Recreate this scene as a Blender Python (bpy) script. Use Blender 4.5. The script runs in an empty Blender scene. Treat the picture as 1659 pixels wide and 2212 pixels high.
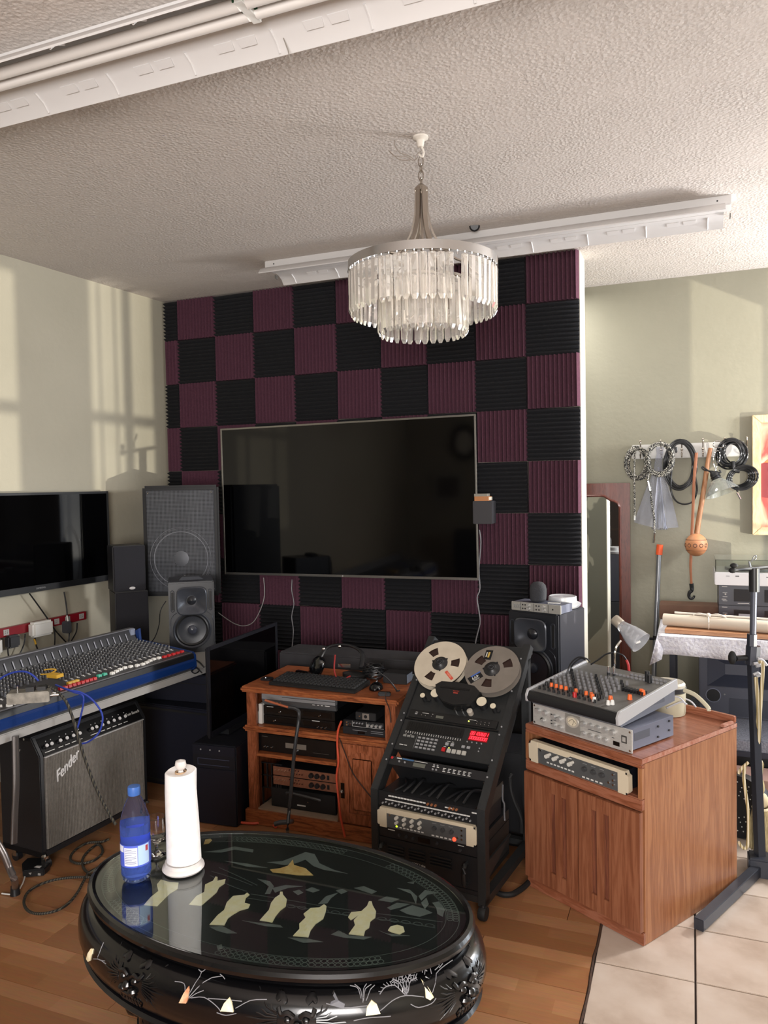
import bpy, bmesh, math, random
from mathutils import Vector, Matrix
random.seed(7)
S = bpy.context.scene
PI = math.pi
R = math.radians
# ---------------------------------------------------------------- camera
def make_camera():
    f = 1661.0
    yaw, pitch, roll = R(-21.82), R(-1.967), R(-1.054)
    fw = Vector((math.sin(yaw)*math.cos(pitch), math.cos(yaw)*math.cos(pitch), math.sin(pitch)))
    r = Vector((math.cos(yaw), -math.sin(yaw), 0)); u = r.cross(fw)
    r2 = r*math.cos(roll)+u*math.sin(roll); u2 = -r*math.sin(roll)+u*math.cos(roll)
    cd = bpy.data.cameras.new('camera'); co = bpy.data.objects.new('camera', cd)
    S.collection.objects.link(co)
    m = Matrix((r2, u2, -fw)).transposed().to_4x4(); m.translation = (0.5888, -4.5353, 1.6)
    co.matrix_world = m
    cd.sensor_fit = 'VERTICAL'; cd.sensor_height = 36; cd.lens = f/2212*36
    cd.clip_start = .05; cd.clip_end = 100
    S.camera = co
make_camera()
# ---------------------------------------------------------------- world, lights, exposure
w = bpy.data.worlds.new('sky'); S.world = w; w.use_nodes = True
w.node_tree.nodes['Background'].inputs[0].default_value = (.75, .85, 1, 1)
w.node_tree.nodes['Background'].inputs[1].default_value = 1.0
S.view_settings.view_transform = 'Standard'; S.view_settings.look = 'None'
S.view_settings.gamma = 1; S.view_settings.use_curve_mapping = False
S.view_settings.exposure = 0.0
CZ = 2.92     # ceiling height
RW = 2.6      # right wall x
def lamp(name, kind, loc, target, power, color, **kw):
    d = bpy.data.lights.new(name, kind); d.energy = power; d.color = color
    for k, v in kw.items(): setattr(d, k, v)
    o = bpy.data.objects.new(name, d); S.collection.objects.link(o)
    o.location = loc
    o.rotation_euler = (Vector(target)-Vector(loc)).to_track_quat('-Z', 'Y').to_euler()
    return o
# daylight through the right-hand window (sky), low sun bounced up through its bars, rear window
lamp('window_daylight', 'AREA', (2.68, -.32, 1.5), (-3, -1.5, 1.7), 84, (.85, .92, 1), shape='RECTANGLE', size=2.2, size_y=1.6)
lamp('window_glow_upward', 'AREA', (2.62, .3, 2.15), (-1.2, -1.6, 2.85), 100, (1, .96, .93), shape='RECTANGLE', size=.4, size_y=.4)
lamp('ground_sunlight', 'SPOT', (5.5, -1.8, .4), (1.2, -.6, 1.3), 1800, (1, .93, .78), spot_size=R(75), spot_blend=.3, shadow_soft_size=.014)
lamp('passage_fill_light', 'AREA', (-.45, .55, 2.88), (-.45, .5, 0), 20, (1, .97, .92), shape='RECTANGLE', size=.5, size_y=.3)  # no known fixture; area light added to brighten the plaster seen in the mirror
lamp('rear_window_daylight', 'AREA', (.9, -6.3, 1.5), (-.6, -1.0, 2.6), 195, (1, .95, .92), shape='RECTANGLE', size=1.7, size_y=1.2)

# ---------------------------------------------------------------- materials
def hexc(h):
    if len(h) < 6: raise ValueError('colour '+h)
    h = h.lstrip('#'); c = [int(h[i:i+2], 16)/255 for i in (0, 2, 4)]
    return tuple(x/12.92 if x <= .04045 else ((x+.055)/1.055)**2.4 for x in c)+(1,)
MC = {}
def mat(name, col='#808080', rough=.5, metal=0, **kw):
    if name in MC: return MC[name]
    m = bpy.data.materials.new(name); m.use_nodes = True; MC[name] = m
    b = m.node_tree.nodes['Principled BSDF']
    b.inputs['Base Color'].default_value = hexc(col); b.inputs['Roughness'].default_value = rough
    b.inputs['Metallic'].default_value = metal
    for k, v in kw.items():
        if k == 'trans': b.inputs['Transmission Weight'].default_value = v
        elif k == 'ior': b.inputs['IOR'].default_value = v
        elif k == 'alpha': b.inputs['Alpha'].default_value = v
        elif k == 'emit': b.inputs['Emission Color'].default_value = hexc(v[0]); b.inputs['Emission Strength'].default_value = v[1]
        elif k == 'coat': b.inputs['Coat Weight'].default_value = v
        elif k == 'spec': b.inputs['Specular IOR Level'].default_value = v
    return m
def nodes(m): return m.node_tree.nodes, m.node_tree.links, m.node_tree.nodes['Principled BSDF']
def tex(m, kind, scale=(1, 1, 1), rot=(0, 0, 0), **kw):
    n, l, b = nodes(m)
    tc = n.new('ShaderNodeTexCoord'); mp = n.new('ShaderNodeMapping'); t = n.new(kind)
    mp.inputs['Scale'].default_value = scale; mp.inputs['Rotation'].default_value = rot
    l.new(tc.outputs['Object'], mp.inputs[0]); l.new(mp.outputs[0], t.inputs['Vector'])
    for k, v in kw.items(): t.inputs[k].default_value = v
    return t
def ramp(m, src, stops, dst='Base Color'):
    n, l, b = nodes(m); r = n.new('ShaderNodeValToRGB')
    e = r.color_ramp.elements
    e[0].position, e[0].color = stops[0][0], hexc(stops[0][1])
    e[1].position, e[1].color = stops[-1][0], hexc(stops[-1][1])
    for p, c in stops[1:-1]: x = e.new(p); x.color = hexc(c)
    l.new(src, r.inputs[0])
    if dst: l.new(r.outputs[0], b.inputs[dst])
    return r
def bump(m, src, strength=.3, dist=.01):
    n, l, b = nodes(m); bp = n.new('ShaderNodeBump')
    bp.inputs['Strength'].default_value = strength; bp.inputs['Distance'].default_value = dist
    l.new(src, bp.inputs['Height']); l.new(bp.outputs[0], b.inputs['Normal'])
def noisy(name, c1, c2, scale, rough=.6, bs=0, bd=.002, detail=4, metal=0, stretch=(1, 1, 1), **kw):
    if name in MC: return MC[name]
    m = mat(name, c1, rough, metal, **kw)
    t = tex(m, 'ShaderNodeTexNoise', stretch, Scale=scale, Detail=detail)
    ramp(m, t.outputs['Fac'], [(.3, c1), (.7, c2)])
    if bs: bump(m, t.outputs['Fac'], bs, bd)
    return m
def wood(name, c1, c2, c3, stretch, rough=.4, scale=14, coat=.0):
    if name in MC: return MC[name]
    m = mat(name, c1, rough, coat=coat)
    n, l, b = nodes(m)
    t = tex(m, 'ShaderNodeTexNoise', stretch, Scale=scale, Detail=5, Distortion=1.6)
    t2 = tex(m, 'ShaderNodeTexNoise', tuple(s*4 for s in stretch), Scale=scale*1.5, Detail=3)
    mx = n.new('ShaderNodeMath'); mx.operation = 'MULTIPLY_ADD'; mx.inputs[1].default_value = .35
    l.new(t2.outputs['Fac'], mx.inputs[0])
    l.new(t.outputs['Fac'], mx.inputs[2])
    ramp(m, mx.outputs[0], [(.45, c1), (.62, c2), (.78, c3)])
    bump(m, mx.outputs[0], .12, .002)
    return m
BLK = mat('black plastic', '#17181b', .42)
BLK2 = mat('satin black metal', '#1d1e20', .38)
DRK = mat('dark grey plastic', '#2c2d31', .5)
GLB = mat('gloss black', '#08090b', .12)
CHR = mat('chrome', '#d2d2d2', .14, 1)
NIK = mat('satin nickel', '#b5aca2', .28, 1)
ALU = noisy('brushed aluminium', '#b4b2ae', '#c6c4c0', 60, .4, metal=.35, stretch=(1, 1, 8))
WHT = mat('white plastic', '#dcdcd8', .4)
PRN = mat('white print', '#c9c9c6', .6)
GRY = mat('grey plastic', '#8b8c8e', .5)
IVO = mat('ivory plastic', '#c9bda6', .45)
RED = mat('red plastic', '#b01f22', .4)
ORG = mat('orange plastic', '#d8562a', .45)
YEL = mat('yellow plastic', '#d0a437', .45)
RUB = mat('black rubber', '#101113', .7)
LCD = mat('grey display', '#5e6058', .3)
SCR = mat('dark screen', '#030304', .06, spec=.5)
BLU = mat('blue cable', '#2a3f9c', .4)
OAK = wood('red oak', '#5c2f18', '#824526', '#9a5a34', (1, 6, 6), .38, 9, .15)
OAKV = wood('red oak upright', '#5c2f18', '#7c4225', '#96573a', (6, 6, 1), .38, 9, .15)
OAK2 = wood('cherry laminate', '#815032', '#8d5b3c', '#9f6d4a', (7, 7, .5), .42, 5, .05)
OAK2D = wood('shaded cherry door', '#6f402a', '#7d4b33', '#8d5a40', (7, 7, .5), .42, 5, .05)  # laminate copy darkened for doors that catch too much rear window light
OAK2H = wood('cherry laminate flat', '#71412b', '#844d35', '#966049', (1.2, 9, 9), .36, 4, .1)
TAN = wood('tan board', '#9c6b4a', '#b0805c', '#c0906c', (1, 8, 8), .55, 8)
CLO = noisy('white towelling', '#c9c8d6', '#e8e8ee', 60, .9, .9, .01)
# ---------------------------------------------------------------- mesh builder
class MB:
    def __init__(s, m=None): s.v = []; s.f = []; s.mi = []; s.ms = [m] if m else []; s.c = 0; s.x = Matrix()
    def m(s, m):
        if m not in s.ms: s.ms.append(m)
        s.c = s.ms.index(m); return s
    def at(s, x): s.x = x; return s
    def add(s, vs, fs):
        o = len(s.v); s.v += [tuple(s.x @ Vector(p)) for p in vs]
        s.f += [tuple(i+o for i in f) for f in fs]; s.mi += [s.c]*len(fs); return s
    def box(s, x0, x1, y0, y1, z0, z1):
        return s.add([(x, y, z) for x in (x0, x1) for y in (y0, y1) for z in (z0, z1)],
            [(0, 1, 3, 2), (4, 6, 7, 5), (0, 4, 5, 1), (2, 3, 7, 6), (0, 2, 6, 4), (1, 5, 7, 3)])
    def hexa(s, b, t):
        return s.add(list(b)+list(t), [(3, 2, 1, 0), (4, 5, 6, 7)]+[(i, (i+1) % 4, 4+(i+1) % 4, 4+i) for i in range(4)])
    def prism(s, poly, d, n=None):   # 3D polygon pushed by vector d
        k = len(poly); d = Vector(d)
        vs = [Vector(p) for p in poly]+[Vector(p)+d for p in poly]
        return s.add(vs, [tuple(range(k))[::-1], tuple(range(k, 2*k))]+[(i, (i+1) % k, k+(i+1) % k, k+i) for i in range(k)])
    def cyl(s, p0, p1, r0, r1=None, n=12, caps=True):
        r1 = r0 if r1 is None else r1
        p0 = Vector(p0); p1 = Vector(p1); q = (p1-p0).to_track_quat('Z', 'Y').to_matrix()
        vs = [p0+q @ Vector((r0*math.cos(2*PI*i/n), r0*math.sin(2*PI*i/n), 0)) for i in range(n)]
        vs += [p1+q @ Vector((r1*math.cos(2*PI*i/n), r1*math.sin(2*PI*i/n), 0)) for i in range(n)]
        fs = [(i, (i+1) % n, n+(i+1) % n, n+i) for i in range(n)]
        if caps: fs += [tuple(range(n))[::-1], tuple(range(n, 2*n))]
        return s.add(vs, fs)
    def lathe(s, prof, c=(0, 0, 0), axis=(0, 0, 1), n=24, sx=1, sy=1, arc=None):
        q = Matrix.Identity(3) if tuple(axis) == (0, 0, 1) else Vector(axis).to_track_quat('Z', 'Y').to_matrix()
        c = Vector(c); k = len(prof)
        vs = []; m = n if arc is None else n+1
        for i in range(m):
            a = 2*PI*i/n if arc is None else arc[0]+(arc[1]-arc[0])*i/n
            for r, z in prof: vs.append(c+q @ Vector((r*sx*math.cos(a), r*sy*math.sin(a), z)))
        fs = []
        for i in range(n):
            j = (i+1) % m
            for t in range(k-1): fs.append((i*k+t, j*k+t, j*k+t+1, i*k+t+1))
        return s.add(vs, fs)
    def sph(s, c, r, n=14, sx=1, sy=1, sz=1):
        pr = [(r*math.sin(PI*i/(n//2)), -sz*r*math.cos(PI*i/(n//2))) for i in range(n//2+1)]
        return s.lathe(pr, c, n=n, sx=sx, sy=sy)
    def tube(s, pts, r, n=6, closed=False, smooth=0, flat=1):
        P = [Vector(p) for p in pts]
        if smooth: P = catmull(P, smooth, closed)
        k = len(P); up = Vector((.13, .21, .97)).normalized(); vs = []
        for i in range(k):
            a = P[(i-1) % k] if (closed or i) else P[0]; b = P[(i+1) % k] if (closed or i < k-1) else P[-1]
            t = (b-a); t = t.normalized() if t.length > 1e-9 else Vector((0, 0, 1))
            x = up.cross(t)
            if x.length < .05: x = Vector((1, 0, 0)).cross(t)
            x.normalize(); y = t.cross(x)
            rr = r(i/(k-1)) if callable(r) else r
            vs += [P[i]+x*rr*math.cos(2*PI*j/n)+y*rr*flat*math.sin(2*PI*j/n) for j in range(n)]
        fs = []
        for i in range(k if closed else k-1):
            i2 = (i+1) % k
            fs += [(i*n+j, i*n+(j+1) % n, i2*n+(j+1) % n, i2*n+j) for j in range(n)]
        if not closed: fs += [tuple(range(n))[::-1], tuple(range((k-1)*n, k*n))]
        return s.add(vs, fs)
    def knob(s, x, z, r, l, y=0, n=10):   # knob standing out of a front panel (towards -y)
        return s.cyl((x, y, z), (x, y-l, z), r, r*.85, n)
    def build(s, name, parent=None, label=None, cat=None, group=None, kind=None, bevel=0, flat=False, loc=None):
        me = bpy.data.meshes.new(name); vs = s.v
        if loc is not None: vs = [tuple(Vector(p)-Vector(loc)) for p in vs]
        me.from_pydata(vs, [], s.f)
        for m in s.ms: me.materials.append(m)
        me.polygons.foreach_set('material_index', s.mi)
        if bevel:
            bm = bmesh.new(); bm.from_mesh(me)
            bmesh.ops.bevel(bm, geom=bm.edges[:], offset=bevel, segments=2, affect='EDGES', clamp_overlap=True)
            bm.to_mesh(me); bm.free()
        if not flat:
            me.polygons.foreach_set('use_smooth', [True]*len(me.polygons)); me.set_sharp_from_angle(angle=R(38))
        me.update()
        o = bpy.data.objects.new(name, me); S.collection.objects.link(o)
        if loc is not None: o.location = loc
        if parent: o.parent = parent
        return tag(o, label, cat, group, kind)
def catmull(P, k, closed=False):
    n = len(P); out = []
    for i in range(n if closed else n-1):
        g = (lambda j: P[j % n]) if closed else (lambda j: P[max(0, min(n-1, j))])
        a, b, c, d = g(i-1), g(i), g(i+1), g(i+2)
        for q in range(k):
            t = q/k; out.append(.5*((2*b)+(c-a)*t+(2*a-5*b+4*c-d)*t*t+(3*b-a-3*c+d)*t*t*t))
    if not closed: out.append(P[-1])
    return out
def tag(o, label=None, cat=None, group=None, kind=None):
    if label: o['label'] = label
    if cat: o['category'] = cat
    if group: o['group'] = group
    if kind: o['kind'] = kind
    return o
def X4(x, y, z, rz=0, rx=0, ry=0):
    return Matrix.Translation((x, y, z)) @ Matrix.Rotation(rz, 4, 'Z') @ Matrix.Rotation(rx, 4, 'X') @ Matrix.Rotation(ry, 4, 'Y')
def thing(name, label, cat, mx, group=None):
    o = bpy.data.objects.new(name, None); S.collection.objects.link(o)
    o.empty_display_size = .05; o.matrix_world = mx; o['_mx'] = 0; del o['_mx']
    TM[o] = mx
    return tag(o, label, cat, group)
TM = {}
def tol(t, pts):
    i = TM[t].inverted(); return [tuple(i @ Vector(p)) for p in pts]
def copy_tree(o, parent=None, mx=None):
    c = o.copy(); S.collection.objects.link(c); c.parent = parent
    if mx is not None: c.matrix_world = mx; TM[c] = mx
    for ch in list(o.children): copy_tree(ch, c)
    return c
def part(name, m, shapes, parent, **kw):   # shapes: list of box tuples
    b = MB(m)
    for q in shapes: b.box(*q)
    return b.build(name, parent, **kw)
def text(s, size, m, parent, mx, name='lettering', ext=.0004, align='CENTER', shear=0, sx=1):
    cu = bpy.data.curves.new(name, 'FONT'); cu.body = s; cu.size = size; cu.extrude = ext
    cu.align_x = align; cu.align_y = 'CENTER'; cu.shear = shear; cu.resolution_u = 2
    o = bpy.data.objects.new(name, cu); S.collection.objects.link(o)
    dg = bpy.context.evaluated_depsgraph_get(); me = bpy.data.meshes.new_from_object(o.evaluated_get(dg))
    me.name = name; me.materials.clear(); me.materials.append(m); bpy.data.objects.remove(o); bpy.data.curves.remove(cu)
    p = bpy.data.objects.new(name, me); S.collection.objects.link(p)
    if parent: p.parent = parent
    p.matrix_local = mx @ Matrix.Diagonal((sx, 1, 1, 1)); return p
FRONT = Matrix.Rotation(PI/2, 4, 'X')    # text plane onto a face looking towards -y
def ftext(s, size, m, parent, x, y, z, **kw): return text(s, size, m, parent, Matrix.Translation((x, y, z)) @ FRONT @ Matrix.Rotation(kw.pop('rot', 0), 4, 'Z'), **kw)
LR = R(-4.4)
def LF(s, t, z=0): return Vector((-2.86+.997*s+.0767*t, -.0767*s+.997*t, z))
def LM(s, t, z=0): return Matrix.Translation(LF(s, t, z)) @ Matrix.Rotation(R(85.6), 4, 'Z')   # facing the room from the left wall
# ================================================================ THE ROOM
def room_materials():
    m = mat('textured ceiling', '#c9c0b8', .9)
    t = tex(m, 'ShaderNodeTexNoise', (1, 1, 1), Scale=52, Detail=8, Roughness=.68, Distortion=1.8)
    t2 = tex(m, 'ShaderNodeTexVoronoi', (1, 1, 1), Scale=70)
    n, l, b = nodes(m); mx = n.new('ShaderNodeMath'); mx.operation = 'MULTIPLY'
    l.new(t.outputs['Fac'], mx.inputs[0]); l.new(t2.outputs['Distance'], mx.inputs[1])
    t3 = tex(m, 'ShaderNodeTexNoise', (1, 1, 1), Scale=5, Detail=3); m3 = n.new('ShaderNodeMath'); m3.operation = 'MULTIPLY'; l.new(mx.outputs[0], m3.inputs[0]); l.new(t3.outputs['Fac'], m3.inputs[1])
    bump(m, m3.outputs[0], .9, .014)
    ramp(m, t.outputs['Fac'], [(.3, '#c4bbb4'), (.7, '#d3ccc6')])
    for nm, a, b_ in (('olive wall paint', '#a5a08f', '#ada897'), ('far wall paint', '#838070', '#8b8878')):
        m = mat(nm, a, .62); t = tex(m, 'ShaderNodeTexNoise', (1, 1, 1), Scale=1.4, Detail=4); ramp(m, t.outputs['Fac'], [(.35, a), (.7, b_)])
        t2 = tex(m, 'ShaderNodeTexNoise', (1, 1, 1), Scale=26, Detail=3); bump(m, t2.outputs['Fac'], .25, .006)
    m = mat('patched plaster', '#8f8e7e', .7); t = tex(m, 'ShaderNodeTexNoise', (1, 1, .6), Scale=3.2, Detail=3, Distortion=.6)
    ramp(m, t.outputs['Fac'], [(.49, '#8b8b80'), (.51, '#bdbbab')])
    m = mat('laminate flooring', '#9a6b49', .33)
    n, l, b = nodes(m)
    br = tex(m, 'ShaderNodeTexBrick', (1, 1, 1), Scale=1); br.offset = .37
    br.inputs['Brick Width'].default_value = .34; br.inputs['Row Height'].default_value = .065
    br.inputs['Mortar Size'].default_value = .0; br.inputs['Bias'].default_value = 0
    br.inputs['Color1'].default_value = hexc('#9c6a45'); br.inputs['Color2'].default_value = hexc('#bd8c64')
    g = tex(m, 'ShaderNodeTexNoise', (2, 22, 1), Scale=7, Detail=4)
    oi = n.new('ShaderNodeObjectInfo'); hs = n.new('ShaderNodeHueSaturation'); mr = n.new('ShaderNodeMapRange')
    mr.inputs[3].default_value = .86; mr.inputs[4].default_value = 1.1; l.new(oi.outputs['Random'], mr.inputs[0]); l.new(mr.outputs[0], hs.inputs['Value'])
    mix = n.new('ShaderNodeMix'); mix.data_type = 'RGBA'; mix.blend_type = 'MULTIPLY'; mix.inputs[0].default_value = .35
    l.new(br.outputs['Color'], mix.inputs[6]); l.new(g.outputs['Color'], mix.inputs[7])
    l.new(mix.outputs[2], hs.inputs['Color']); l.new(hs.outputs[0], b.inputs['Base Color'])
    m = mat('beige floor tile', '#c3b3a3', .38); n, l, b = nodes(m)
    t = tex(m, 'ShaderNodeTexNoise', (1, 1, 1), Scale=6, Detail=7); oi = n.new('ShaderNodeObjectInfo')
    r = ramp(m, t.outputs['Fac'], [(.3, '#ad9a8a'), (.5, '#c4b4a6'), (.75, '#cfc2b6')], None)
    hs = n.new('ShaderNodeHueSaturation'); mr = n.new('ShaderNodeMapRange'); mr.inputs[3].default_value = .92; mr.inputs[4].default_value = 1.06
    l.new(oi.outputs['Random'], mr.inputs[0]); l.new(mr.outputs[0], hs.inputs['Value']); l.new(r.outputs[0], hs.inputs['Color']); l.new(hs.outputs[0], b.inputs['Base Color'])
    noisy('purple acoustic foam', '#54303f', '#60394a', 90, .95, .4, .002)
    noisy('charcoal acoustic foam', '#1c1d22', '#24252b', 90, .95, .4, .002)
    mat('white corner bead', '#e6e3d4', .5); mat('white enamel', '#d5d3d2', .35); mat('grout', '#4a403c', .9)
room_materials()
def room():
    CE, OL, FW = MC['textured ceiling'], MC['olive wall paint'], MC['far wall paint']
    YB = -6.5
    MB(CE).box(-3.7, RW+.2, YB-.2, 1.1, CZ, CZ+.1).build('ceiling', kind='structure', flat=True)
    fl = MB(MC['grout']).box(-3.7, RW+.2, YB-.2, 1.1, -.12, -.012).build('floor', kind='structure', flat=True)
    pm = MB(MC['laminate flooring']).box(0, 1.198, 0, .1935, -.012, 0).build('plank', fl, bevel=.0008); pm.location = (-3.38, -1.0, 0)
    first = True
    for i in range(19):
        y = .02-.195*(i+1)-.0; off = (i*.47) % 1.2
        for k in range(-1, 4):
            x0 = -3.6+off+k*1.2
            if x0+1.2 < -3.2: continue
            if x0 > .27: continue
            if x0+1.2 > .275:
                q = MB(MC['laminate flooring']).box(0, .275-x0, 0, .1935, -.012, 0).build('plank', fl, bevel=.0008)
            elif first: q = pm; first = False
            else: q = pm.copy(); S.collection.objects.link(q)
            q.location = (x0, y, 0)
    MB(MC['laminate flooring']).box(-.3, .275, .0205, .88, -.012, 0).build('planking', fl, kind='stuff')
    far = MB(MC['laminate flooring']).box(-3.4, .275, YB, .02-.195*19-.001, -.012, 0).build('planking', fl, kind='stuff')
    tp = None
    for i in range(7):
        for j in range(11):
            x, y = .284+.3125*i, .87-.3125*(j+1)-.003
            if tp is None: tp = q = MB(MC['beige floor tile']).box(0, .3065, 0, .3065, -.012, -.001).build('tile', fl, bevel=.0015)
            else: q = tp.copy(); S.collection.objects.link(q)
            q.location = (x, y, 0)
    MB(MC['beige floor tile']).box(.284, RW, YB, .87-.3125*11-.008, -.012, -.001).build('tiling', fl, kind='stuff')
    for j in range(2): pass
    MB(noisy('worn dark joint', '#4b3222', '#2f2018', 60, .9)).tube([(.2785+random.uniform(-.003, .003), -3.6+.06*k, -.004+random.uniform(0, .004)) for k in range(60)], .0055, 5).build('joint_strip', fl)
    # left wall runs 4.4 degrees off the room's axis
    a, b = LF(0, .1), LF(0, -6.6)
    a2, b2 = LF(-.12, .1), LF(-.12, -6.6)
    MB(OL).hexa([(a.x, a.y, 0), (b.x, b.y, 0), (b2.x, b2.y, 0), (a2.x, a2.y, 0)], [(a.x, a.y, CZ), (b.x, b.y, CZ), (b2.x, b2.y, CZ), (a2.x, a2.y, CZ)]).build('wall_left', kind='structure')
    wb = MB(OL).box(-2.95, -.004, 0, .212, 0, CZ).build('wall_back', kind='structure', flat=True)
    MB(MC['patched plaster']).box(-2.9, -.004, .2121, .2141, 0, CZ).build('plaster_skim', wb)
    MB(MC['white corner bead']).box(-.004, .002, -.001, .214, 0, CZ).build('corner_bead', wb)
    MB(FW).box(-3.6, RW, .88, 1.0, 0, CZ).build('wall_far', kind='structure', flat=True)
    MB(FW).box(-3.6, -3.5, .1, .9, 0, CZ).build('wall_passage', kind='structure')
    # right wall with the barred window
    y0, y1, z0, z1 = -2.0, .84, .62, 2.38
    m = MB(OL)
    m.box(RW, RW+.1, YB, y0, 0, CZ).box(RW, RW+.1, y1, 1.0, 0, CZ).box(RW, RW+.1, y0, y1, 0, z0).box(RW, RW+.1, y0, y1, z1, CZ)
    m.build('wall_right', kind='structure', flat=True)
    ENA = MC['white enamel']
    wn = MB(ENA).box(RW-.01, RW+.06, y0, y0+.05, z0, z1).box(RW-.01, RW+.06, y1-.05, y1, z0, z1).box(RW-.01, RW+.06, y0, y1, z0, z0+.05).box(RW-.01, RW+.06, y0, y1, z1-.05, z1).box(RW, RW+.05, -.62, -.56, z0, z1).build('window_1', kind='structure')
    g = MB(mat('white painted bars', '#cfcdc6', .5))
    for k in range(16): yy = y0+.15+k*.175; g.box(RW+.07, RW+.084, yy-.012, yy+.012, z0, z1)
    g.box(RW+.068, RW+.09, y0, y1, 1.84, 1.862).box(RW+.068, RW+.09, y0, y1, .95, .97)
    for yy in (-1.405, -1.36, -1.315): g.box(RW+.07, RW+.08, yy-.003, yy+.003, z0, z1)
    for yy in (.24,): g.lathe([(.07, -.005), (.08, -.005), (.08, .005), (.07, .005), (.07, -.005)], (RW+.077, yy-.075, 1.42), (1, 0, 0), 20)
    g.build('window_bars', wn)
    for a_, c_, e_ in ((-1.62, -1.45, .3), (-1.27, -.36, .3), (-2.1, -1.62, 1.18), (-1.45, -1.27, 1.22), (-.36, .9, 1.80)): MB(mat('outdoor beam mask', '#b4b1a6', .7)).box(RW+.2, RW+.23, a_, c_, e_, z1+.1).build('beam_mask', wn)  # unseen boards added outside the window to mask the low spot beam
    # rear wall with a window behind the camera
    a0, a1, c0, c1 = 0.0, 1.8, .85, 2.15
    m = MB(OL).box(-3.6, a0, YB-.1, YB, 0, CZ).box(a1, RW, YB-.1, YB, 0, CZ).box(a0, a1, YB-.1, YB, 0, c0).box(a0, a1, YB-.1, YB, c1, CZ)
    m.build('wall_rear', kind='structure', flat=True)
    MB(ENA).box(a0, a0+.05, YB-.06, YB+.02, c0, c1).box(a1-.05, a1, YB-.06, YB+.02, c0, c1).box(a0, a1, YB-.06, YB+.02, c0, c0+.05).box(a0, a1, YB-.06, YB+.02, c1-.05, c1).box(.88, .92, YB-.05, YB, c0, c1).build('window_2', kind='structure')
    # acoustic foam squares: ribs vertical on purple, horizontal on charcoal
    def foam(w, h, mt, vertical):
        b = MB(mt); W, H = (w, h) if vertical else (h, w); n = max(3, round(12*W/.305)); p = W/n
        poly = [(-W/2, 0), (-W/2, -.014)]
        for i in range(n): poly += [(-W/2+p*(i+.5), -.046), (-W/2+p*(i+1), -.014)]
        poly += [(W/2, 0)]
        V = [(x, y, -H/2) for x, y in poly] if vertical else [(-H/2, y, x) for x, y in poly]
        d = (0, 0, H) if vertical else (H, 0, 0)
        if not vertical: V = V[::-1]
        return b.prism(V, d)
    cache = {}
    for r in range(9):
        for c in range(-1, 9):
            w_, h_ = .303, .303
            xc = -.305*(8.5-c); top = 2.947-.305*r; zc = top-.1525
            if c == -1: w_ = .108; xc = -2.745-.056
            if r == 0: h_ = CZ-.003-(2.947-.305)-.002; zc = 2.642+h_/2+.001
            pur = (r+c) % 2 == 0; k = (c == -1, r == 0, pur)
            if k not in cache:
                o = foam(w_, h_, MC['purple acoustic foam' if pur else 'charcoal acoustic foam'], pur).build('foam_panel', wb, flat=True); cache[k] = o
            else: o = cache[k].copy(); S.collection.objects.link(o)
            o.location = (xc+random.uniform(-.001, .001), -.001, zc); o.rotation_euler = (0, random.uniform(-.006, .006), 0)
room()
# ---------------------------------------------------------------- ceiling lights
def strip_light(x0, x1, yc, label, tubes, hh=.045):
    t = thing('fluorescent_light', label, 'ceiling light', X4(x0, yc, CZ))
    L = x1-x0; E = MC['white enamel']
    part('housing', E, [(0, L, -.055, .055, -hh, 0)], t, bevel=.003)
    for sgn, nm in ((-1, 'reflector_wing'), (1, 'reflector_wing')):
        b = MB(E); pr = [(.05, -hh-.001), (.085, -.05), (.12, -.066), (.142, -.09), (.146, -.094), (.15, -.09), (.126, -.063), (.088, -.047), (.05, -hh+.002)]
        poly = [(.012, sgn*y, z) for y, z in pr]; poly = poly if sgn > 0 else poly[::-1]
        b.prism(poly, (L-.04, 0, 0)); b.build(nm, t)
        n = 9; ro = MB(E).tube([(0, sgn*.085, -.0515), (0, sgn*.118, -.067), (0, sgn*.139, -.0895)], .0042, 6).build('rib', t)
        eo = MB(E).prism([(d*.06, sgn*(.088+.022*e), -.0535-.013*e) for d, e in ((0, 0), (1, 0), (.93, 1), (.07, 1))], (0, 0, .003)).build('embossed_panel', t)
        for k in range(n):
            x = .1+(L-.2)*k/(n-1); o = ro if k == 0 else ro.copy(); o.location.x = x
            if k: S.collection.objects.link(o)
            if k < n-1:
                for q in (.35, .62):
                    o = eo if (k == 0 and q < .5) else eo.copy(); o.location.x = x+q*.28
                    if o is not eo: S.collection.objects.link(o)
    if tubes:
        for y in (-.052, -.004):
            for q0, q1 in ((.03, L/2-.012), (L/2+.012, L-.03)): MB(mat('fluorescent glass', '#dedad6', .25)).cyl((q0, y, -.058), (q1, y, -.058), .0165, n=16).build('tube', t)
        b = MB(mat('white socket', '#e4e4e0', .4)); b.box(L/2-.012, L/2+.012, -.078, .02, -.07, -.02)
        b.m(mat('green tape', '#1d4a2c', .6))
        for s_ in (-1, 1):
            for y in (-.052, -.004): b.cyl((L/2+s_*.014, y, -.052), (L/2+s_*.024, y, -.052), .0185, n=16)
        b.build('lamp_holder', t)
    b = MB(BLK)
    for x in (.06, L-.06): b.cyl((x, -.056, -.022), (x, -.0548, -.022), .004, n=8)
    b.build('screw_holes', t)
    for x in (0, L):
        MB(mat('dark socket', '#55524e', .6)).box(x-.002 if x else 0, x+.002 if x else .004, .06, .09, -.07, -.05).build('end_socket', t)
    return t
strip_light(-1.718, .766, -.52, 'long white fluorescent fixture on ceiling behind the chandelier, no tubes seen', False)
tag(MB(BLK).cyl((-0.437,-0.654,2.92), (-0.435,-0.663,2.917), .028, .02, 16).build('cable_entry'), 'small dark cable hole in the ceiling beside the farther fluorescent fixture', 'ceiling hole')
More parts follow.
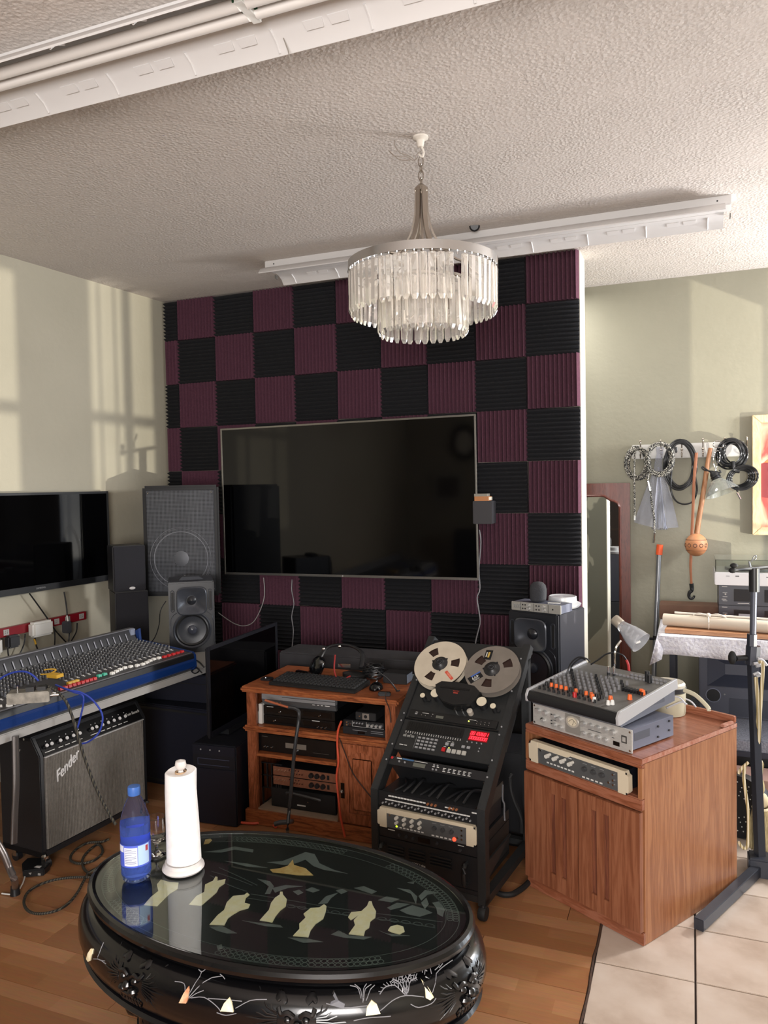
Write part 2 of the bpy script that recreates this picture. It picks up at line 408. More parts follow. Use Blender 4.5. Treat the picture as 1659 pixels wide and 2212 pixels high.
strip_light(-1.73, .75, -2.71, 'white fluorescent fixture nearest the camera, twin tubes joined by green-edged sockets', True, .022)
tag(MB(mat('grey dusty strand', '#8c857c', .9)).tube([(-0.484,-2.6,2.892),(-0.468,-2.594,2.864),(-0.453,-2.59,2.821),(-0.446,-2.589,2.786)], .0016, 5).build('dust_strand'), 'thin dusty strand dangling from the nearest fluorescent fixture', 'cobweb')
# ---------------------------------------------------------------- chandelier
def chandelier():
    x, y = -.36, -1.724
    t = thing('chandelier', 'round two-tier crystal prism chandelier hanging by a short chain', 'chandelier', X4(x, y, 0))
    b = MB(mat('white plaster hook cup', '#d8d2c8', .5)); b.lathe([(.0, CZ-.001), (.03, CZ-.001), (.03, CZ-.008), (.016, CZ-.016), (.011, CZ-.04), (0, CZ-.042)])
    b.tube([(0, 0, CZ-.03), (.012, 0, CZ-.06), (.006, 0, CZ-.078), (-.006, 0, CZ-.066)], .004, 6, smooth=4); b.build('ceiling_hook', t)
    zt = CZ-.082
    for k in range(5):
        z = zt-.012-k*.026; b = MB(NIK); a = 0 if k % 2 else 1
        b.tube([((.010*math.cos(q))*(1 if a else 0), (.010*math.cos(q))*(0 if a else 1), z+.019*math.sin(q)) for q in [2*PI*i/12 for i in range(12)]], .0024, 6, closed=True); b.build('chain_link', t)
    MB(NIK).lathe([(0, 2.742), (.012, 2.74), (.024, 2.728), (.026, 2.715), (0, 2.713)]).build('top_cap', t)
    for k in range(6):
        a = 2*PI*k/6+.26; cs, sn = math.cos(a), math.sin(a); b = MB(NIK)
        pr = [(.022, 2.725), (.023, 2.66), (.028, 2.61), (.045, 2.55), (.085, 2.49), (.15, 2.445), (.275, 2.432)]
        P = catmull([Vector((r*cs, r*sn, z)) for r, z in pr], 4); w_ = Vector((-sn, cs, 0))*.009; n_ = Vector((cs, sn, 0))*.003+Vector((0, 0, .0015))
        vs = []; fs = []
        for p in P: vs += [p+w_+n_, p-w_+n_, p-w_-n_, p+w_-n_]
        for i in range(len(P)-1):
            for j in range(4): fs.append((i*4+j, i*4+(j+1) % 4, i*4+4+(j+1) % 4, i*4+4+j))
        b.add(vs, fs).build('arm_strap', t)
    MB(NIK).cyl((0, 0, 2.72), (0, 0, 2.25), .007).lathe([(0, 2.3), (.03, 2.29), (.035, 2.27), (.012, 2.25), (0, 2.25)]).build('stem', t)
    MB(CHR).lathe([(.279, 2.414), (.286, 2.414), (.286, 2.446), (.279, 2.446), (.279, 2.414)], n=72).build('upper_ring', t)
    MB(NIK).lathe([(.166, 2.364), (.171, 2.364), (.171, 2.374), (.166, 2.374), (.166, 2.364)], n=48).build('lower_ring', t)
    b = MB(NIK)
    for k in range(4):
        a = PI/2*k+.4; b.tube([(.02*math.cos(a), .02*math.sin(a), 2.27), (.06*math.cos(a), .06*math.sin(a), 2.235), (.1*math.cos(a), .1*math.sin(a), 2.25), (.105*math.cos(a), .105*math.sin(a), 2.275)], .004, 6, smooth=4)
        b.cyl((.105*math.cos(a), .105*math.sin(a), 2.27), (.105*math.cos(a), .105*math.sin(a), 2.31), .009)
        b.cyl((.0, 0, 2.397), (.168*math.cos(a), .168*math.sin(a), 2.397), .003, n=6)
    b.build('candle_arms', t)
    b = MB(mat('clear bulb', '#e8e4da', .1, trans=.7))
    for k in range(4): a = PI/2*k+.4; b.lathe([(.007, 2.31), (.012, 2.325), (.013, 2.34), (.007, 2.36), (0, 2.37)], (.105*math.cos(a), .105*math.sin(a), 0), n=12)
    b.build('bulb', t)
    G = mat('crystal glass', '#fbf8f2', .03, trans=.82, ior=1.5)
    def crystal(L, w_):
        b = MB(G); h = w_/2; d = .0085
        pr = [(-h, 0), (-h*.55, -d), (h*.55, -d), (h, 0), (h*.55, d*.6), (-h*.55, d*.6)]
        V = [(x, y, 0) for x, y in pr]+[(x, y, -L+.017) for x, y in pr]+[(-h*.45, 0, -L), (h*.45, 0, -L)]
        F = [tuple(range(6))[::-1]]+[(i, (i+1) % 6, 6+(i+1) % 6, 6+i) for i in range(6)]
        F += [(6, 7, 12), (7, 8, 13, 12), (8, 9, 13), (9, 10, 13), (10, 11, 12, 13), (11, 6, 12)]
        return b.add(V, F).build('crystal', t, flat=True)
    for (rad, zt, L, n, w_) in ((.276, 2.405, .160, 56, .0295), (.165, 2.36, .192, 34, .029)):
        p = None
        for k in range(n):
            a = 2*PI*k/n+random.uniform(-.004, .004)
            if rad > .2 and k in (49,): continue
            if p is None: p = o = crystal(L, w_)
            else: o = p.copy(); S.collection.objects.link(o)
            o.location = (rad*math.cos(a), rad*math.sin(a), zt); o.rotation_euler = (random.uniform(-.02, .02), random.uniform(-.02, .02), a+PI/2)
    b = MB(CHR)
    for (rad, zt, n) in ((.276, 2.405, 56), (.165, 2.36, 34)):
        for k in range(n): a = 2*PI*k/n; b.cyl((rad*math.cos(a), rad*math.sin(a), zt-.004), (rad*math.cos(a), rad*math.sin(a), zt+.012), .0022, n=5)
    b.build('crystal_pins', t, kind='stuff')
    for k in range(2): MB(mat('lamp wire', '#8a7f74', .5)).tube(tol(t, [(-0.365,-1.701,2.877),(-0.383,-1.709,2.86),(-0.387,-1.711,2.841),(-0.407,-1.719,2.858),(-0.443,-1.732,2.873),(-0.46,-1.738,2.905),(-0.456,-1.735,2.943)] if k else [(-0.378,-1.707,2.853),(-0.392,-1.713,2.839),(-0.421,-1.724,2.856),(-0.461,-1.74,2.859),(-0.481,-1.747,2.881),(-0.443,-1.734,2.845),(-0.403,-1.718,2.842)]), .0013, 5, smooth=5).build('supply_wire', t)
chandelier()
# ================================================================ LEFT SIDE
def wedge_text(): pass
def flat_tv(name, label, W, H, mx, D=.045, bez=.012, chin=.0, frame=None, group=None, cat='television'):
    t = thing(name, label, cat, mx)
    F = frame or BLK
    b = MB(F); b.box(0, bez, 0, .012, 0, H).box(W-bez, W, 0, .012, 0, H).box(bez, W-bez, 0, .012, 0, bez+chin).box(bez, W-bez, 0, .012, H-bez, H); b.build('bezel', t, bevel=.002)
    part('screen', SCR, [(bez*.9, W-bez*.9, .004, .010, (bez+chin)*.98, H-bez*.9)], t)
    part('back_shell', BLK, [(.006, W-.006, .0125, .022, .006, H-.006), (W*.2, W*.8, .022, D, H*.15, H*.75)], t, bevel=.004)
    return t
# --- big TV on the foam wall
def main_tv():
    mx = Matrix.Translation((-2.357, -.112, 1.018)) @ Matrix.Rotation(R(-.3), 4, 'Y')
    t = flat_tv('television', 'huge flat television in thin silver frame on the purple and black foam wall', 1.772, .985, mx, .06, .011, .004, mat('silver bezel', '#8d8b86', .3, .8))
    part('wall_bracket', BLK2, [(.6, 1.2, .055, .064, .3, .62)], t)
    MB(mat('round logo', '#b9b9b9', .4)).cyl((.884, -.0005, .008), (.884, .001, .008), .004, n=12).build('logo_disc', t)
    MB(mat('grey cable', '#8c8c90', .5)).tube([(-0.591,-0.058,1.325),(-0.583,-0.058,1.248),(-0.597,-0.058,1.093),(-0.593,-0.058,0.971),(-0.611,-0.058,0.915),(-0.598,-0.058,0.815),(-0.596,-0.058,0.759),(-0.62,-0.058,0.669),(-0.633,-0.058,0.59)], .004, 6, smooth=4).build('cable', None, 'grey cable hanging down the foam wall at the right edge of the huge television', 'cable')
    MB(mat('pale cable', '#a3a0a0', .5)).tube([(-2.084,-0.058,0.996),(-2.08,-0.058,0.884),(-2.112,-0.058,0.784),(-2.172,-0.058,0.693),(-2.245,-0.058,0.662),(-2.318,-0.058,0.673),(-2.391,-0.058,0.708),(-2.45,-0.058,0.744)], .0032, 6, smooth=4).build('cable', None, 'pale cable looping under left end of the huge television across purple foam', 'cable')
    MB(mat('grey cable', '')).tube([(-1.868,-0.058,0.99),(-1.872,-0.058,0.916),(-1.858,-0.058,0.831),(-1.877,-0.058,0.745),(-1.867,-0.058,0.647),(-1.882,-0.058,0.523)], .0032, 6, smooth=4).build('cable', None, 'thin grey cable dropping straight below the huge television above the keyboard', 'cable')
main_tv()
# small black shelf box with orange book right of the TV
def shelf_box():
    x0, z0 = -.575, 1.365
    t = thing('wall_box', 'small charcoal box fixed to foam wall at right edge of the huge television', 'box', X4(x0-.03, -.15, z0))
    part('body', mat('charcoal box', '#333236', .6), [(0, .115, 0, .10, 0, .135)], t, bevel=.003)
    o = part('book', mat('orange book cover', '#b57a4c', .6), [(0, .085, 0, .075, 0, .026)], None); o.location = (x0-.02, -.148, z0+.135)
    tag(o, 'orange-brown book lying on the small charcoal wall box', 'book'); 
    MB(mat('paper pages', '#e5ddcc', .8)).box(.085, .09, .003, .072, .004, .022).build('pages', o)
    o = part('notepad', mat('grey cover', '#8d8a80', .7), [(0, .078, 0, .07, 0, .016)], None); o.location = (x0-.022, -.146, z0+.161)
    tag(o, 'thin grey notepad on top of the orange-brown book', 'notepad')
shelf_box()
# --- wall TV on the left
t = flat_tv('television', 'black wall-mounted television above the blue mixing console, cut by left edge', 1.0, .565, LM(.075, -1.66, 1.032), .06, .014, .022)
text('SAMSUNG', .014, GRY, t, Matrix.Translation((.47, -.001, .018)) @ FRONT, ext=.0003)
part('wall_bracket', BLK2, [(.3, .7, .045, .073, .15, .42)], t)
# --- desk
def desk():
    t = thing('desk', 'long grey-topped desk under the blue mixing console', 'desk', LM(1.19, -3.4, 0))
    TOP = mat('grey desk laminate', '#9b9a98', .45)
    part('desk_top', TOP, [(0, 2.68, 0, .95, .643, .68)], t, bevel=.004)
    DK = mat('dark desk steel', '#26272a', .5)
    part('rear_rail', DK, [(.1, 2.6, .8, .83, .5, .64)], t)
    for x in (2.55,): part('end_leg', DK, [(x, x+.04, .5, .56, 0, .643), (x, x+.04, .3, .9, 0, .03)], t)
    b = MB(mat('worn dark chrome', '#6f6e6e', .3, .8)); b.tube(tol(t, [(-1.824,-2.356,0.666),(-1.823,-2.359,0.577),(-1.822,-2.363,0.471),(-1.827,-2.369,0.364),(-1.831,-2.374,0.254)]), .013, 10, smooth=3, flat=.6).build('front_leg', t)
desk()
# --- mixing console
def console():
    # local: x along front edge (left to right), y to the back, z up
    t = thing('mixing_console', 'large blue-edged mixing console covered in knobs on the grey desk', 'mixer', LM(1.195, -3.3, .68))
    W, D = 2.08, .36; zf, zb = .092, .128
    NAV = mat('blue console edge', '#0f2e66', .35); GR = mat('console surface', '#3a3a3e', .5); ALU2 = mat('console trim', '#85858a', .35, .6)
    def sz(y): return zf+(zb-zf)*y/D
    b = MB(NAV); b.prism([(0, -.012, .022), (0, .0, .012), (0, .06, .012), (0, .06, .066), (0, -.004, .066), (0, -.014, .054)], (W, 0, 0)).build('front_edge', t, bevel=.002)
    b = MB(mat('dark console body', '#25262a', .5)); b.prism([(0, .02, 0.004), (0, D, .004), (0, D, zb-.003), (0, .02, zf-.003)], (W-.004, 0, 0)).build('body', t)
    b = MB(BLK); b.prism([(0, -.010, .064), (0, .004, .064), (0, .004, zf-.002), (0, -.006, zf-.004)], (W, 0, 0)).build('arm_rest', t)
    b = MB(ALU2); b.box(0, W, .003, .009, zf-.004, zf+.001).build('trim_line', t)
    b = MB(GR); b.prism([(0, .009, sz(.009)), (0, D, sz(D)), (0, D, sz(D)-.01), (0, .009, sz(.009)-.01)], (W, 0, 0)).build('control_surface', t)
    b = MB(NAV); b.prism([(W, -.012, .02), (W, .0, .004), (W, D+.06, .004), (W, D+.06, .16), (W, D, .19), (W, D-.005, zb+.004), (W, .005, zf+.002), (W, -.008, .08)], (.016, 0, 0)); b.build('end_cheek', t)
    # meter bridge
    MBR = mat('meter bridge', '#0f1018', .5)
    b = MB(MBR); b.prism([(0, D, zb-.01), (0, D+.035, zb+.062), (0, D+.06, zb+.062), (0, D+.06, .01), (0, D, .01)], (W, 0, 0)); b.build('meter_bridge', t)
    part('bridge_trim', ALU2, [(0, W, D+.033, D+.062, zb+.06, zb+.065)], t)
    part('bridge_end', mat('pale blue grey end', '#7d8496', .4), [(W-.035, W-.002, D+.02, D+.034, zb+.02, zb+.062)], t)
    b = MB(mat('meter strips', '#a0a2ac', .4)); x = .75
    while x < W-.06:
        b.at(Matrix.Translation((x, D+.008, zb+.012)) @ Matrix.Rotation(-R(26), 4, 'X')); b.box(-.002, .002, -.003, 0, 0, .036); x += .042
    b.at(Matrix()).build('meter', t, kind='stuff')
    cap = MB(mat('knob charcoal', '#4b4c50', .45)); capw = MB(mat('knob pointer', '#b9b8b2', .5)); but = MB(PRN)
    ch = .0315; n = int(W/ch)
    for i in range(n):
        x = .03+ch*i
        if x > W-.02: break
        section = 1.15 < x < 1.36
        for j in range(11):
            y = .125+j*.0215
            if .09 < y < D-.008:
                if section and j < 3: continue
                h = .016+.004*random.random()
                cap.cyl((x, y, sz(y)-.001), (x, y, sz(y)+h), .0062, .0048, 7)
                capw.box(x-.0009, x+.0009, y-.006, y-.0035, sz(y)+h-.003, sz(y)+h+.0006)
        if not section:
            for j in range(4): y = .098+.008*j; but.box(x-.003, x+.003, y, y+.003, sz(y), sz(y)+.002+.002*(j % 2))
            but.m(GR); but.box(x-.001, x+.001, .02, .09, sz(.05), sz(.05)+.0012); but.m(PRN)
    cap.build('knob', t, kind='stuff'); capw.build('knob_pointer', t, kind='stuff'); but.build('button', t, kind='stuff')
    FW = mat('fader cap white', '#d8d7d2', .4); fr = MB(FW); rd = MB(RED); yl = MB(YEL); gn = MB(mat('green cap', '#3fa58a', .4)); bl = MB(mat('blue cap', '#3f6bb8', .4))
    for i in range(n):
        x = .03+ch*i
        if x > W-.02: break
        y = .03+.012*math.sin(i*1.7)
        def fad(b, x, y, w=.0092): b.prism([(x-w, y-.008, sz(y)), (x-w, y+.008, sz(y)), (x-w, y+.006, sz(y)+.011), (x-w, y, sz(y)+.008), (x-w, y-.006, sz(y)+.011)], (2*w, 0, 0))
        if x < 1.2: fad(fr, x, y)
        elif x < 1.26: fad(bl, x, y+.03)
        elif x < 1.50:
            pass
        elif x < 1.56: fad(gn, x, .045)
        elif x < 1.90: fad(fr, x, .04+.01*math.sin(i))
        else: fad(rd, x, .04)
    for i in range(9): fad(rd, 1.29+.0225*i, .03, .0082)
    for i in range(3): fad(yl, 1.36+.02*i, .06, .009)
    for k in range(8): cap
    fr.build('fader_cap', t, kind='stuff'); rd.build('red_cap', t, kind='stuff'); yl.build('yellow_cap', t, kind='stuff'); gn.build('green_cap', t, kind='stuff'); bl.build('blue_cap', t, kind='stuff')
console()
# --- effects pedal box on the console and its leads
def pedal():
    p = Vector((-1.766,-2.335,0.83)); t = thing('effects_pedal', 'scuffed bare-metal pedal box sitting on the console knobs', 'pedal', Matrix.Translation(p) @ Matrix.Rotation(R(35), 4, 'Z'))
    PM = noisy('scuffed metal', '#6e6b64', '#9a968c', 30, .45, metal=.6)
    part('case', PM, [(-.075, .075, -.035, .035, -.03, .012)], t, bevel=.003)
    b = MB(BLK); b.box(-.01, .02, -.02, .01, .012, .028); b.box(.03, .06, -.015, .015, .012, .026); b.build('knob', t)
    MB(CHR).cyl((-.045, .01, .012), (-.045, .01, .03), .005).build('foot_switch', t)
    MB(CHR).cyl((.075, -.01, -.01), (.105, -.01, -.01), .006).cyl((.075, .02, -.01), (.1, .02, -.01), .006).build('jack_plug', t)
pedal()
MB(BLU).tube([(-1.821,-2.134,0.802),(-1.765,-2.113,0.778),(-1.73,-2.1,0.763),(-1.73,-2.101,0.721),(-1.744,-2.109,0.657),(-1.755,-2.115,0.62)], .0038, 6, smooth=6).build('patch_cable', None, 'blue patch cable, shorter of the pair arching over the console front edge', 'cable')
MB(BLU).tube([(-1.796,-2.178,0.822),(-1.741,-2.157,0.799),(-1.7,-2.14,0.789),(-1.659,-2.125,0.76),(-1.624,-2.113,0.708),(-1.621,-2.114,0.663),(-1.639,-2.122,0.619),(-1.673,-2.137,0.59),(-1.697,-2.147,0.583)], .0038, 6, smooth=6).build('patch_cable', None, 'blue patch cable, longer loop reaching down to the guitar amplifier controls', 'cable')
MB(BLU).tube([(-1.975,-2.302,0.85),(-1.941,-2.288,0.875),(-1.9,-2.271,0.889),(-1.866,-2.257,0.888),(-1.839,-2.247,0.873),(-1.819,-2.24,0.851)], .0038, 6, smooth=6).build('patch_cable', None, 'blue patch cable curving over the knobs at far left of the console', 'cable')
BRD = mat('braided black cable', '#26231d', .7)
n_, l_, b_ = nodes(BRD); tt = tex(BRD, 'ShaderNodeTexWave', (1, 1, 1), Scale=40); ramp(BRD, tt.outputs['Fac'], [(.45, '#0d0d0e'), (.7, '#4a463a')])
MB(BRD).tube([(-1.74,-2.284,0.851),(-1.704,-2.27,0.831),(-1.668,-2.257,0.791),(-1.65,-2.251,0.747),(-1.632,-2.246,0.688),(-1.615,-2.242,0.62),(-1.592,-2.236,0.542),(-1.561,-2.227,0.454),(-1.521,-2.214,0.365),(-1.489,-2.203,0.306)], .0058, 8, smooth=6).build('braided_cable', None, 'braided black lead hanging from the console across the amplifier grille', 'cable')
MB(YEL).tube([(-2.325,-1.959,0.81),(-2.29,-1.944,0.835),(-2.259,-1.931,0.846),(-2.23,-1.92,0.843)], .004, 6, smooth=5).build('yellow_cable', None, 'yellow cable arching behind the console beneath the white charger', 'cable')
MB(YEL).tube([(-1.969,-2.085,0.829),(-1.933,-2.071,0.832),(-1.908,-2.06,0.847),(-1.926,-2.067,0.851),(-1.955,-2.079,0.848)], .003, 6, smooth=5).box(*[v for p in zip((-1.91,-2.072,0.832), (-1.868,-2.099,0.83)) for v in (min(p)-.006, max(p)+.006)]).build('yellow_cable', None, 'small yellow patch lead with yellow plug on the console knobs', 'cable')
# --- red power strip on the wall with chargers
def power_strip():
    t = thing('power_strip', 'long red metal power strip screwed to the wall behind the console', 'power strip', LM(.0, -1.75, .797) @ Matrix.Rotation(R(-.6), 4, 'Y'))
    RD = mat('red enamel', '#7e1420', .35)
    part('channel', RD, [(0, .925, -.03, 0, 0, .05)], t, bevel=.003)
    for x in (.885, .78, .70, .6, .36, .25, .12):
        b = MB(mat('grey outlet', '#a9a7a4', .4)); b.box(x-.017, x+.017, -.0325, -.03, .01, .042); b.m(BLK)
        for dx in (-.006, .006): b.box(x+dx-.001, x+dx+.001, -.033, -.0324, .018, .026); b.box(x+dx-.001, x+dx+.001, -.033, -.0324, .03, .036)
        b.build('outlet', t)
    def adapter(px, label, w, h, d, m, z=.8, name='charger'):
        p = LF(.03, px, z); o = part(name, m, [(-w/2, w/2, -d, 0, -h/2, h/2)], None, bevel=min(w, h)*.14)
        o.matrix_world = Matrix.Translation(p) @ Matrix.Rotation(R(85.6), 4, 'Z'); tag(o, label, 'charger'); return o
    adapter(-1.185, 'chunky white cube charger plugged into middle of the red power strip', .14, .085, .055, WHT, .815)
    adapter(-1.49, 'white charger at the left end of red power strip, cut by photo edge', .09, .09, .05, WHT, .765)
    adapter(-1.37, 'black square charger beside the leftmost white charger', .075, .07, .045, DRK, .775)
    adapter(-1.0, 'slim dark grey adapter right of the chunky white charger', .035, .07, .05, mat('adapter grey', '#45474c', .5), .79)
    for pts, m, lab in (([(-2.906,-1.248,1.025),(-2.902,-1.201,0.96),(-2.898,-1.141,0.876),(-2.893,-1.08,0.784),(-2.888,-1.017,0.712),(-2.885,-0.978,0.666)], BLK, 'thick black cable slanting from the wall television down behind console'),
        ([(-2.887,-1.008,1.001),(-2.886,-0.995,0.913),(-2.886,-0.988,0.829),(-2.885,-0.976,0.782),(-2.885,-0.982,0.728),(-2.886,-0.994,0.674)], BLK, 'black cable hanging straight from the wall television past red strip'),
        ([(-2.909,-1.284,0.8),(-2.909,-1.292,0.754),(-2.911,-1.315,0.706),(-2.913,-1.345,0.676)], BLK, 'black cable curving down from left outlets of the red strip'),
        ([(-2.904,-1.229,0.795),(-2.904,-1.221,0.762),(-2.903,-1.214,0.718),(-2.902,-1.194,0.671),(-2.901,-1.185,0.653)], BLK, 'thin cable dropping below the chunky white charger'),
        ([(-2.893,-1.086,0.791),(-2.893,-1.085,0.736),(-2.894,-1.091,0.683),(-2.895,-1.111,0.657)], BLK, 'black cable dropping below the slim dark grey adapter'),
        ([(-2.881,-0.918,0.8),(-2.881,-0.926,0.751),(-2.883,-0.955,0.712),(-2.886,-0.991,0.674),(-2.888,-1.019,0.663)], BLK, 'black cable from last outlet at right end of the red strip'),
        ([(-2.917,-1.395,0.753),(-2.917,-1.399,0.724),(-2.917,-1.392,0.671)], BLK, 'black cable below white charger at far left')):
        MB(m).tube(pts, .0042, 6, smooth=4).build('power_cable', None, lab, 'cable')
    MB(YEL).tube([(-2.899,-1.232,0.761),(-2.898,-1.227,0.747),(-2.898,-1.223,0.73)], .005, 6).build('cable_tag', None, 'small yellow tag wrapped round the thin cable under the white charger', 'tag')
    MB(WHT).tube([(-2.881,-0.998,0.858),(-2.88,-0.992,0.824),(-2.88,-0.99,0.805)], .005, 6).build('cable_sleeve', None, 'short white sleeve on the straight black cable by the red strip', 'cable sleeve')
power_strip()
# --- guitar amplifier under the desk
def guitar_amp():
    t = thing('guitar_amplifier', 'black combo guitar amplifier with silver-grey grille cloth under the desk', 'amplifier', LM(1.085, -2.06, .065) @ Matrix.Translation((-.0, 0, 0)))
    W, D, H = .615, .25, .505; TX = noisy('black tolex', '#101114', '#1a1b1f', 200, .55, .4, .001)
    b = MB(TX); b.prism([(0, 0, 0), (0, 0, H-.075), (0, .05, H), (0, D, H), (0, D, 0)], (.022, 0, 0)); b.prism([(W-.022, 0, 0), (W-.022, 0, H-.075), (W-.022, .05, H), (W-.022, D, H), (W-.022, D, 0)], (.022, 0, 0))
    b.box(0, W, 0, D, 0, .03); b.box(0, W, .05, D, H-.02, H+.002); b.box(.02, W-.02, D-.02, D, .03, H); b.build('cabinet', t, bevel=.004)
    gm = noisy('silver grille cloth', '#6e6a64', '#7d7973', 80, .75, metal=.25)
    n, l, bb = nodes(gm); wv = tex(gm, 'ShaderNodeTexWave', (1, 1, 1), Scale=40); bump(gm, wv.outputs['Fac'], .8, .002)
    part('grille_cloth', gm, [(.024, W-.024, -.004, .01, .032, H-.083)], t)
    b = MB(gm)
    for k in range(70): x = .028+k*.00805; b.box(x, x+.003, -.0065, -.003, .034, H-.085)
    b.build('grille_ribs', t, kind='stuff')
    part('grille_trim', mat('silver piping', '#cfcfcf', .35, .5), [(.022, W-.022, -.008, .0, H-.084, H-.079)], t)
    b = MB(mat('control panel black', '#0b0c0e', .3)); b.prism([(.022, -.002, H-.078), (.022, .046, H-.012), (.022, .056, H-.02), (.022, .01, H-.088)], (W-.044, 0, 0)).build('control_panel', t)
    kn = MB(mat('knob skirt', '#1a1a1c', .3)); kc = MB(mat('pale knob tip', '#c4c4c4', .3)); pr = MB(PRN); nz = Vector((0, -.81, .59))
    for i, x in enumerate([.045, .07, .115, .15, .185, .22, .29, .315, .35, .385, .42, .455, .49]):
        c = Vector((x, .02, H-.048)); kn.cyl(c, c+nz*.014, .011, .009, 10); kc.cyl(c+nz*.014, c+nz*.018, .0078, n=8)
        kc.sph(c+Vector((.012, .012, .018))+nz*.003, .0025, 6); pr.at(Matrix.Translation((x, .006, H-.068)) @ Matrix.Rotation(R(-36), 4, 'X')).box(-.012, .012, -.001, 0, 0, .003).at(Matrix())
    kn.build('knob', t, kind='stuff'); kc.build('chrome_tips', t, kind='stuff'); pr.build('panel_print', t, kind='stuff')
    text('Twin Reverb', .021, PRN, t, Matrix.Translation((.548, .022, H-.042)) @ Matrix.Rotation(R(54), 4, 'X'), shear=.4, sx=.8)
    text('Fender', .062, mat('silver badge', '#e2e2e2', .35, .2), t, Matrix.Translation((.125, -.009, H-.155)) @ FRONT @ Matrix.Rotation(R(30), 4, 'Z'), name='badge', ext=.0025, shear=.75, sx=.8)
    for x in (.03, W-.06):
        for y in (.03, D-.04):
            b = MB(CHR); b.cyl((x+.012, y, .0), (x+.012, y, -.02), .012, n=10).box(x-.004, x+.0, y-.012, y+.012, -.04, -.012); b.build('caster_bracket', t)
            MB(BLK).cyl((x, y, -.042), (x+.022, y, -.042), .0215, n=16).build('caster', t)
    b = MB(CHR)
    for x in (.004, W-.012): b.sph((x+.004, .002, .008), .012, 8)
    b.build('corner_protector', t); b = MB(CHR); b.cyl((-.002, .12, H-.06), (.001, .12, H-.06), .006, n=8).cyl((-.002, .09, H-.01), (.001, .09, H-.01), .005, n=8).build('side_screw', t)
    MB(BLK).tube([(.2, .15, H+.004), (.22, .15, H+.02), (.4, .15, H+.02), (.42, .15, H+.004)], .008, 6, smooth=3).build('handle', t)
guitar_amp()
# --- speakers in the corner
def small_speaker(label, mx, W, H, D, logo):
    t = thing('bookshelf_speaker', label, 'speaker', mx, None)
    part('cabinet', mat('speaker charcoal', '#18181c', .5), [(0, W, .012, D, 0, H)], t, bevel=.005)
    g = noisy('speaker cloth', '#16161c', '#1e1e25', 300, .9, .2, .001)
    part('grille', g, [(.004, W-.004, 0, .0125, .004, H-.004)], t, bevel=.004)
    b = MB(mat('logo pill', '#c9c9cc', .3)); b.lathe([(0, 0), (.008, 0), (.008, .0015), (0, .0015)], (W*.56, 0, .02), (0, -1, 0), 16, sx=2.2); b.build('logo', t)
    return t
Ms = lambda p, a: Matrix.Translation(p) @ Matrix.Rotation(R(a), 4, 'Z')
small_speaker('lower and wider speaker of the small two-speaker stack left of the big speaker', Ms((*(-2.524,-0.988,0.68)[:2], .68), 50), .19, .325, .22, 0)
small_speaker('upper, smaller speaker of the two-speaker stack left of the big speaker', Ms((*(-2.53,-0.99,0.68)[:2], 1.0055), 51), .186, .27, .19, 1)
def pa_speaker():
    mx = Ms((-2.585, -.66, .935), 20); t = thing('loudspeaker', 'tall black stage loudspeaker with perforated metal grille in the corner', 'speaker', mx)
    W, H, D = .485, .69, .36
    b = MB(BLK); 
    b.hexa([(0, 0, 0), (W, 0, 0), (W-.09, D, 0), (.09, D, 0)], [(0, 0, H), (W, 0, H), (W-.09, D, H), (.09, D, H)]).build('cabinet', t, bevel=.014)
    g = mat('perforated steel', '#4a4b50', .42, .5); n, l, bb = nodes(g)
    v = tex(g, 'ShaderNodeTexVoronoi', (1, .01, 1), Scale=118, Randomness=0.0); ramp(g, v.outputs['Distance'], [(.28, '#191a1d'), (.42, '#5a5c62')])
    b = MB(g); b.box(.03, W-.03, -.006, .0, .028, H-.03).build('grille', t, bevel=.004)
    c = mat('speaker cone grey', '#5b5d63', .6)
    b = MB(mat('woofer trace', '#6a6c73', .5, .2)); b.lathe([(.185, 0), (.19, -.003), (.196, 0)], (W/2, -.0068, .235), (0, -1, 0), 48).lathe([(.165, 0), (.168, -.001), (.171, 0)], (W/2, -.0068, .235), (0, -1, 0), 48); b.build('woofer_ring', t)
    b = MB(mat('dome trace', '#5a5c62', .5, .4)); b.lathe([(0, -.004), (.035, -.003), (.05, 0)], (W/2, -.0055, .235), (0, 1, 0), 32).build('woofer_dome', t)
    b = MB(mat('badge outline', '#131315', .4)); 
    x0, z0 = .27, .07
    b.box(x0, x0+.055, -.008, -.006, z0, z0+.003).box(x0, x0+.055, -.008, -.006, z0+.067, z0+.07).box(x0, x0+.003, -.008, -.006, z0, z0+.07).box(x0+.052, x0+.055, -.008, -.006, z0, z0+.07).build('badge_frame', t)
    text('YORKVILLE', .010, PRN, t, Matrix.Translation((x0-.008, -.007, z0+.035)) @ FRONT @ Matrix.Rotation(PI/2, 4, 'Z'), name='badge_lettering')
    b = MB(mat('turquoise badge', '#4fb3c4', .4)); b.prism([(x0, -.007, .03), (x0+.02, -.007, .048), (x0, -.007, .056), (x0+.05, -.007, .056), (x0+.03, -.007, .044), (x0+.045, -.007, .034), (x0+.018, -.007, .036)][::-1], (0, -.003, 0)).build('badge', t)
    for x, z in ((.045, .045), (W-.045, .045), (.045, H-.045), (W-.045, H-.045), (.045, H/2)): MB(CHR).cyl((x, -.006, z), (x, -.009, z), .005, n=8).build('screw', t)
    s = thing('speaker_stand', 'black pole stand carrying the tall stage loudspeaker', 'speaker stand', Ms((-2.38, -.45, 0), 20))
    MB(BLK2).cyl((0, 0, .1), (0, 0, .933), .018).build('pole', s); part('top_plate', BLK2, [(-.12, .12, -.1, .1, .922, .932)], s)
    for k in range(3):
        a = 2*PI*k/3+.5; MB(BLK2).tube([(0, 0, .45), (.24*math.cos(a), .24*math.sin(a), .012)], .011, 8).build('leg', s)
pa_speaker()
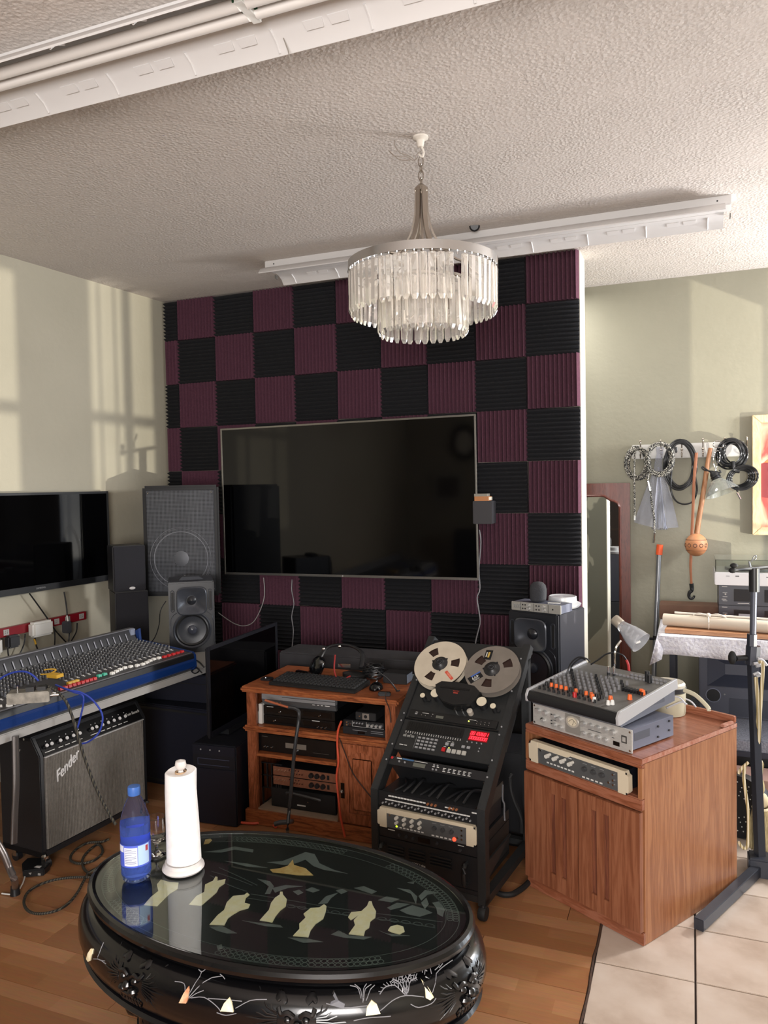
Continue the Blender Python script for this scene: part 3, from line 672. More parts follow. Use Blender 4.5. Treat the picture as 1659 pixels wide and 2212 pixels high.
# --- studio monitors (two of the same model)
def studio_monitor(label, mx, group=None):
    t = thing('studio_monitor', label, 'speaker', mx)
    W, H, D = .25, .40, .29; FB = mat('baffle grey', '#1b1d22', .35); RM = mat('baffle rim', '#3c3f46', .3, .4)
    part('cabinet', mat('vinyl wrap', '#26272f', .38), [(0, W, .02, D, 0, H)], t, bevel=.004)
    part('baffle', FB, [(0, W, -.004, .02, 0, H)], t, bevel=.007)
    # waveguide: rounded square with a flared dish and dome
    cx, cz = W/2, .295; N = 40
    def rr(a, hw, hh, p=5): c, s = math.cos(a), math.sin(a); k = (abs(c/hw)**p+abs(s/hh)**p)**(-1/p); return cx+k*c, cz+k*s
    vs = []; rows = [(.083, .078, -.0045, 5), (.078, .073, -.0075, 5), (.072, .067, -.004, 4), (.062, .06, .004, 2.2), (.04, .04, .016, 2), (.02, .02, .024, 2)]
    rows = [(a, b_, min(y, .024), p) for a, b_, y, p in rows]
    for hw, hh, y, p in rows: vs += [(*[(q := rr(2*PI*i/N, hw, hh, p))[0]], y-.003, q[1]) for i in range(N)]
    fs = [(r*N+i, r*N+(i+1) % N, (r+1)*N+(i+1) % N, (r+1)*N+i) for r in range(len(rows)-1) for i in range(N)]+[tuple((len(rows)-1)*N+i for i in range(N))]
    o = MB(mat('waveguide grey', '#45484f', .22, .35)).add([(x, y-.022, z) for x, y, z in vs], fs).build('waveguide', t)
    MB(mat('tweeter dome', '#202227', .25)).lathe([(.026, -.001), (.0245, .006), (.014, .013), (0, .016)], (cx, -.004, cz), (0, -1, 0), 20).build('tweeter', t)
    wz = .13
    MB(RM).lathe([(.102, 0), (.106, .006), (.100, .0085), (.092, .004)], (W/2, -.004, wz), (0, -1, 0), 48).build('woofer_rim', t)
    MB(mat('rubber surround', '#0d0e11', .5)).lathe([(.092, .004), (.085, .009), (.076, .004)], (W/2, -.004, wz), (0, -1, 0), 48).build('surround', t)
    MB(mat('woofer cone', '#1d2027', .3)).lathe([(.076, .004), (.05, .0012), (.026, .001), (.025, .0012)], (W/2, -.0045, wz), (0, -1, 0), 48).build('cone', t)
    MB(mat('dust cap', '#33363f', .22)).lathe([(.026, .001), (.024, .008), (.013, .014), (0, .016)], (W/2, -.0045, wz), (0, -1, 0), 24).build('dust_cap', t)
    for x in (.022, W-.022):
        b = MB(mat('port slot', '#050506', .6)); b.box(x-.006, x+.006, -.0048, -.003, .245, .345).build('port', t)
        b = MB(RM); P = []
        for i in range(16): a = 2*PI*i/16; P.append((x+.0095*math.cos(a), -.0055, (.345 if math.sin(a) >= 0 else .245)+.0095*math.sin(a)))
        b.tube(P, .0018, 6, closed=True).build('port_rim', t)
    P = [(cx-.082, -.0055, .228), (cx-.1, -.0055, .215), (cx-.115, -.0055, .18), (cx-.118, -.0055, .02)]
    for sg in (1, -1): MB(RM).tube([(cx+sg*(x-cx), y, z) for x, y, z in P], .0016, 5, smooth=4).build('baffle_line', t)
    MB(mat('green led', '#b7d43a', .3, emit=('#b9e03a', 1.5))).box(.168, .178, -.006, -.004, .222, .226).build('power_light', t)
    b = MB(RM)
    for x, z in ((.06, .355), (.19, .355), (.06, .235), (.19, .235)): b.cyl((x, -.004, z), (x, -.0105, z), .003, n=8)
    b.build('baffle_screws', t)
    return t
studio_monitor('black studio monitor standing on the far end of the grey desk', Ms((*(-2.124,-1.02,0.68)[:2], .68), 37))
b = MB(mat('charcoal cloth', '#34363c', .8)); b.prism([(-.07, 0, 0), (.0, 0, -.0), (.07, 0, 0), (.045, 0, .018), (-.05, 0, .02)], (0, .05, 0)); o = b.build('folded_pad', None, 'small dark folded pad on top of the studio monitor below the stage loudspeaker', 'pad'); o.matrix_world = Ms((-2.07, -.88, 1.081), 37)
MB(BLK).tube([(-2.269,-0.854,0.948),(-2.3,-0.868,0.892),(-2.308,-0.874,0.81),(-2.331,-0.886,0.737),(-2.358,-0.898,0.701)], .003, 5, smooth=4).build('speaker_wire', None, 'thin black wire drooping between speaker stack and studio monitor', 'cable')
MB(BLK).tube([(-1.928,-1.112,0.684),(-1.886,-1.115,0.684),(-1.824,-1.16,0.684),(-1.741,-1.244,0.684)], .0035, 5, smooth=4).build('speaker_wire', None, 'black wire lying along the desk end under the studio monitor', 'cable')
MB(BLK).tube([(-1.877,-1.177,0.684),(-1.784,-1.258,0.684),(-1.753,-1.332,0.684),(-1.705,-1.368,0.684),(-1.728,-1.303,0.684),(-1.796,-1.24,0.684),(-1.728,-1.303,0.684),(-1.679,-1.349,0.684)], .0035, 5, smooth=4).build('speaker_wire', None, 'curled black lead at the front corner of the grey desk', 'cable')
# --- screen, tower and boxes in the dark corner
def dark_corner():
    mx = Ms((-1.535, -1.50, .415), 92)
    t = flat_tv('television', 'dark flat television standing on edge between desk and oak rack cabinet', .70, .435, mx, .05, .018, .01, mat('dark bezel', '#15161c', .35))
    part('foot', BLK, [(.15, .55, -.01, .10, -.025, .0)], t)
    NV = mat('dark navy box', '#0d1020', .6)
    def carton(label, mx, W, D, H, m=NV, name='equipment_case', cat='case'):
        t = thing(name, label, cat, mx); part('shell', m, [(0, W, 0, D, 0, H)], t, bevel=.006); return t
    t = carton('black computer tower with outlined drive bay beside oak rack cabinet', Ms((-1.64, -1.50, 0), 4), .235, .40, .385, mat('tower black', '#0d0f18', .5), 'computer_tower', 'computer')
    b = MB(mat('bay outline', '#3b3f55', .5)); x0, x1, z0, z1 = .03, .2, .285, .315
    b.box(x0, x1, -.003, 0, z0, z0+.0025).box(x0, x1, -.003, 0, z1, z1+.0025).box(x0, x0+.0025, -.003, 0, z0, z1).build('drive_bay', t)
    part('front_panel', mat('tower front', '#101320', .45), [(.004, .231, -.004, 0, .004, .27), (.004, .231, -.004, 0, .335, .381)], t, bevel=.001)
    for k in range(3): MB(GRY).cyl((.05+.05*k, -.004, .36), (.05+.05*k, -.006, .36), .004, n=8).build('button', t)
    t = carton('large black flight case pushed under the far end of the desk', Ms((-2.35, -1.16, 0), -2), .62, .5, .44)
    for z in (.02, .41): part('edge_strip', BLK2, [(-.003, .623, -.003, .004, z, z+.012)], t)
    t = carton('low black case on top of the large flight case under the desk', Ms((-2.25, -1.1, .442), 3), .42, .4, .15)
    part('lid_line', BLK2, [(-.002, .422, -.002, .004, .1, .104)], t)
dark_corner()
# --- things on the floor at left
b = MB(BLK); P = [(-2.051,-2.141,0.003),(-2.064,-2.099,0.003),(-1.97,-2.065,0.003),(-1.931,-2.106,0.003),(-1.919,-2.15,0.003),(-1.991,-2.192,0.003)]; b.prism([Vector(p) for p in P], (0, 0, .03)); o = b.build('power_brick', None, 'angular black power box with paper labels on the laminate by the amplifier', 'adapter', bevel=.004)
for P in ([(-1.968,-2.155,0.034),(-1.966,-2.142,0.034),(-1.945,-2.136,0.034),(-1.939,-2.153,0.034)], [(-1.95,-2.201,0.034),(-1.94,-2.194,0.034),(-1.93,-2.21,0.034)], [(-1.913,-2.188,0.034),(-1.899,-2.187,0.034),(-1.887,-2.199,0.034),(-1.9,-2.201,0.034)]):
    MB(PRN).prism([Vector(p) for p in P], (0, 0, .0008)).build('sticker', o)
MB(BRD).tube([(-1.892,-1.799,0.008),(-1.905,-1.832,0.008),(-1.954,-1.859,0.008),(-1.962,-1.918,0.008),(-1.938,-1.982,0.008),(-1.896,-2.02,0.008),(-1.843,-2.022,0.008),(-1.811,-1.981,0.008),(-1.825,-1.915,0.008),(-1.873,-1.868,0.008),(-1.905,-1.861,0.008),(-1.896,-1.922,0.008),(-1.869,-1.984,0.008),(-1.815,-2.041,0.008),(-1.753,-2.077,0.008),(-1.718,-2.088,0.008)], .0055, 8, smooth=6).build('braided_cable', None, 'braided black cable coiled in a small double loop near the amplifier caster', 'cable')
MB(BRD).tube([(-1.729,-1.983,0.019),(-1.733,-2.044,0.019),(-1.736,-2.094,0.019),(-1.703,-2.16,0.019),(-1.666,-2.229,0.019),(-1.64,-2.305,0.019),(-1.647,-2.362,0.019),(-1.689,-2.397,0.019),(-1.743,-2.397,0.019),(-1.807,-2.359,0.019),(-1.854,-2.297,0.019),(-1.857,-2.238,0.019),(-1.827,-2.182,0.019),(-1.769,-2.141,0.019),(-1.697,-2.115,0.019),(-1.64,-2.099,0.019)], .0055, 8, smooth=6).build('braided_cable', None, 'braided black cable lying in one wide teardrop loop on the laminate', 'cable')
def chair_leg():
    t = thing('chair', 'bent steel chair leg with black foot at the left edge of the photo', 'chair', X4(*(-1.919,-2.298,0)))
    P = tol(t, [(-1.792,-2.569,0.393),(-1.737,-2.548,0.366),(-1.704,-2.537,0.316),(-1.683,-2.53,0.259),(-1.665,-2.525,0.213),(-1.66,-2.524,0.186)])
    P[-1] = (0, 0, .03); MB(mat('dull steel tube', '#7a7472', .32, .8)).tube(P, .0125, 10, smooth=5).build('leg', t)
    MB(BLK).cyl((0, 0, 0), (0, 0, .035), .02, .016).build('foot', t)
    MB(mat('maroon seat cloth', '#4e2530', .8)).sph((-.35, -.28, .42), .2, 16, sz=.25).build('seat', t)
chair_leg()
MB(WHT).tube([(-1.967,-2.319,0.006),(-1.926,-2.312,0.006),(-1.916,-2.294,0.006),(-1.947,-2.237,0.006),(-1.985,-2.188,0.006),(-2.015,-2.15,0.006)], .003, 6, smooth=5).build('white_cable', None, 'white cable running from the chair foot to the black power box', 'cable')
# ================================================================ OAK RACK CABINET AND ITS EQUIPMENT
OX, OY = -1.385, -1.414
def oak_cabinet():
    t = thing('oak_cabinet', 'dark oak equipment cabinet with open shelves and one panelled door', 'cabinet', X4(OX, OY, 0)); W, D = .76, .44
    b = MB(OAK); b.prism([(-.022, -.016, .645), (-.028, -.024, .652), (-.022, -.03, .66), (-.006, -.03, .66)][::-1], (.0, .0, .0)) if 0 else None
    b.box(-.022, W+.022, -.022, D, .634, .66); b.build('top', t, bevel=.008)
    for x in (0, W-.05): part('stile', OAKV, [(x, x+.05, 0, .02, .07, .634)], t, bevel=.002)
    part('side_panel', OAKV, [(0, .018, .02, D, .0, .634)], t); part('side_panel', OAKV, [(W-.018, W, .02, D, .0, .634)], t)
    part('back_panel', mat('dark hardboard', '#1d120c', .8), [(.018, W-.018, D-.008, D, .02, .634)], t)
    b = MB(OAK); b.box(-.018, W+.018, -.018, .02, .445, .473); b.build('rail', t, bevel=.011)
    part('shelf', OAK, [(.018, W-.018, .02, D-.01, .455, .472)], t)
    part('shelf', OAK, [(.05, .467, .0, D-.01, .327, .343)], t, bevel=.001)
    part('shelf', noisy('pale shelf edge', '#8d7a68', '#9a8876', 20, .6), [(.05, .467, .002, D-.01, .055, .078)], t)
    part('divider', OAKV, [(.467, .483, .006, D-.01, .07, .445)], t)
    b = MB(OAK); b.box(-.014, W+.014, -.014, .01, 0, .07); b.build('base_moulding', t, bevel=.004)
    d = part('door', OAKV, [(.483, W-.05, -.002, .016, .075, .443)], t, bevel=.001)
    m = MB(OAKV); m.box(.483, .533, -.012, -.002, .078, .44).box(W-.098, W-.052, -.012, -.002, .078, .44).box(.533, W-.098, -.012, -.002, .078, .125)
    P = [(.533, -.012, .44), (W-.098, -.012, .44), (W-.098, -.012, .385)]
    for i in range(9): f = i/8; P.append((W-.098-(W-.098-.533)*f, -.012, .385+.022*math.sin(PI*f)))
    m.prism(P, (0, .01, 0)); m.build('frame_rail', d, bevel=.001)
    part('raised_panel', OAKV, [(.55, W-.115, -.008, -.002, .14, .375)], d, bevel=.003)
    h = MB(mat('dark brass', '#2b241c', .35, .8)); h.box(.494, .512, -.014, -.011, .19, .26).build('escutcheon', d)
    MB(mat('steel knob', '#b9b6b0', .25, .9)).lathe([(0, .02), (.006, .018), (.009, .012), (.004, .004), (.004, 0)], (.503, -.013, .225), (0, -1, 0), 14).build('knob', d)
oak_cabinet()
def unit(name, label, cat, x, y, z, w, h, d, m, group=None, rz=0):
    t = thing(name, label, cat, X4(OX+x, OY+y, z, rz), group); part('case', m, [(0, w, 0, d, 0, h)], t, bevel=.002); return t
def dots(t, m, L, name='button', r=.004, l=.006, y=0, kind='stuff', n=8):
    b = MB(m)
    for x, z in L: b.knob(x, z, r, l, y, n)
    return b.build(name, t, kind=kind if len(L) > 1 else None)
def bars(t, m, L, name='print', y=0, kind='stuff', d=.0006):
    b = MB(m)
    for x0, x1, z0, z1 in L: b.box(x0, x1, y-d, y, z0, z1)
    return b.build(name, t, kind=kind if len(L) > 1 else None)
def oak_contents():
    SV = mat('silver fascia', '#8c8d8f', .4, .2)
    t = thing('disc_player', 'slim silver disc player on top of the black decks in oak cabinet', 'disc player', X4(OX+.06, OY+.045, .563, 0))
    part('case', BLK, [(.01, .38, .02, .32, 0, .05)], t)
    b = MB(SV); b.prism([(0, -.004, .056), (0, .02, .056), (0, .02, .029), (0, -.004, .029)], (.388, 0, 0)); b.build('fascia', t)
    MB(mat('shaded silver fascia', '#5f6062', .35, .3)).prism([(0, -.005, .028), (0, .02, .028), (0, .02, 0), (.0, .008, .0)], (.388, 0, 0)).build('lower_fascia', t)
    part('tray_line', BLK, [(.11, .388, -.0052, -.004, .044, .046)], t); dots(t, CHR, [(.03, .018), (.055, .018), (.085, .018), (.105, .018)], y=-.001)
    bars(t, PRN, [(.27, .285, .022, .028), (.295, .305, .022, .028), (.315, .325, .022, .028), (.335, .36, .022, .028)], y=-.003)
    for k, (z, nm, lab) in enumerate(((.519, 'disc_changer', 'upper black deck beneath the slim silver disc player'), (.473, 'video_recorder', 'lower black deck standing directly on oak cabinet rail'))):
        t = unit(nm, lab, 'deck', .068, .04, z, .378, .044, .3, mat('deck black', '#0c0c0d', .3))
        part('tray_door', GLB, [(.02, .2, -.002, 0, .012, .036), (.215, .36, -.002, 0, .012, .036)], t)
        bars(t, PRN, [(.02, .055, .037, .0395)] if not k else [(.26, .3, .038, .0405)], y=-.0005)
        dots(t, CHR, [(.29, .012), (.31, .012), (.33, .012), (.06, .02)] if k else [(.09, .018), (.3, .02)], r=.0035, y=-.002)
    for x, w_, h_, z, lab in ((.048, .018, .095, .4735, 'tall white boxed book leaning beside the black decks'), (.032, .009, .055, .4735, 'thin white booklet left of the tall white boxed book')):
        o = MB(mat('white card', '#cfcac4', .7)).box(OX+x, OX+x+w_, OY+.03, OY+.2, z, z+h_).build('book', None, lab, 'book', bevel=.001)
    # right bay
    t = unit('mixer', 'small black mixer with row of silver knobs in the right bay of oak cabinet', 'mixer', .492, .03, .4735+.034, .2, .03, .2, BLK)
    dots(t, mat('silver knob', '#b9b9b8', .3, .5), [(.125+.02*k, .015) for k in range(4)], 'knob', .0075, .01); dots(t, CHR, [(.02, .02), (.035, .012), (.02, .008)], 'jack', .005, .005)
    dots(t, GRY, [(.055+.014*k, .02) for k in range(4)], 'small_knob', .004, .006); bars(t, PRN, [(.046, .047, .004, .028), (.115, .116, .004, .028), (.046, .2, .003, .004)], y=-.0005)
    t = unit('recorder', 'flat dark cassette unit under the small mixer in oak cabinet', 'recorder', .49, .028, .4735, .21, .033, .22, mat('dark slate', '#1b1c1f', .4))
    bars(t, GRY, [(.05, .12, .02, .0215), (.14, .2, .022, .0235), (.14, .2, .014, .0155)], y=-.0005); part('window', GLB, [(.075, .11, -.001, 0, .006, .018)], t)
    t = unit('adapter_box', 'little black box with square silver socket on top of the small mixer', 'box', .55, .04, .5395, .1, .035, .12, mat('matt black case', '#131315', .6))
    part('socket_plate', mat('silver plate', '#a8a6a2', .3, .7), [(.035, .068, -.003, 0, .004, .032)], t); MB(BLK).cyl((.0515, -.003, .018), (.0515, -.005, .018), .008).build('socket', t); dots(t, CHR, [(.022, .018)], 'button')
    # middle shelf
    t = unit('receiver', 'black receiver with grey display behind the hooked black stand', 'receiver', .045, .03, .3445, .405, .082, .34, mat('deck black', ''))
    part('display', mat('tan grey display', '#6d665e', .3), [(.145, .255, -.001, 0, .028, .052)], t); dots(t, CHR, [(.03, .022), (.045, .022), (.07, .022)], r=.003)
    MB(CHR).knob(.2, .016, .008, .012).build('volume_knob', t)
    bars(t, mat('dim print', '#55504a', .5), [(.02, .05, .07, .072), (.29, .37, .02, .021)], y=-.0005)
    # rails with two copper compressors
    t = thing('rack_frame', 'open black rack frame holding two copper-faced compressors', 'rack frame', X4(OX+.03, OY+.045, .079))
    b = MB(BLK2)
    for x in (-.0, .025, .05, .075, .1): b.box(x+.018, x+.024, 0, .01, .08, .2)
    for z in (.08, .14, .2): b.box(.015, .13, .0, .006, z, z+.004)
    for x in (.018, .105, .432): b.box(x, x+.006, .02, .26, .0, .004).box(x, x+.006, .25, .26, 0, .2).box(x, x+.006, .0, .01, 0, .2)
    b.build('frame', t)
    COP = noisy('copper fascia', '#8a5d49', '#9a6b55', 60, .4, metal=.5)
    for k, lab in ((1, 'upper copper-faced compressor in oak cabinet'), (0, 'lower copper-faced compressor in oak cabinet')):
        t = unit('compressor', lab, 'compressor', .118, .035, .19+.045*k, .335, .041, .2, BLK, 'copper-faced compressors')
        part('fascia', COP, [(0, .335, -.003, 0, 0, .041)], t, bevel=.001)
        dots(t, CHR, [(.012+.017*i, .025) for i in range(8)], 'switch', .0035, .008, -.003); dots(t, mat('dark red knob', '#4d1f18', .4), [(.09+.016*i, .033) for i in range(4)]+[(.1+.014*i, .018) for i in range(5)], 'small_knob', .003, .006, -.003)
        for i in range(3): MB(BLK).knob(.205+.03*i, .021, .0125, .012, -.003, 16).build('knob', t)
        part('meter', BLK, [(.285, .297, -.004, -.003, .01, .031)], t)
    t = unit('power_amplifier', 'bulky black power amplifier on the bottom shelf of oak cabinet', 'amplifier', .1, .04, .079, .34, .09, .33, mat('matt black case', ''))
    MB(mat('grey handle', '#3a3b3c', .4)).tube([(.09, -.012, .078), (.12, -.02, .085), (.24, -.02, .074), (.27, -.012, .066)], .007, 8, smooth=3).build('handle', t)
    bars(t, PRN, [(.14, .185, .02, .026)], y=-.001); dots(t, CHR, [(.2, .045)], 'power_light', .003)
    # on top
    t = thing('keyboard', 'black computer keyboard on the oak cabinet top', 'keyboard', X4(-1.287, -1.372, .661, R(-2.5))); W, D = .46, .165
    KB = mat('keyboard black', '#141516', .5)
    MB(KB).prism([(0, 0, 0), (0, D, 0), (0, D, .026), (0, 0, .014)][::-1], (W, 0, 0)).build('case', t, bevel=.003)
    b = MB(mat('key black', '#222325', .45))
    for r_ in range(6):
        for c in range(22): x, y = .012+.0199*c, .022+.0225*r_; z = .0145+.012*y/D; b.hexa([(x, y, z), (x+.017, y, z), (x+.017, y+.018, z), (x, y+.018, z)], [(x+.002, y+.002, z+.008), (x+.015, y+.002, z+.008), (x+.015, y+.016, z+.0085), (x+.002, y+.016, z+.0085)])
    b.build('key', t, kind='stuff')
    t = thing('mouse', 'glossy black computer mouse right of the keyboard', 'mouse', X4(-.772, -1.275, .6605, .2))
    MB(GLB).sph((0, 0, .0), .034, 20, sx=.95, sy=1.5, sz=.9).build('shell', t); 
    for v in t.children[0].data.vertices: v.co.z = max(v.co.z, 0)
    MB(GRY).box(-.002, .002, .01, .03, .028, .032).build('scroll_wheel', t)
    # headphones lying down
    t = thing('headphones', 'black over-ear headphones with red cord lying behind the keyboard', 'headphones', X4(-1.02, -1.14, .6605, .1) @ Matrix.Scale(1.3, 4))
    b = MB(GLB); b.lathe([(0, 0), (.038, .002), (.044, .012), (.042, .03), (.03, .038), (0, .04)], (-.075, .0, .03), (-.75, -.5, .45), 24).build('ear_cup', t)
    MB(mat('ear pad', '#0d0d0e', .6)).lathe([(.018, 0), (.03, -.012), (.044, -.006), (.046, .008), (.03, .014), (0, .012)], (.065, -.02, .0155), (.1, .1, 1), 24).build('ear_cup', t)
    MB(BLK).tube([(-.09, .01, .06), (-.07, .06, .1), (.0, .09, .105), (.07, .06, .085), (.085, .0, .04)], .010, 8, smooth=5, flat=.6).build('headband', t)
    b = MB(CHR)
    for x, z in ((-.075, .1), (-.01, .112)): b.sph((x, .03, z), .006, 8)
    b.box(.0, .05, -.02, -.015, .045, .058).build('metal_bracket', t)
    MB(mat('red cord', '#8e2222', .5)).tube([(-.01, -.02, .09), (.0, -.06, .04), (.03, -.09, .014), (.07, -.08, .03)], .003, 6, smooth=5).build('cord', t)
    # clutter
    o = MB(GLB).box(-.045, .045, -.012, .012, 0, .012).build('remote_control', None, 'small black remote with red tip behind keyboard at the left', 'remote', bevel=.003); o.location = (-1.235, -1.12, .6605); o.rotation_euler.z = -.3
    MB(ORG).box(.045, .075, -.007, .007, .002, .009).build('tip', o)
    o = MB(BLK).box(-.05, .05, -.008, .008, 0, .009).build('pocket_torch', None, 'slim black torch with bright lens behind the keyboard', 'torch', bevel=.002); o.location = (-1.10, -1.165, .6605); o.rotation_euler.z = -.12
    b = MB(CHR); b.sph((-.03, -.006, .012), .004, 8).sph((-.018, -.006, .012), .004, 8).build('lens', o)
    o = MB(BLK).box(-.035, .02, -.02, .02, 0, .012).build('card_reader', None, 'little black gadget with bright dot at left end of keyboard', 'gadget', bevel=.003); o.location = (-1.335, -1.29, .6605); MB(CHR).sph((-.01, -.012, .013), .0035, 8).build('dot', o)
    o = MB(mat('matt black case', '')).box(-.06, .06, -.04, .04, 0, .05).build('power_supply', None, 'black power supply block with pale end behind the mouse', 'adapter', bevel=.003); o.location = (-.72, -1.13, .6605); part('end_plate', mat('blue grey plate', '#76808f', .4), [(.0605, .062, -.036, .036, .006, .046)], o)
    b = MB(BLK)
    for k in range(14): a = k*2.4; r_ = .03+.004*(k % 4); b.tube([(r_*math.cos(a+q)*1.4, r_*math.sin(a+q), .012+.004*k+.01*math.sin(q*2)) for q in [i*.9 for i in range(8)]], .0035, 5, closed=True, smooth=2)
    o = b.build('cable_bundle', None, 'tangled bundle of black leads beside the power supply block', 'cables'); o.location = (-.845, -1.12, .665)
    o = MB(mat('clear case', '#8fa0ae', .2)).box(-.05, .05, -.03, .03, 0, .01).build('plastic_case', None, 'pale translucent plastic case at the right rear of oak cabinet top', 'case', bevel=.002); o.location = (-.665, -1.03, .6605)
    MB(BLK).tube([(-0.629,-1.655,0.86),(-0.604,-1.646,0.837),(-0.575,-1.635,0.813),(-0.554,-1.628,0.789),(-0.539,-1.623,0.765)]+[(-0.525,-1.649,0.766),(-0.514,-1.645,0.769)], .0035, 6, smooth=4).build('black_lead', None, 'black lead running from cable bundle to plug at cabinet front edge', 'cable')
    o = MB(BLK).box(-.028, .028, -.012, .012, 0, .018).build('plug', None, 'black plug lying at the right front corner of the oak cabinet top', 'plug', bevel=.004); o.location = (-.69, -1.375, .6605); o.rotation_euler.z = .2
    MB(mat('brown lead', '#2b1a12', .6)).tube([(-0.879,-1.939,0.842),(-0.899,-1.948,0.816),(-0.894,-1.948,0.778),(-0.884,-1.945,0.74)]+[(-0.672,-1.886,0.627),(-0.652,-1.88,0.568),(-0.627,-1.873,0.497),(-0.588,-1.859,0.437),(-0.555,-1.848,0.397)], .0028, 6, smooth=5).build('brown_lead', None, 'thin dark brown lead crossing the oak door diagonally', 'cable') if 0 else None
    MB(mat('brown lead', '#2b1a12', .6)).tube([(-0.656,-1.44,0.697),(-0.66,-1.44,0.666),(-0.641,-1.44,0.619),(-0.636,-1.44,0.564)], .0025, 6, smooth=5).build('brown_lead', None, 'thin dark lead hanging from plug over cabinet right stile', 'cable')
    MB(mat('brown lead', '')).tube([(-0.889,-1.435,0.467),(-0.86,-1.435,0.394),(-0.827,-1.435,0.316),(-0.774,-1.435,0.253),(-0.731,-1.435,0.209)], .0025, 6, smooth=5).build('brown_lead', None, 'thin dark lead crossing the oak door diagonally', 'cable')
    MB(mat('orange red cable', '#c04a30', .45)).tube([(-0.868,-1.455,0.552),(-0.886,-1.455,0.506),(-0.891,-1.455,0.442),(-0.887,-1.455,0.366),(-0.898,-1.455,0.295),(-0.89,-1.455,0.195),(-0.881,-1.455,0.113),(-0.862,-1.455,0.027)], .0048, 8, smooth=6).build('orange_cable', None, 'orange-red cable hanging down the middle of the oak cabinet front', 'cable')
    MB(mat('orange red cable', '')).tube([(-1.45,-1.446,0.01),(-1.395,-1.448,0.01),(-1.341,-1.435,0.01),(-1.311,-1.408,0.01),(-1.274,-1.408,0.01),(-1.226,-1.438,0.01)], .006, 8, smooth=5).build('orange_cable', None, 'orange cable lying on floor in front of oak cabinet left base', 'cable')
    MB(mat('orange tassel cable', '#a35a3c', .6)).tube([(-1.253,-1.46,0.614),(-1.205,-1.46,0.605),(-1.169,-1.46,0.598),(-1.132,-1.46,0.592)], .009, 8, smooth=3, flat=.6).build('orange_strap', None, 'faded orange strap lying on the black deck under the disc player', 'strap')
    t = thing('microphone_stand', 'slim black hooked stand in front of the oak cabinet shelves', 'stand', X4(*(-1.105,-1.498,0)))
    MB(BLK2).tube(tol(t, [(-0.934,-1.815,0.708),(-0.907,-1.805,0.702),(-0.893,-1.8,0.679),(-0.903,-1.807,0.6),(-0.914,-1.815,0.504),(-0.925,-1.824,0.374),(-0.933,-1.83,0.29),(-0.939,-1.836,0.194)])+[(0, 0, .01)], .0075, 8, smooth=4).build('pole', t)
    MB(BLK2).tube(tol(t, [(-1.029,-1.786,0.2),(-1.007,-1.777,0.207),(-0.977,-1.765,0.209)])+[(0, 0, .08)], .01, 8).build('foot_bar', t)
    o = part('storage_case', noisy('dusty grey vinyl', '#28272a', '#333235', 12, .7), [(0, .82, 0, .22, 0, .70)], None, bevel=.008); o.location = (-1.52, -.86, 0); tag(o, 'dusty dark grey case standing between oak cabinet and foam wall', 'case')
oak_contents()
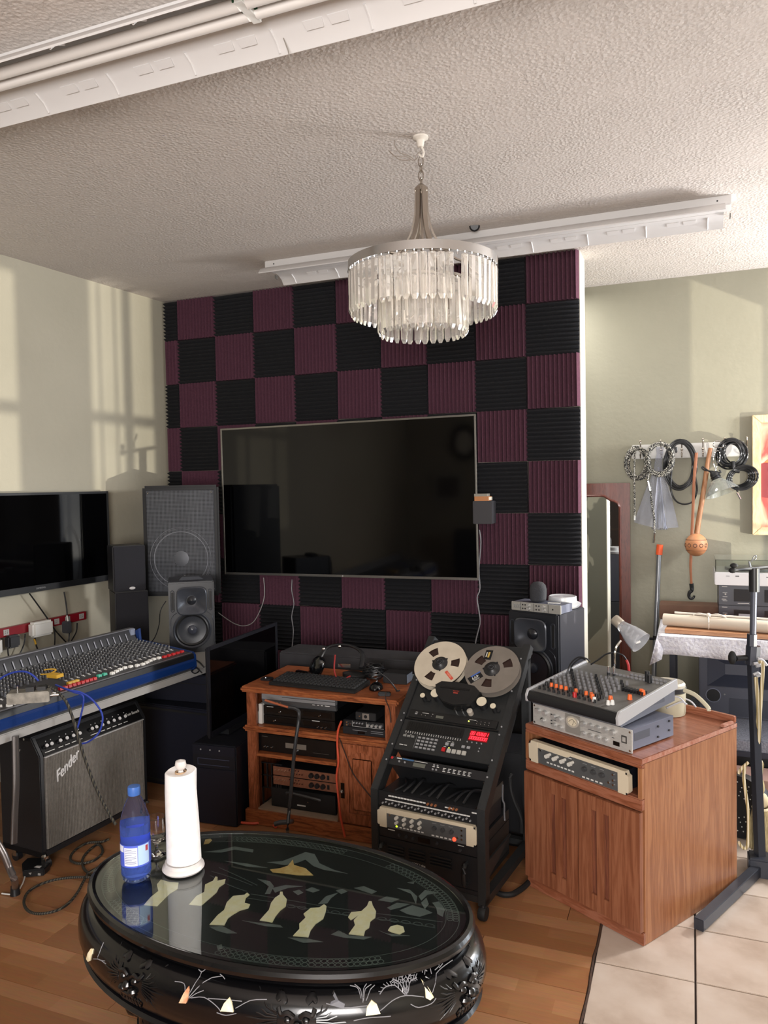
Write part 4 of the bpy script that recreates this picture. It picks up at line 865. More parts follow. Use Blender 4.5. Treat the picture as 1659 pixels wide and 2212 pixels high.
# ================================================================ SLANTED TAPE MACHINE RACK
KR = .859
def rack():
    RM0 = Matrix.Translation((-.143, -1.84, 0)) @ Matrix.Rotation(R(-7.1), 4, 'Z')
    TL = R(47.7); SM = RM0 @ Matrix.Translation((0, 0, .412)) @ Matrix.Rotation(-TL, 4, 'X')
    W = .414; FR = noisy('rack black', '#191b1c', '#202224', 80, .5)
    t = thing('equipment_rack', 'black slant-front studio rack on casters between the two cabinets', 'rack', RM0)
    v1 = .735; ys, zs = math.sin(TL), math.cos(TL)
    for x, nm in ((-W-.032, 'rail'), (.0, 'rail')):
        b = MB(FR); b.prism([(x, 0, .06), (x, -.012, .06), (x, -.012, .414), (x, v1*ys-.012*zs, .414+v1*zs+.012*ys), (x, v1*ys+.03, .40+v1*zs), (x, .03, .38), (x, .03, .06)], (.032, 0, 0)).build('slanted_rail', t, bevel=.002)
        b = MB(FR); b.box(x, x+.032, .5, .53, .06, .86).build('rear_post', t); b = MB(FR); b.box(x, x+.032, -.01, .56, .055, .085).build('base_bar', t)
        b = MB(FR); b.prism([(x+.012, .0, .20), (x+.012, .30, .20), (x+.012, .0, .12)], (.008, 0, 0)).build('gusset', t)
    for y in (0, .5): part('cross_bar', FR, [(-W-.03, .03, y, y+.03, .06, .085)], t)
    part('cross_bar', FR, [(-W-.03, .03, v1*ys-.01, v1*ys+.02, .375+v1*zs, .40+v1*zs)], t)
    for x in (-W-.016, .016):
        for y in (.0, .52):
            b = MB(BLK2); b.cyl((x, y, .06), (x, y, .04), .012).box(x-.012, x+.012, y-.012, y+.012, .022, .05); b.build('caster_fork', t)
            MB(RUB).lathe([(0, -.014), (.024, -.014), (.027, -.008), (.027, .008), (.024, .014), (0, .014)], (x, y, .0275), (1, 0, 0), 24).build('caster', t)
    b = MB(GRY)
    for x in (-W-.008, .008):
        for v in (.12, .19, .3, .335, .5, .66): c = Vector((x, v*ys-.0125*zs, .412+v*zs+.0125*ys)); nz = Vector((0, -zs, ys)); b.cyl(c, c+nz*.003, .0035, n=8)
    b.build('rack_screw', t, kind='stuff')
    # ---- vertical section (thing origin = panel lower left)
    def vunit(name, label, cat, z, h, d=.36, fm=BLK, cm=None, x0=-W, w=W):
        u = thing(name, label, cat, RM0 @ Matrix.Translation((x0, 0, z)))
        part('case', cm or BLK2, [(.012, w-.012, .004, d, .001, h-.001)], u); part('fascia', fm, [(0, w, -.004, .004, .0005, h-.0005)], u, bevel=.001); return u
    def interface(mx, label, lit):
        u = thing('audio_interface', label, 'audio interface', mx); w, h = W, .0765
        part('case', mat('dark navy case', '#0f1119', .5), [(.02, w-.02, .01, .30, .004, h-.004)], u)
        b = MB(IVO)
        for s_ in (0, 1):
            b = MB(IVO); X = lambda x: (w-x) if s_ else x
            P = [(X(0), -.012, .012), (X(.006), -.012, .004), (X(.012), -.012, 0), (X(.04), -.012, 0), (X(.04), -.012, h), (X(.012), -.012, h), (X(.008), -.012, h-.01), (X(0), -.012, h-.014)]
            b.prism(P if s_ else P[::-1], (0, .022, 0)).build('ear', u)
        b = MB(IVO); b.box(.04, w-.04, -.01, .01, h-.012, h).prism([(.04, -.0105, h-.012), (.185, -.0105, h-.012), (.17, -.0105, h-.02), (.04, -.0105, h-.02)][::-1], (0, .004, 0)); b.build('ivory_frame', u)
        part('dark_panel', mat('graphite panel', '#4e4f50', .45), [(.038, w-.038, -.0085, .0, .001, h-.0115)], u)
        for i in range(4):
            for z, r_ in (((h-.03, .0075), (h-.048, .0065)) if lit else ((h-.038, .008), (h-.030, .0055))):
                MB(mat('pale knob', '#c9c7c0', .35)).knob(.085+.033*i+(0 if (lit or r_ > .006) else .010), z, r_, .013, -.0085, 14).build('knob', u)
        bars(u, PRN, [(.080+.0155*i, .090+.0155*i, .008 if lit else .012, .013 if lit else .017) for i in range(8)]+[(.232+.0175*i, .243+.0175*i, .006, .011) for i in range(5)]+([(.075+.033*i, .090+.033*i, h-.021, h-.0185) for i in range(4)] if not lit else []), y=-.0088)
        for i in range(3): MB(mat('dark knob', '#3e3f41', .35)).knob(.245+.035*i, h-.038, .0085, .012, -.0085, 14).build('monitor_knob', u)
        bars(u, GRY, [(.235+.034*i, .252+.034*i, h-.022, h-.0205) for i in range(3)], y=-.0088)
        dots(u, CHR, [(.055, h-.025), (w-.058, h-.024), (w-.058, h-.043), (w-.058, h-.058), (w-.075, h-.055)], 'jack', .0045, .005, -.0085)
        if lit: dots(u, mat('lit green', '#b6e02a', .3, emit=('#b8e82a', 2.5)), [(.083, .012)], 'green_light', .004, .002, -.009); dots(u, mat('lit red', '#e0402a', .3, emit=('#ff4a30', 2)), [(.325, .012)], 'red_button', .008, .004, -.009)
        bars(u, BLK, [(.004, .010, .002, .008), (.004, .010, h-.009, h-.003), (w-.010, w-.004, .002, .008), (w-.010, w-.004, h-.009, h-.003)], 'ear_slot', y=-.0125)
        return u
    rack.interface = interface
    u = vunit('patchbay', 'black patchbay with rows of white strips at top of upright rack section', 'patchbay', .352, .058, .3)
    b = MB(PRN)
    for k in range(12): b.box(.045+.0135*k, .0565+.0135*k, -.006, -.004, .0415, .0465)
    for k in range(26): b.box(.03+.0137*k, .0425+.0137*k, -.006, -.004, .026, .0305)
    for k in range(5): b.box(.285+.011*k if k < 3 else .36+.011*k, .2945+.011*k if k < 3 else .37+.011*k, -.006, -.004, .042, .046)
    b.build('label_strip', u, kind='stuff'); dots(u, GRY, [(.02+.0141*k, .012+.006*(k % 2)) for k in range(27)], 'jack', .0038, .006, -.004)
    dots(u, mat('copper ring', '#c0805a', .35, .6), [(.215+.016*k, .043) for k in range(3)]+[(.305+.014*k, .044) for k in range(3)], 'coloured_jack', .005, .008, -.004)
    b = MB(BLK)
    for k in range(9): x = .06+.036*k; b.tube([(x, .02, .058), (x+.02, .08, .068+.012*(k % 3)), (x-.02+.01*k, .16, .062), (x+.03, .25, .072)], .005, 6, smooth=4)
    b.build('cable_mess', u, kind='stuff')
    interface(RM0 @ Matrix.Translation((-W, -.004, .2735)), 'ivory-framed audio interface with green light, in the slant rack', True)
    u = vunit('power_conditioner', 'black panel unit with small dark window directly under the ivory interface in the rack', 'power conditioner', .231, .041)
    part('window', GLB, [(.17, .22, -.0055, -.004, .01, .028)], u); bars(u, PRN, [(.04, .07, .03, .0335), (.335, .36, .03, .0325)], y=-.0045); dots(u, DRK, [(.09, .018), (.12, .018), (.15, .018), (.25, .02), (.345, .015)], 'knob', .006, .008, -.004)
    u = vunit('power_amplifier', 'black finned power amplifier lowest but one in the slant rack', 'amplifier', .105, .124)
    b = MB(BLK2)
    for z in (.095, .083, .071, .059):
        for x0, x1 in ((.04, .11), (.13, .2), (.22, .31)): b.box(x0, x1, -.012, -.004, z, z+.005)
    b.build('cooling_fin', u, kind='stuff'); text('AMX Labs', .014, PRN, u, Matrix.Translation((.17, -.0048, .045)) @ FRONT)
    for x in (.018, .37): MB(BLK2).tube([(x, -.004, .02), (x, -.03, .026), (x, -.03, .09), (x, -.004, .098)], .008, 8, smooth=3).build('handle', u)
    vunit('blank_unit', 'plain black unit at the very bottom of the slant rack', 'rack unit', .087, .0175)
    # ---- slanted section
    def sunit(name, label, cat, v, h, d=.12, fm=BLK):
        u = thing(name, label, cat, SM @ Matrix.Translation((-W, 0, v)))
        part('case', BLK2, [(.012, W-.012, .004, d, .001, h-.001)], u); part('fascia', fm, [(0, W, -.004, .004, .0005, h-.0005)], u, bevel=.001); return u
    DK = noisy('tape deck black', '#1b1d1e', '#202223', 60, .42)
    u = sunit('effects_processor', 'black effects unit with blue lettering strip and small grey display, lowest on the slope', 'effects unit', .107, .038, .14)
    bars(u, mat('blue strip', '#3a5f86', .4), [(.055, .105, .028, .034)], 'blue_strip', y=-.0045, d=.0008); bars(u, PRN, [(.03, .052, .029, .033), (.108, .165, .03, .032)]+[(.236+.021*i, .248+.021*i, .021, .0235) for i in range(6)]+[(.236+.021*i, .248+.021*i, .008, .0105) for i in range(6)]+[(.19, .2, .02, .023), (.208, .218, .02, .023)], y=-.0045)
    part('display', LCD, [(.108, .16, -.0055, -.004, .008, .024)], u); dots(u, GRY, [(.045, .018), (.07, .018), (.195, .028), (.21, .028), (.195, .01), (.21, .01)]+[(.24+.021*i, .016) for i in range(6)], 'button', .004, .004, -.004)
    dots(u, RED, [(.008, .03)], 'red_badge', .006, .001, -.004); text('ALESIS', .0075, PRN, u, Matrix.Translation((.02, -.0046, .031)) @ FRONT, ext=.0002) if 0 else None
    # remote/transport panel
    u = sunit('transport_remote', 'black tape transport panel with red digit display and square buttons', 'remote panel', .175, .14, .12, DK)
    b = MB(mat('meter slot', '#0a0b0b', .3))
    for k in range(24): x = .022+.0105*k; b.box(x, x+.0085, -.0055, -.004, .092, .132)
    b.build('meter_slot', u, kind='stuff'); dots(u, PRN, [(.026+.0105*k, .0855) for k in range(24)]+[(.026+.0105*k, .0805) for k in range(24)], 'meter_dot', .0017, .002, -.004, n=6)
    bt = mat('button grey', '#7a7b78', .45); b = MB(bt)
    for k in range(3): b.box(.022+.018*k, .035+.018*k, -.009, -.004, .06, .068)
    b.build('button', u, kind='stuff'); bars(u, GRY, [(.09+.0185*i, .102+.0185*i, .018+.0145*j, .0245+.0145*j) for i in range(5) for j in range(4)], 'key', y=-.004, d=.005)
    bars(u, GRY, [(.213, .226, .05, .062), (.236, .249, .05, .062), (.283, .296, .05, .06), (.305, .318, .05, .06)], 'key', y=-.004, d=.005)
    part('record_button', RED, [(.205, .22, -.01, -.004, .022, .038)], u, bevel=.001)
    for k in range(4): part('transport_button', mat('button pale', '#a5a39c', .45), [(.2275+.0215*k, .2445+.0215*k, -.01, -.004, .02, .037)], u, bevel=.001)
    dots(u, mat('lit yellow', '#e6f060', .3, emit=('#eaff50', 4)), [(.232, .042)], 'yellow_light', .002, .002, -.004)
    bars(u, PRN, [(.018, .036, .022, .0255), (.04, .052, .022, .0245), (.028, .034, .072, .073), (.05, .056, .072, .073), (.215, .23, .068, .0695), (.236, .245, .068, .0695), (.208, .219, .043, .045)], y=-.0045)
    bars(u, GRY, [(.082, .0828, .015, .075)], 'divider', y=-.0045)
    part('display_window', mat('red filter', '#2a0204', .2, emit=('#b00010', .5)), [(.298, .378, -.0055, -.004, .088, .132)], u)
    LE = mat('red led', '#ff2030', .3, emit=('#ff2430', 3.2))
    def seg(b, ch, x, z, h, m):
        w_ = h*.5; S7 = {'0': 'abcdef', '1': 'bc', '2': 'abged', '6': 'acdefg', '8': 'abcdefg'}[ch]; q = h*.11; sl = .18
        G = {'a': (0, h, w_, h), 'd': (0, 0, w_, 0), 'g': (0, h/2, w_, h/2), 'f': (0, h/2, 0, h), 'e': (0, 0, 0, h/2), 'b': (w_, h/2, w_, h), 'c': (w_, 0, w_, h/2)}
        for s_ in S7:
            a0, b0, a1, b1 = G[s_]; p0 = Vector((x+a0+sl*b0, -.006, z+b0)); p1 = Vector((x+a1+sl*b1, -.006, z+b1)); b.cyl(p0, p1, q, n=4)
    b = MB(LE)
    for i, ch in enumerate('00122601'): seg(b, ch, .302+.0093*i, .1135, .0125, 0)
    for i, ch in enumerate('00000000'): seg(b, ch, .302+.0093*i, .0935, .0125, 0)
    b.build('digits', u, kind='stuff'); dots(u, GRY, [(.298+.02*i, .08) for i in range(4)]+[(.355, .06), (.355, .047)], 'small_button', .003, .003, -.004)
    # tape deck
    u = sunit('tape_machine', 'black reel-to-reel tape machine at the top of the slant rack', 'tape machine', .318, .405, .16, DK)
    part('lower_strip', mat('strip black', '#141516', .35), [(.012, W-.012, -.008, -.004, .006, .044)], u, bevel=.002)
    part('groove', GLB, [(.0, W, -.0048, -.004, .0, .005)], u)
    bars(u, PRN, [(.04, .05, .032, .0335), (.07, .1, .032, .0335), (.115, .12, .032, .0335), (.28, .31, .031, .0325)], y=-.0083); bars(u, LCD, [(.135, .168, .018, .030)], 'tape_counter', y=-.0083)
    bars(u, GRY, [(.04, .05, .022, .0265)], 'power_switch', y=-.0083, d=.004); dots(u, CHR, [(.07, .022), (.088, .022), (.115, .022)]+[(.315+.017*i, .028) for i in range(4)]+[(.315+.017*i, .018) for i in range(4)], 'button', .002, .002, -.008)
    dots(u, MC['lit yellow'], [(.28, .024)], 'yellow_light', .0028, .002, -.008)
    # head cover
    P = [(.10, .15), (.125, .172), (.20, .175), (.275, .168), (.31, .14), (.30, .10), (.27, .075), (.21, .062), (.16, .075), (.12, .11)]
    MB(mat('head cover', '#131415', .35)).prism([(x, -.004, z) for x, z in P][::1], (0, -.045, 0)).build('head_cover', u, bevel=.003)
    part('tape_slot', GLB, [(.13, .26, -.0505, -.049, .138, .146)], u); bars(u, mat('red logo', '#a03a2c', .5), [(.195, .215, .118, .123)], 'logo', y=-.0495)
    text('FOSTEX', .008, MC['red logo'], u, Matrix.Translation((.205, -.0502, .1285)) @ FRONT, ext=.0002)
    MB(CHR).knob(.213, .06, .006, .02, -.004).knob(.243, .062, .006, .02, -.004).knob(.262, .085, .005, .03, -.004).build('tape_guide', u)
    MB(mat('pinch roller', '#a9a49a', .4)).lathe([(.004, 0), (.012, 0), (.012, .022), (.004, .026), (0, .026)], (.277, -.004, .062), (0, -1, 0), 20).build('pinch_roller', u)
    CR = mat('cream roller cap', '#cfc6b0', .4)
    for x, z, r_, l_ in ((.06, .095, .0105, .035), (.113, .113, .0195, .036), (.322, .101, .0205, .036), (.374, .088, .0115, .035)):
        b = MB(BLK2); b.cyl((x, -.004, z), (x, -.004-l_, z), r_*.9, n=20); b.build('roller_post', u); MB(CR).cyl((x, -.004-l_, z), (x, -.008-l_, z), r_, n=28).build('roller_cap', u)
    for x0, z0, x1, z1 in ((.06, .095, .085, .15), (.374, .088, .395, .15)): MB(BLK2).box(x0-.001, x1, -.012, -.004, z0-.006, z0+.006).build('tension_arm', u)
    def reel(cx, lab, m, ang, grp=None):
        q = thing('tape_reel', lab, 'tape reel', SM @ Matrix.Translation((-W+cx, -.030, .574)) @ Matrix.Rotation(ang, 4, 'Y'))
        Ro = .1165
        def flange(y, mm, name):
            vs = []; fs = []; N = 72; win = []
            rr = (.031, .050, .088, Ro)
            for yy in (y, y-.0016):
                for r_ in rr:
                    for i in range(N): a = 2*PI*i/N; vs.append((r_*math.cos(a), yy, r_*math.sin(a)))
            NR = len(rr)
            for i in range(N):
                j = (i+1) % N
                hole = (i % 24) in (0, 1, 2, 3, 4, 5)
                if (i % 24) in (0, 4): pass
                for k in range(NR-1):
                    if k == 1 and hole: continue
                    a, b_, c, d = k*N+i, k*N+j, (k+1)*N+j, (k+1)*N+i; o_ = NR*N
                    fs += [(a, b_, c, d), (d+o_, c+o_, b_+o_, a+o_)]
                o_ = NR*N; fs += [((NR-1)*N+i, (NR-1)*N+j, (NR-1)*N+j+o_, (NR-1)*N+i+o_), (i, i+o_, j+o_, j)]
                if hole: fs += [(N+i, N+j, N+j+o_, N+i+o_), (2*N+i, 2*N+i+o_, 2*N+j+o_, 2*N+j)]
                if (i % 24) == 0: fs.append((N+i, N+i+o_, 2*N+i+o_, 2*N+i))
                if (i % 24) == 6: fs.append((N+i, 2*N+i, 2*N+i+o_, N+i+o_))
            MB(mm).add(vs, fs).build(name, q)
        flange(-.0145, m, 'front_flange'); flange(.0145, m, 'rear_flange')
        MB(mat('brown tape pack', '#2a1914', .4)).lathe([(.03, -.011), (.103 if cx < .15 else .092, -.011), (.103 if cx < .15 else .092, .011), (.03, .011)], (0, 0, 0), (0, -1, 0), 64).build('tape_pack', q)
        h = MB(BLK); h.lathe([(0, .030), (.016, .030), (.02, .026), (.026, .022), (.0345, .018), (.0345, -.012), (0, -.012)], (0, 0, 0), (0, -1, 0), 36).build('hub_clamp', q)
        MB(DRK).lathe([(.008, .0305), (.0095, .032), (.011, .0305)], (0, 0, 0), (0, -1, 0), 24).build('hub_ring', q)
        b = MB(BLK)
        for k in range(3): a = 2*PI*k/3+.9; b.cyl((.036*math.cos(a), -.014, .036*math.sin(a)), (.036*math.cos(a), -.0195, .036*math.sin(a)), .0035, n=8)
        b.build('clamp_tab', q)
        return q
    CRM = noisy('cream reel', '#b8ad9b', '#c4baa8', 20, .42); GRL = noisy('grey metal reel', '#7b746c', '#857e76', 20, .4, metal=.3)
    q = reel(.089, 'cream tape reel with small orange-red label, left one on the tape machine', CRM, R(5))
    lb = part('orange_label', mat('orange red label', '#c4503c', .5), [(-.027, .027, -.0008, 0, -.0065, .0065)], q); lb.location = (.064, -.0163, -.048); lb.rotation_euler = (0, R(36), 0)
    text('FOSTEX', .009, mat('pale label ink', '#e0b49c', .5), q, Matrix.Translation((.064, -.0174, -.048)) @ Matrix.Rotation(R(36), 4, 'Y') @ FRONT, ext=.0002)
    q = reel(.325, 'grey metal tape reel with black 499 label, right one on the tape machine', GRL, R(-14))
    for px, pz, ang, w_, h_ in ((-.069, -.034, 210, .030, .016), (-.016, .074, 90-14, .024, .0155)):
        lb = part('black_label', mat('label black', '#0c0d10', .4), [(-w_, w_, -.0008, 0, -h_, h_)], q); lb.location = (px, -.0163, pz); lb.rotation_euler = (0, -R(ang), 0)
        if w_ == .030:
            part('blue_band', mat('label blue', '#4060a8', .4), [(-w_, w_*.5, -.0012, -.0008, -h_, -h_+.006)], lb)
            text('499', .021, PRN, lb, Matrix.Translation((.0, -.0015, -.001)) @ FRONT, ext=.0003); text('AMPEX', .009, PRN, lb, Matrix.Translation((0, -.0015, .0115)) @ FRONT, ext=.0003)
        else:
            part('gold_script', mat('gold ink', '#b79b4c', .4), [(-.014, .014, -.0012, -.0008, -.006, .002)], lb, bevel=.0003); part('white_bar', PRN, [(-.012, .012, -.0012, -.0008, .006, .010)], lb)
rack()
MB(mat('orange red cable', '')).tube([(-0.246,-1.794,0.232),(-0.254,-1.798,0.212),(-0.261,-1.802,0.189),(-0.272,-1.807,0.161),(-0.28,-1.812,0.135),(-0.291,-1.818,0.101)], .0048, 8, smooth=5).build('orange_cable', None, 'orange-red cable plugged into the rack interface hanging behind the table', 'cable')
MB(RUB).tube([(-0.099,-1.459,0.413),(-0.106,-1.463,0.395),(-0.104,-1.464,0.349),(-0.09,-1.46,0.297),(-0.073,-1.455,0.256),(-0.064,-1.453,0.219),(-0.063,-1.454,0.168)], .008, 8, smooth=5).build('black_cable', None, 'thick black cable curving down behind the rack beside right cabinet', 'cable')
MB(mat('grey sheath cable', '#55565a', .4)).tube([(-0.1,-1.621,0.426),(-0.101,-1.623,0.37),(-0.095,-1.622,0.35),(-0.095,-1.623,0.311),(-0.093,-1.624,0.286)], .0035, 8, smooth=4).build('grey_cable', None, 'thin grey cable hanging down the open right side of the rack', 'cable')
MB(RUB).tube([(-0.12,-1.658,0.012),(-0.093,-1.665,0.012),(-0.064,-1.652,0.012),(-0.046,-1.621,0.012),(-0.03,-1.581,0.012),(-0.019,-1.536,0.012)], .011, 8, smooth=5).build('black_cable', None, 'thick black cable lying on the laminate at the base of right cabinet', 'cable')
# ================================================================ RIGHT-HAND CABINET
CM = Matrix.Translation((-.024, -1.539, 0)) @ Matrix.Rotation(R(-31), 4, 'Z')
def right_cabinet():
    t = thing('wooden_cabinet', 'reddish wood two-door cabinet half on laminate and half on tiles', 'cabinet', CM); W, D, H = .528, .62, .652
    part('side_panel', OAK2, [(0, .018, .012, D, 0, H-.02)], t); part('side_panel', OAK2, [(W-.018, W, .012, D, 0, H-.02)], t, bevel=.001)
    part('top', OAK2H, [(.0, W, -.004, D, H-.02, H)], t, bevel=.003); part('top_edge_wear', noisy('worn pink edge', '#b58a78', '#96563e', 50, .6), [(W, W+.0015, .0, D, H-.017, H-.001)], t)
    part('apron_rail', OAK2H, [(0, W, -.004, .015, .618, H-.02)], t, bevel=.003); part('middle_rail', OAK2H, [(0, W, -.006, .015, .470, .513)], t, bevel=.004)
    part('opening_stile', OAK2, [(0, .016, -.002, .012, .513, .618)], t); part('opening_stile', OAK2, [(W-.016, W, -.002, .012, .513, .618)], t)
    part('shelf', OAK2H, [(.018, W-.018, .015, D-.02, .490, .5135)], t); part('kick_board', OAK2H, [(0, W, .0, .016, 0, .045)], t, bevel=.002)
    part('back_panel', mat('black back', '#0b0b0e', .8), [(.018, W-.018, D-.012, D, .05, H-.02)], t)
    part('back_ledge', OAK2H, [(0, W, D-.02, D, H, H+.028)], t, bevel=.003); part('lifted_edging', MC['worn pink edge'], [(W-.012, W+.004, D-.10, D-.025, H+.001, H+.012)], t, bevel=.002)
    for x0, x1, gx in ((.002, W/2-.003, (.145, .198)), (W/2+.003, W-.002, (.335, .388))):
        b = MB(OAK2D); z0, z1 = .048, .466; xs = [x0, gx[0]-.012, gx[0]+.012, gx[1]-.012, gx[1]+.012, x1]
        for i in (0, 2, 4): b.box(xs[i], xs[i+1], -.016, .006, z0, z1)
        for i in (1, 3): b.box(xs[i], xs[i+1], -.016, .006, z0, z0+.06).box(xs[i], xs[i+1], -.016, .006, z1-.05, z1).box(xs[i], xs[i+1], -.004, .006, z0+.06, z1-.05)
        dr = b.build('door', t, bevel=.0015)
        for i in (1, 3): part('groove_panel', wood('shaded groove wood', '#55301f', '#66392a', '#7a4833', (9, 9, .6), .5, 6), [(xs[i]+.001, xs[i+1]-.001, -.0065, -.004, z0+.061, z1-.051)], dr)  # groove shade put into a darker, rougher wood tone
right_cabinet()
rack.interface(CM @ Matrix.Translation((.028, -.002, .5145)) @ Matrix.Rotation(R(1.2), 4, 'X') @ Matrix.Diagonal((1.1, 1.02, 1.08, 1)), 'ivory-framed audio interface in the open slot of the reddish cabinet', False)
def channel_strip():
    t = thing('channel_strip', 'silver two-unit channel strip with round meter on the reddish cabinet top', 'preamplifier', CM @ Matrix.Translation((.025, .018, .6535))); W, H, D = .452, .0815, .27
    part('case', mat('blue grey case', '#6c7080', .4, .3), [(.012, W-.012, .004, D, .004, H-.003)], t, bevel=.001); part('fascia', ALU, [(0, W, -.003, .004, 0, H)], t, bevel=.001)
    SK = mat('silver knob', '')
    for x, z in [(.03, .058), (.065, .056), (.11, .052), (.135, .048)]+[(.248+.032*i, .057) for i in range(5)]: MB(SK).knob(x, z, .0105, .014, -.003, 16).build('knob', t)
    for x, z in [(.055, .025), (.11, .02), (.14, .018)]+[(.248+.032*i, .022) for i in range(4)]: MB(SK).knob(x, z, .0085, .012, -.003, 16).build('knob', t)
    part('meter_plate', mat('meter plate', '#a5a39e', .35, .5), [(.162, .232, -.006, -.003, .008, .078)], t, bevel=.001)
    MB(mat('meter bezel', '#d6d2c8', .3, .5)).lathe([(.022, 0), (.029, 0), (.029, .003), (.022, .003)], (.197, -.006, .053), (0, -1, 0), 32, sx=1, sy=.75).build('meter_bezel', t)
    MB(mat('meter face', '#cfc4ae', .4)).lathe([(0, .001), (.023, .001), (.023, 0)], (.197, -.006, .053), (0, -1, 0), 32, sy=.75).build('meter_face', t)
    b = MB(BLK); b.tube([(.180, -.0075, .05), (.197, -.0075, .062), (.214, -.0075, .05)], .0007, 4, smooth=3).tube([(.197, -.0078, .04), (.206, -.0078, .058)], .0006, 4).build('meter_needle', t)
    part('window', GLB, [(.375, .402, -.004, -.003, .012, .027)], t); part('power_button', mat('dark square', '#3c3a38', .5), [(.41, .432, -.0045, -.003, .03, .056)], t); part('button_face', ALU, [(.4145, .4275, -.0055, -.0045, .035, .051)], t)
    MB(BLK).cyl((.048, -.003, .024), (.048, -.0045, .024), .01).build('input_socket', t); bars(t, DRK, [(.012, .028, .048, .062)], 'switch_plate', y=-.003, d=.002)
    bars(t, DRK, [(.09, .098, .055-.012*i, .06-.012*i) for i in range(4)]+[(.265, .325, .0405, .0425), (.1, .12, .036, .038), (.37, .38, .036, .038)], y=-.0032); dots(t, CHR, [(.008, .008), (.008, H-.008), (W-.008, .008), (W-.008, H-.008)], 'rack_hole', .0045, .001, -.003)
    b = MB(mat('vent mesh', '#4a4d57', .6)); b.box(W-.012, W-.0112, .03, .12, .034, .062).build('side_vent', t)
    b = MB(BLK)
    for y, z in ((.17, .058), (.17, .02), (.24, .064), (.24, .03)): b.cyl((W-.012, y, z), (W-.008, y, z), .004, n=8)
    b.build('side_screw', t)
channel_strip()
def small_mixer():
    t = thing('mixer', 'compact mixer with orange and red knobs on top of the silver channel strip', 'mixer', CM @ Matrix.Translation((.022, -.012, .7365)) @ Matrix.Rotation(R(1), 4, 'Z')); W, D = .425, .36
    GP = noisy('mixer grey face', '#5a5a58', '#666563', 40, .45)
    zf, zb = .055, .108
    sz = lambda y: zf+(zb-zf)*y/D
    MB(mat('mixer underside', '#5c5f6a', .45)).prism([(.012, .02, 0), (.012, D, .03), (.012, D, zb-.004), (.012, .0, zf-.004), (.012, .0, .016)][::-1], (W-.024, 0, 0)).build('body', t)
    MB(BLK).prism([(.008, -.012, .016), (.008, -.014, .036), (.008, -.004, zf), (.008, .01, zf), (.008, .01, .012)][::-1], (W-.016, 0, 0)).build('front_bumper', t, bevel=.002)
    b = MB(mat('silver cheek', '#c3c4c8', .3, .4))
    for x in (0, W-.012): b.prism([(x, -.014, .014), (x, -.016, .04), (x, -.004, zf+.006), (x, D, zb+.008), (x, D+.004, zb-.03), (x, .0, .012)][::-1], (.012, 0, 0))
    b.build('side_cheek', t, bevel=.002)
    MB(GP).prism([(.012, .006, sz(.006)), (.012, D-.002, sz(D)), (.012, D-.002, sz(D)-.004), (.012, .006, sz(0)-.004)][::-1], (W-.024, 0, 0)).build('face', t)
    part('side_vent', mat('vent mesh', ''), [(W-.0125, W-.0112, .2, .29, .04, .062)], t)
    nm = MB(mat('grey knob', '#77777a', .4)); bk = MB(BLK); og = MB(mat('orange knob', '#e2682c', .4)); wt = MB(WHT); rr = MB(RED)
    for i in range(12):
        x = .035+.0235*i
        for j in range(6): y = .10+.026*j; (nm if (i+j) % 5 else bk).cyl((x, y, sz(y)), (x, y, sz(y)+.017), .0058, .0046, 8)
        y = .032; bk.cyl((x, y, sz(y)), (x, y, sz(y)+.011), .006, .0045, 8); bk.cyl((x, .055, sz(.055)), (x, .055, sz(.055)+.009), .004, n=6)
        y = .074; (og if i in (1, 2, 3, 4, 6, 8, 9) else bk).cyl((x, y, sz(y)), (x, y, sz(y)+.014), .0072, .006, 10)
    for x, y in ((.2, .035),): rr.cyl((x, y, sz(y)), (x, y, sz(y)+.018), .0085, .007, 12)
    for x, y in ((.265, .055), (.33, .075), (.38, .12), (.395, .18), (.385, .185)): og.cyl((x, y, sz(y)), (x, y, sz(y)+.018), .009, .007, 12)
    for x, y in ((.285, .04), (.345, .04), (.355, .05)): wt.cyl((x, y, sz(y)), (x, y, sz(y)+.016), .008, .006, 10)
    for k in range(8): x = .31+.012*k; bk.box(x, x+.006, .17, .2, sz(.18), sz(.18)+.012)
    for k in range(14): x = .16+.018*k; nm.cyl((x, .30, sz(.30)), (x, .30, sz(.30)+.006), .006, n=8); nm.cyl((x, .325, sz(.325)), (x, .325, sz(.325)+.006), .006, n=8) if k > 4 else None
    for b, n_ in ((nm, 'knob'), (bk, 'black_knob'), (og, 'orange_knob'), (wt, 'white_knob')): b.build(n_, t, kind='stuff')
    rr.build('red_knob', t)
    for x in (.19, .215):
        b = MB(CHR); b.cyl((x, .26, sz(.26)), (x, .26, sz(.26)+.045), .0055, n=10); b.m(BLK); b.cyl((x, .26, sz(.26)+.012), (x, .26, sz(.26)+.02), .006, n=10); b.build('jack_plug', t)
    MB(BLK).cyl((.335, .30, sz(.3)), (.335, .30, sz(.3)+.04), .009, n=12).cyl((.352, .29, sz(.3)), (.352, .29, sz(.3)+.03), .009, n=12).build('jack_plug', t)
    return t
small_mixer()
MB(BLK).tube([(0.208,-1.395,0.881),(0.192,-1.401,0.894),(0.165,-1.411,0.899),(0.14,-1.422,0.879),(0.127,-1.428,0.85),(0.12,-1.432,0.824)], .0032, 6, smooth=5).build('audio_lead', None, 'outer black lead arching left from the jacks of the compact mixer', 'cable')
MB(BLK).tube([(0.191,-1.401,0.887),(0.176,-1.407,0.895),(0.157,-1.415,0.884),(0.14,-1.423,0.862),(0.133,-1.426,0.833)], .0032, 6, smooth=5).build('audio_lead', None, 'inner black lead arching left from the jacks of the compact mixer', 'cable')
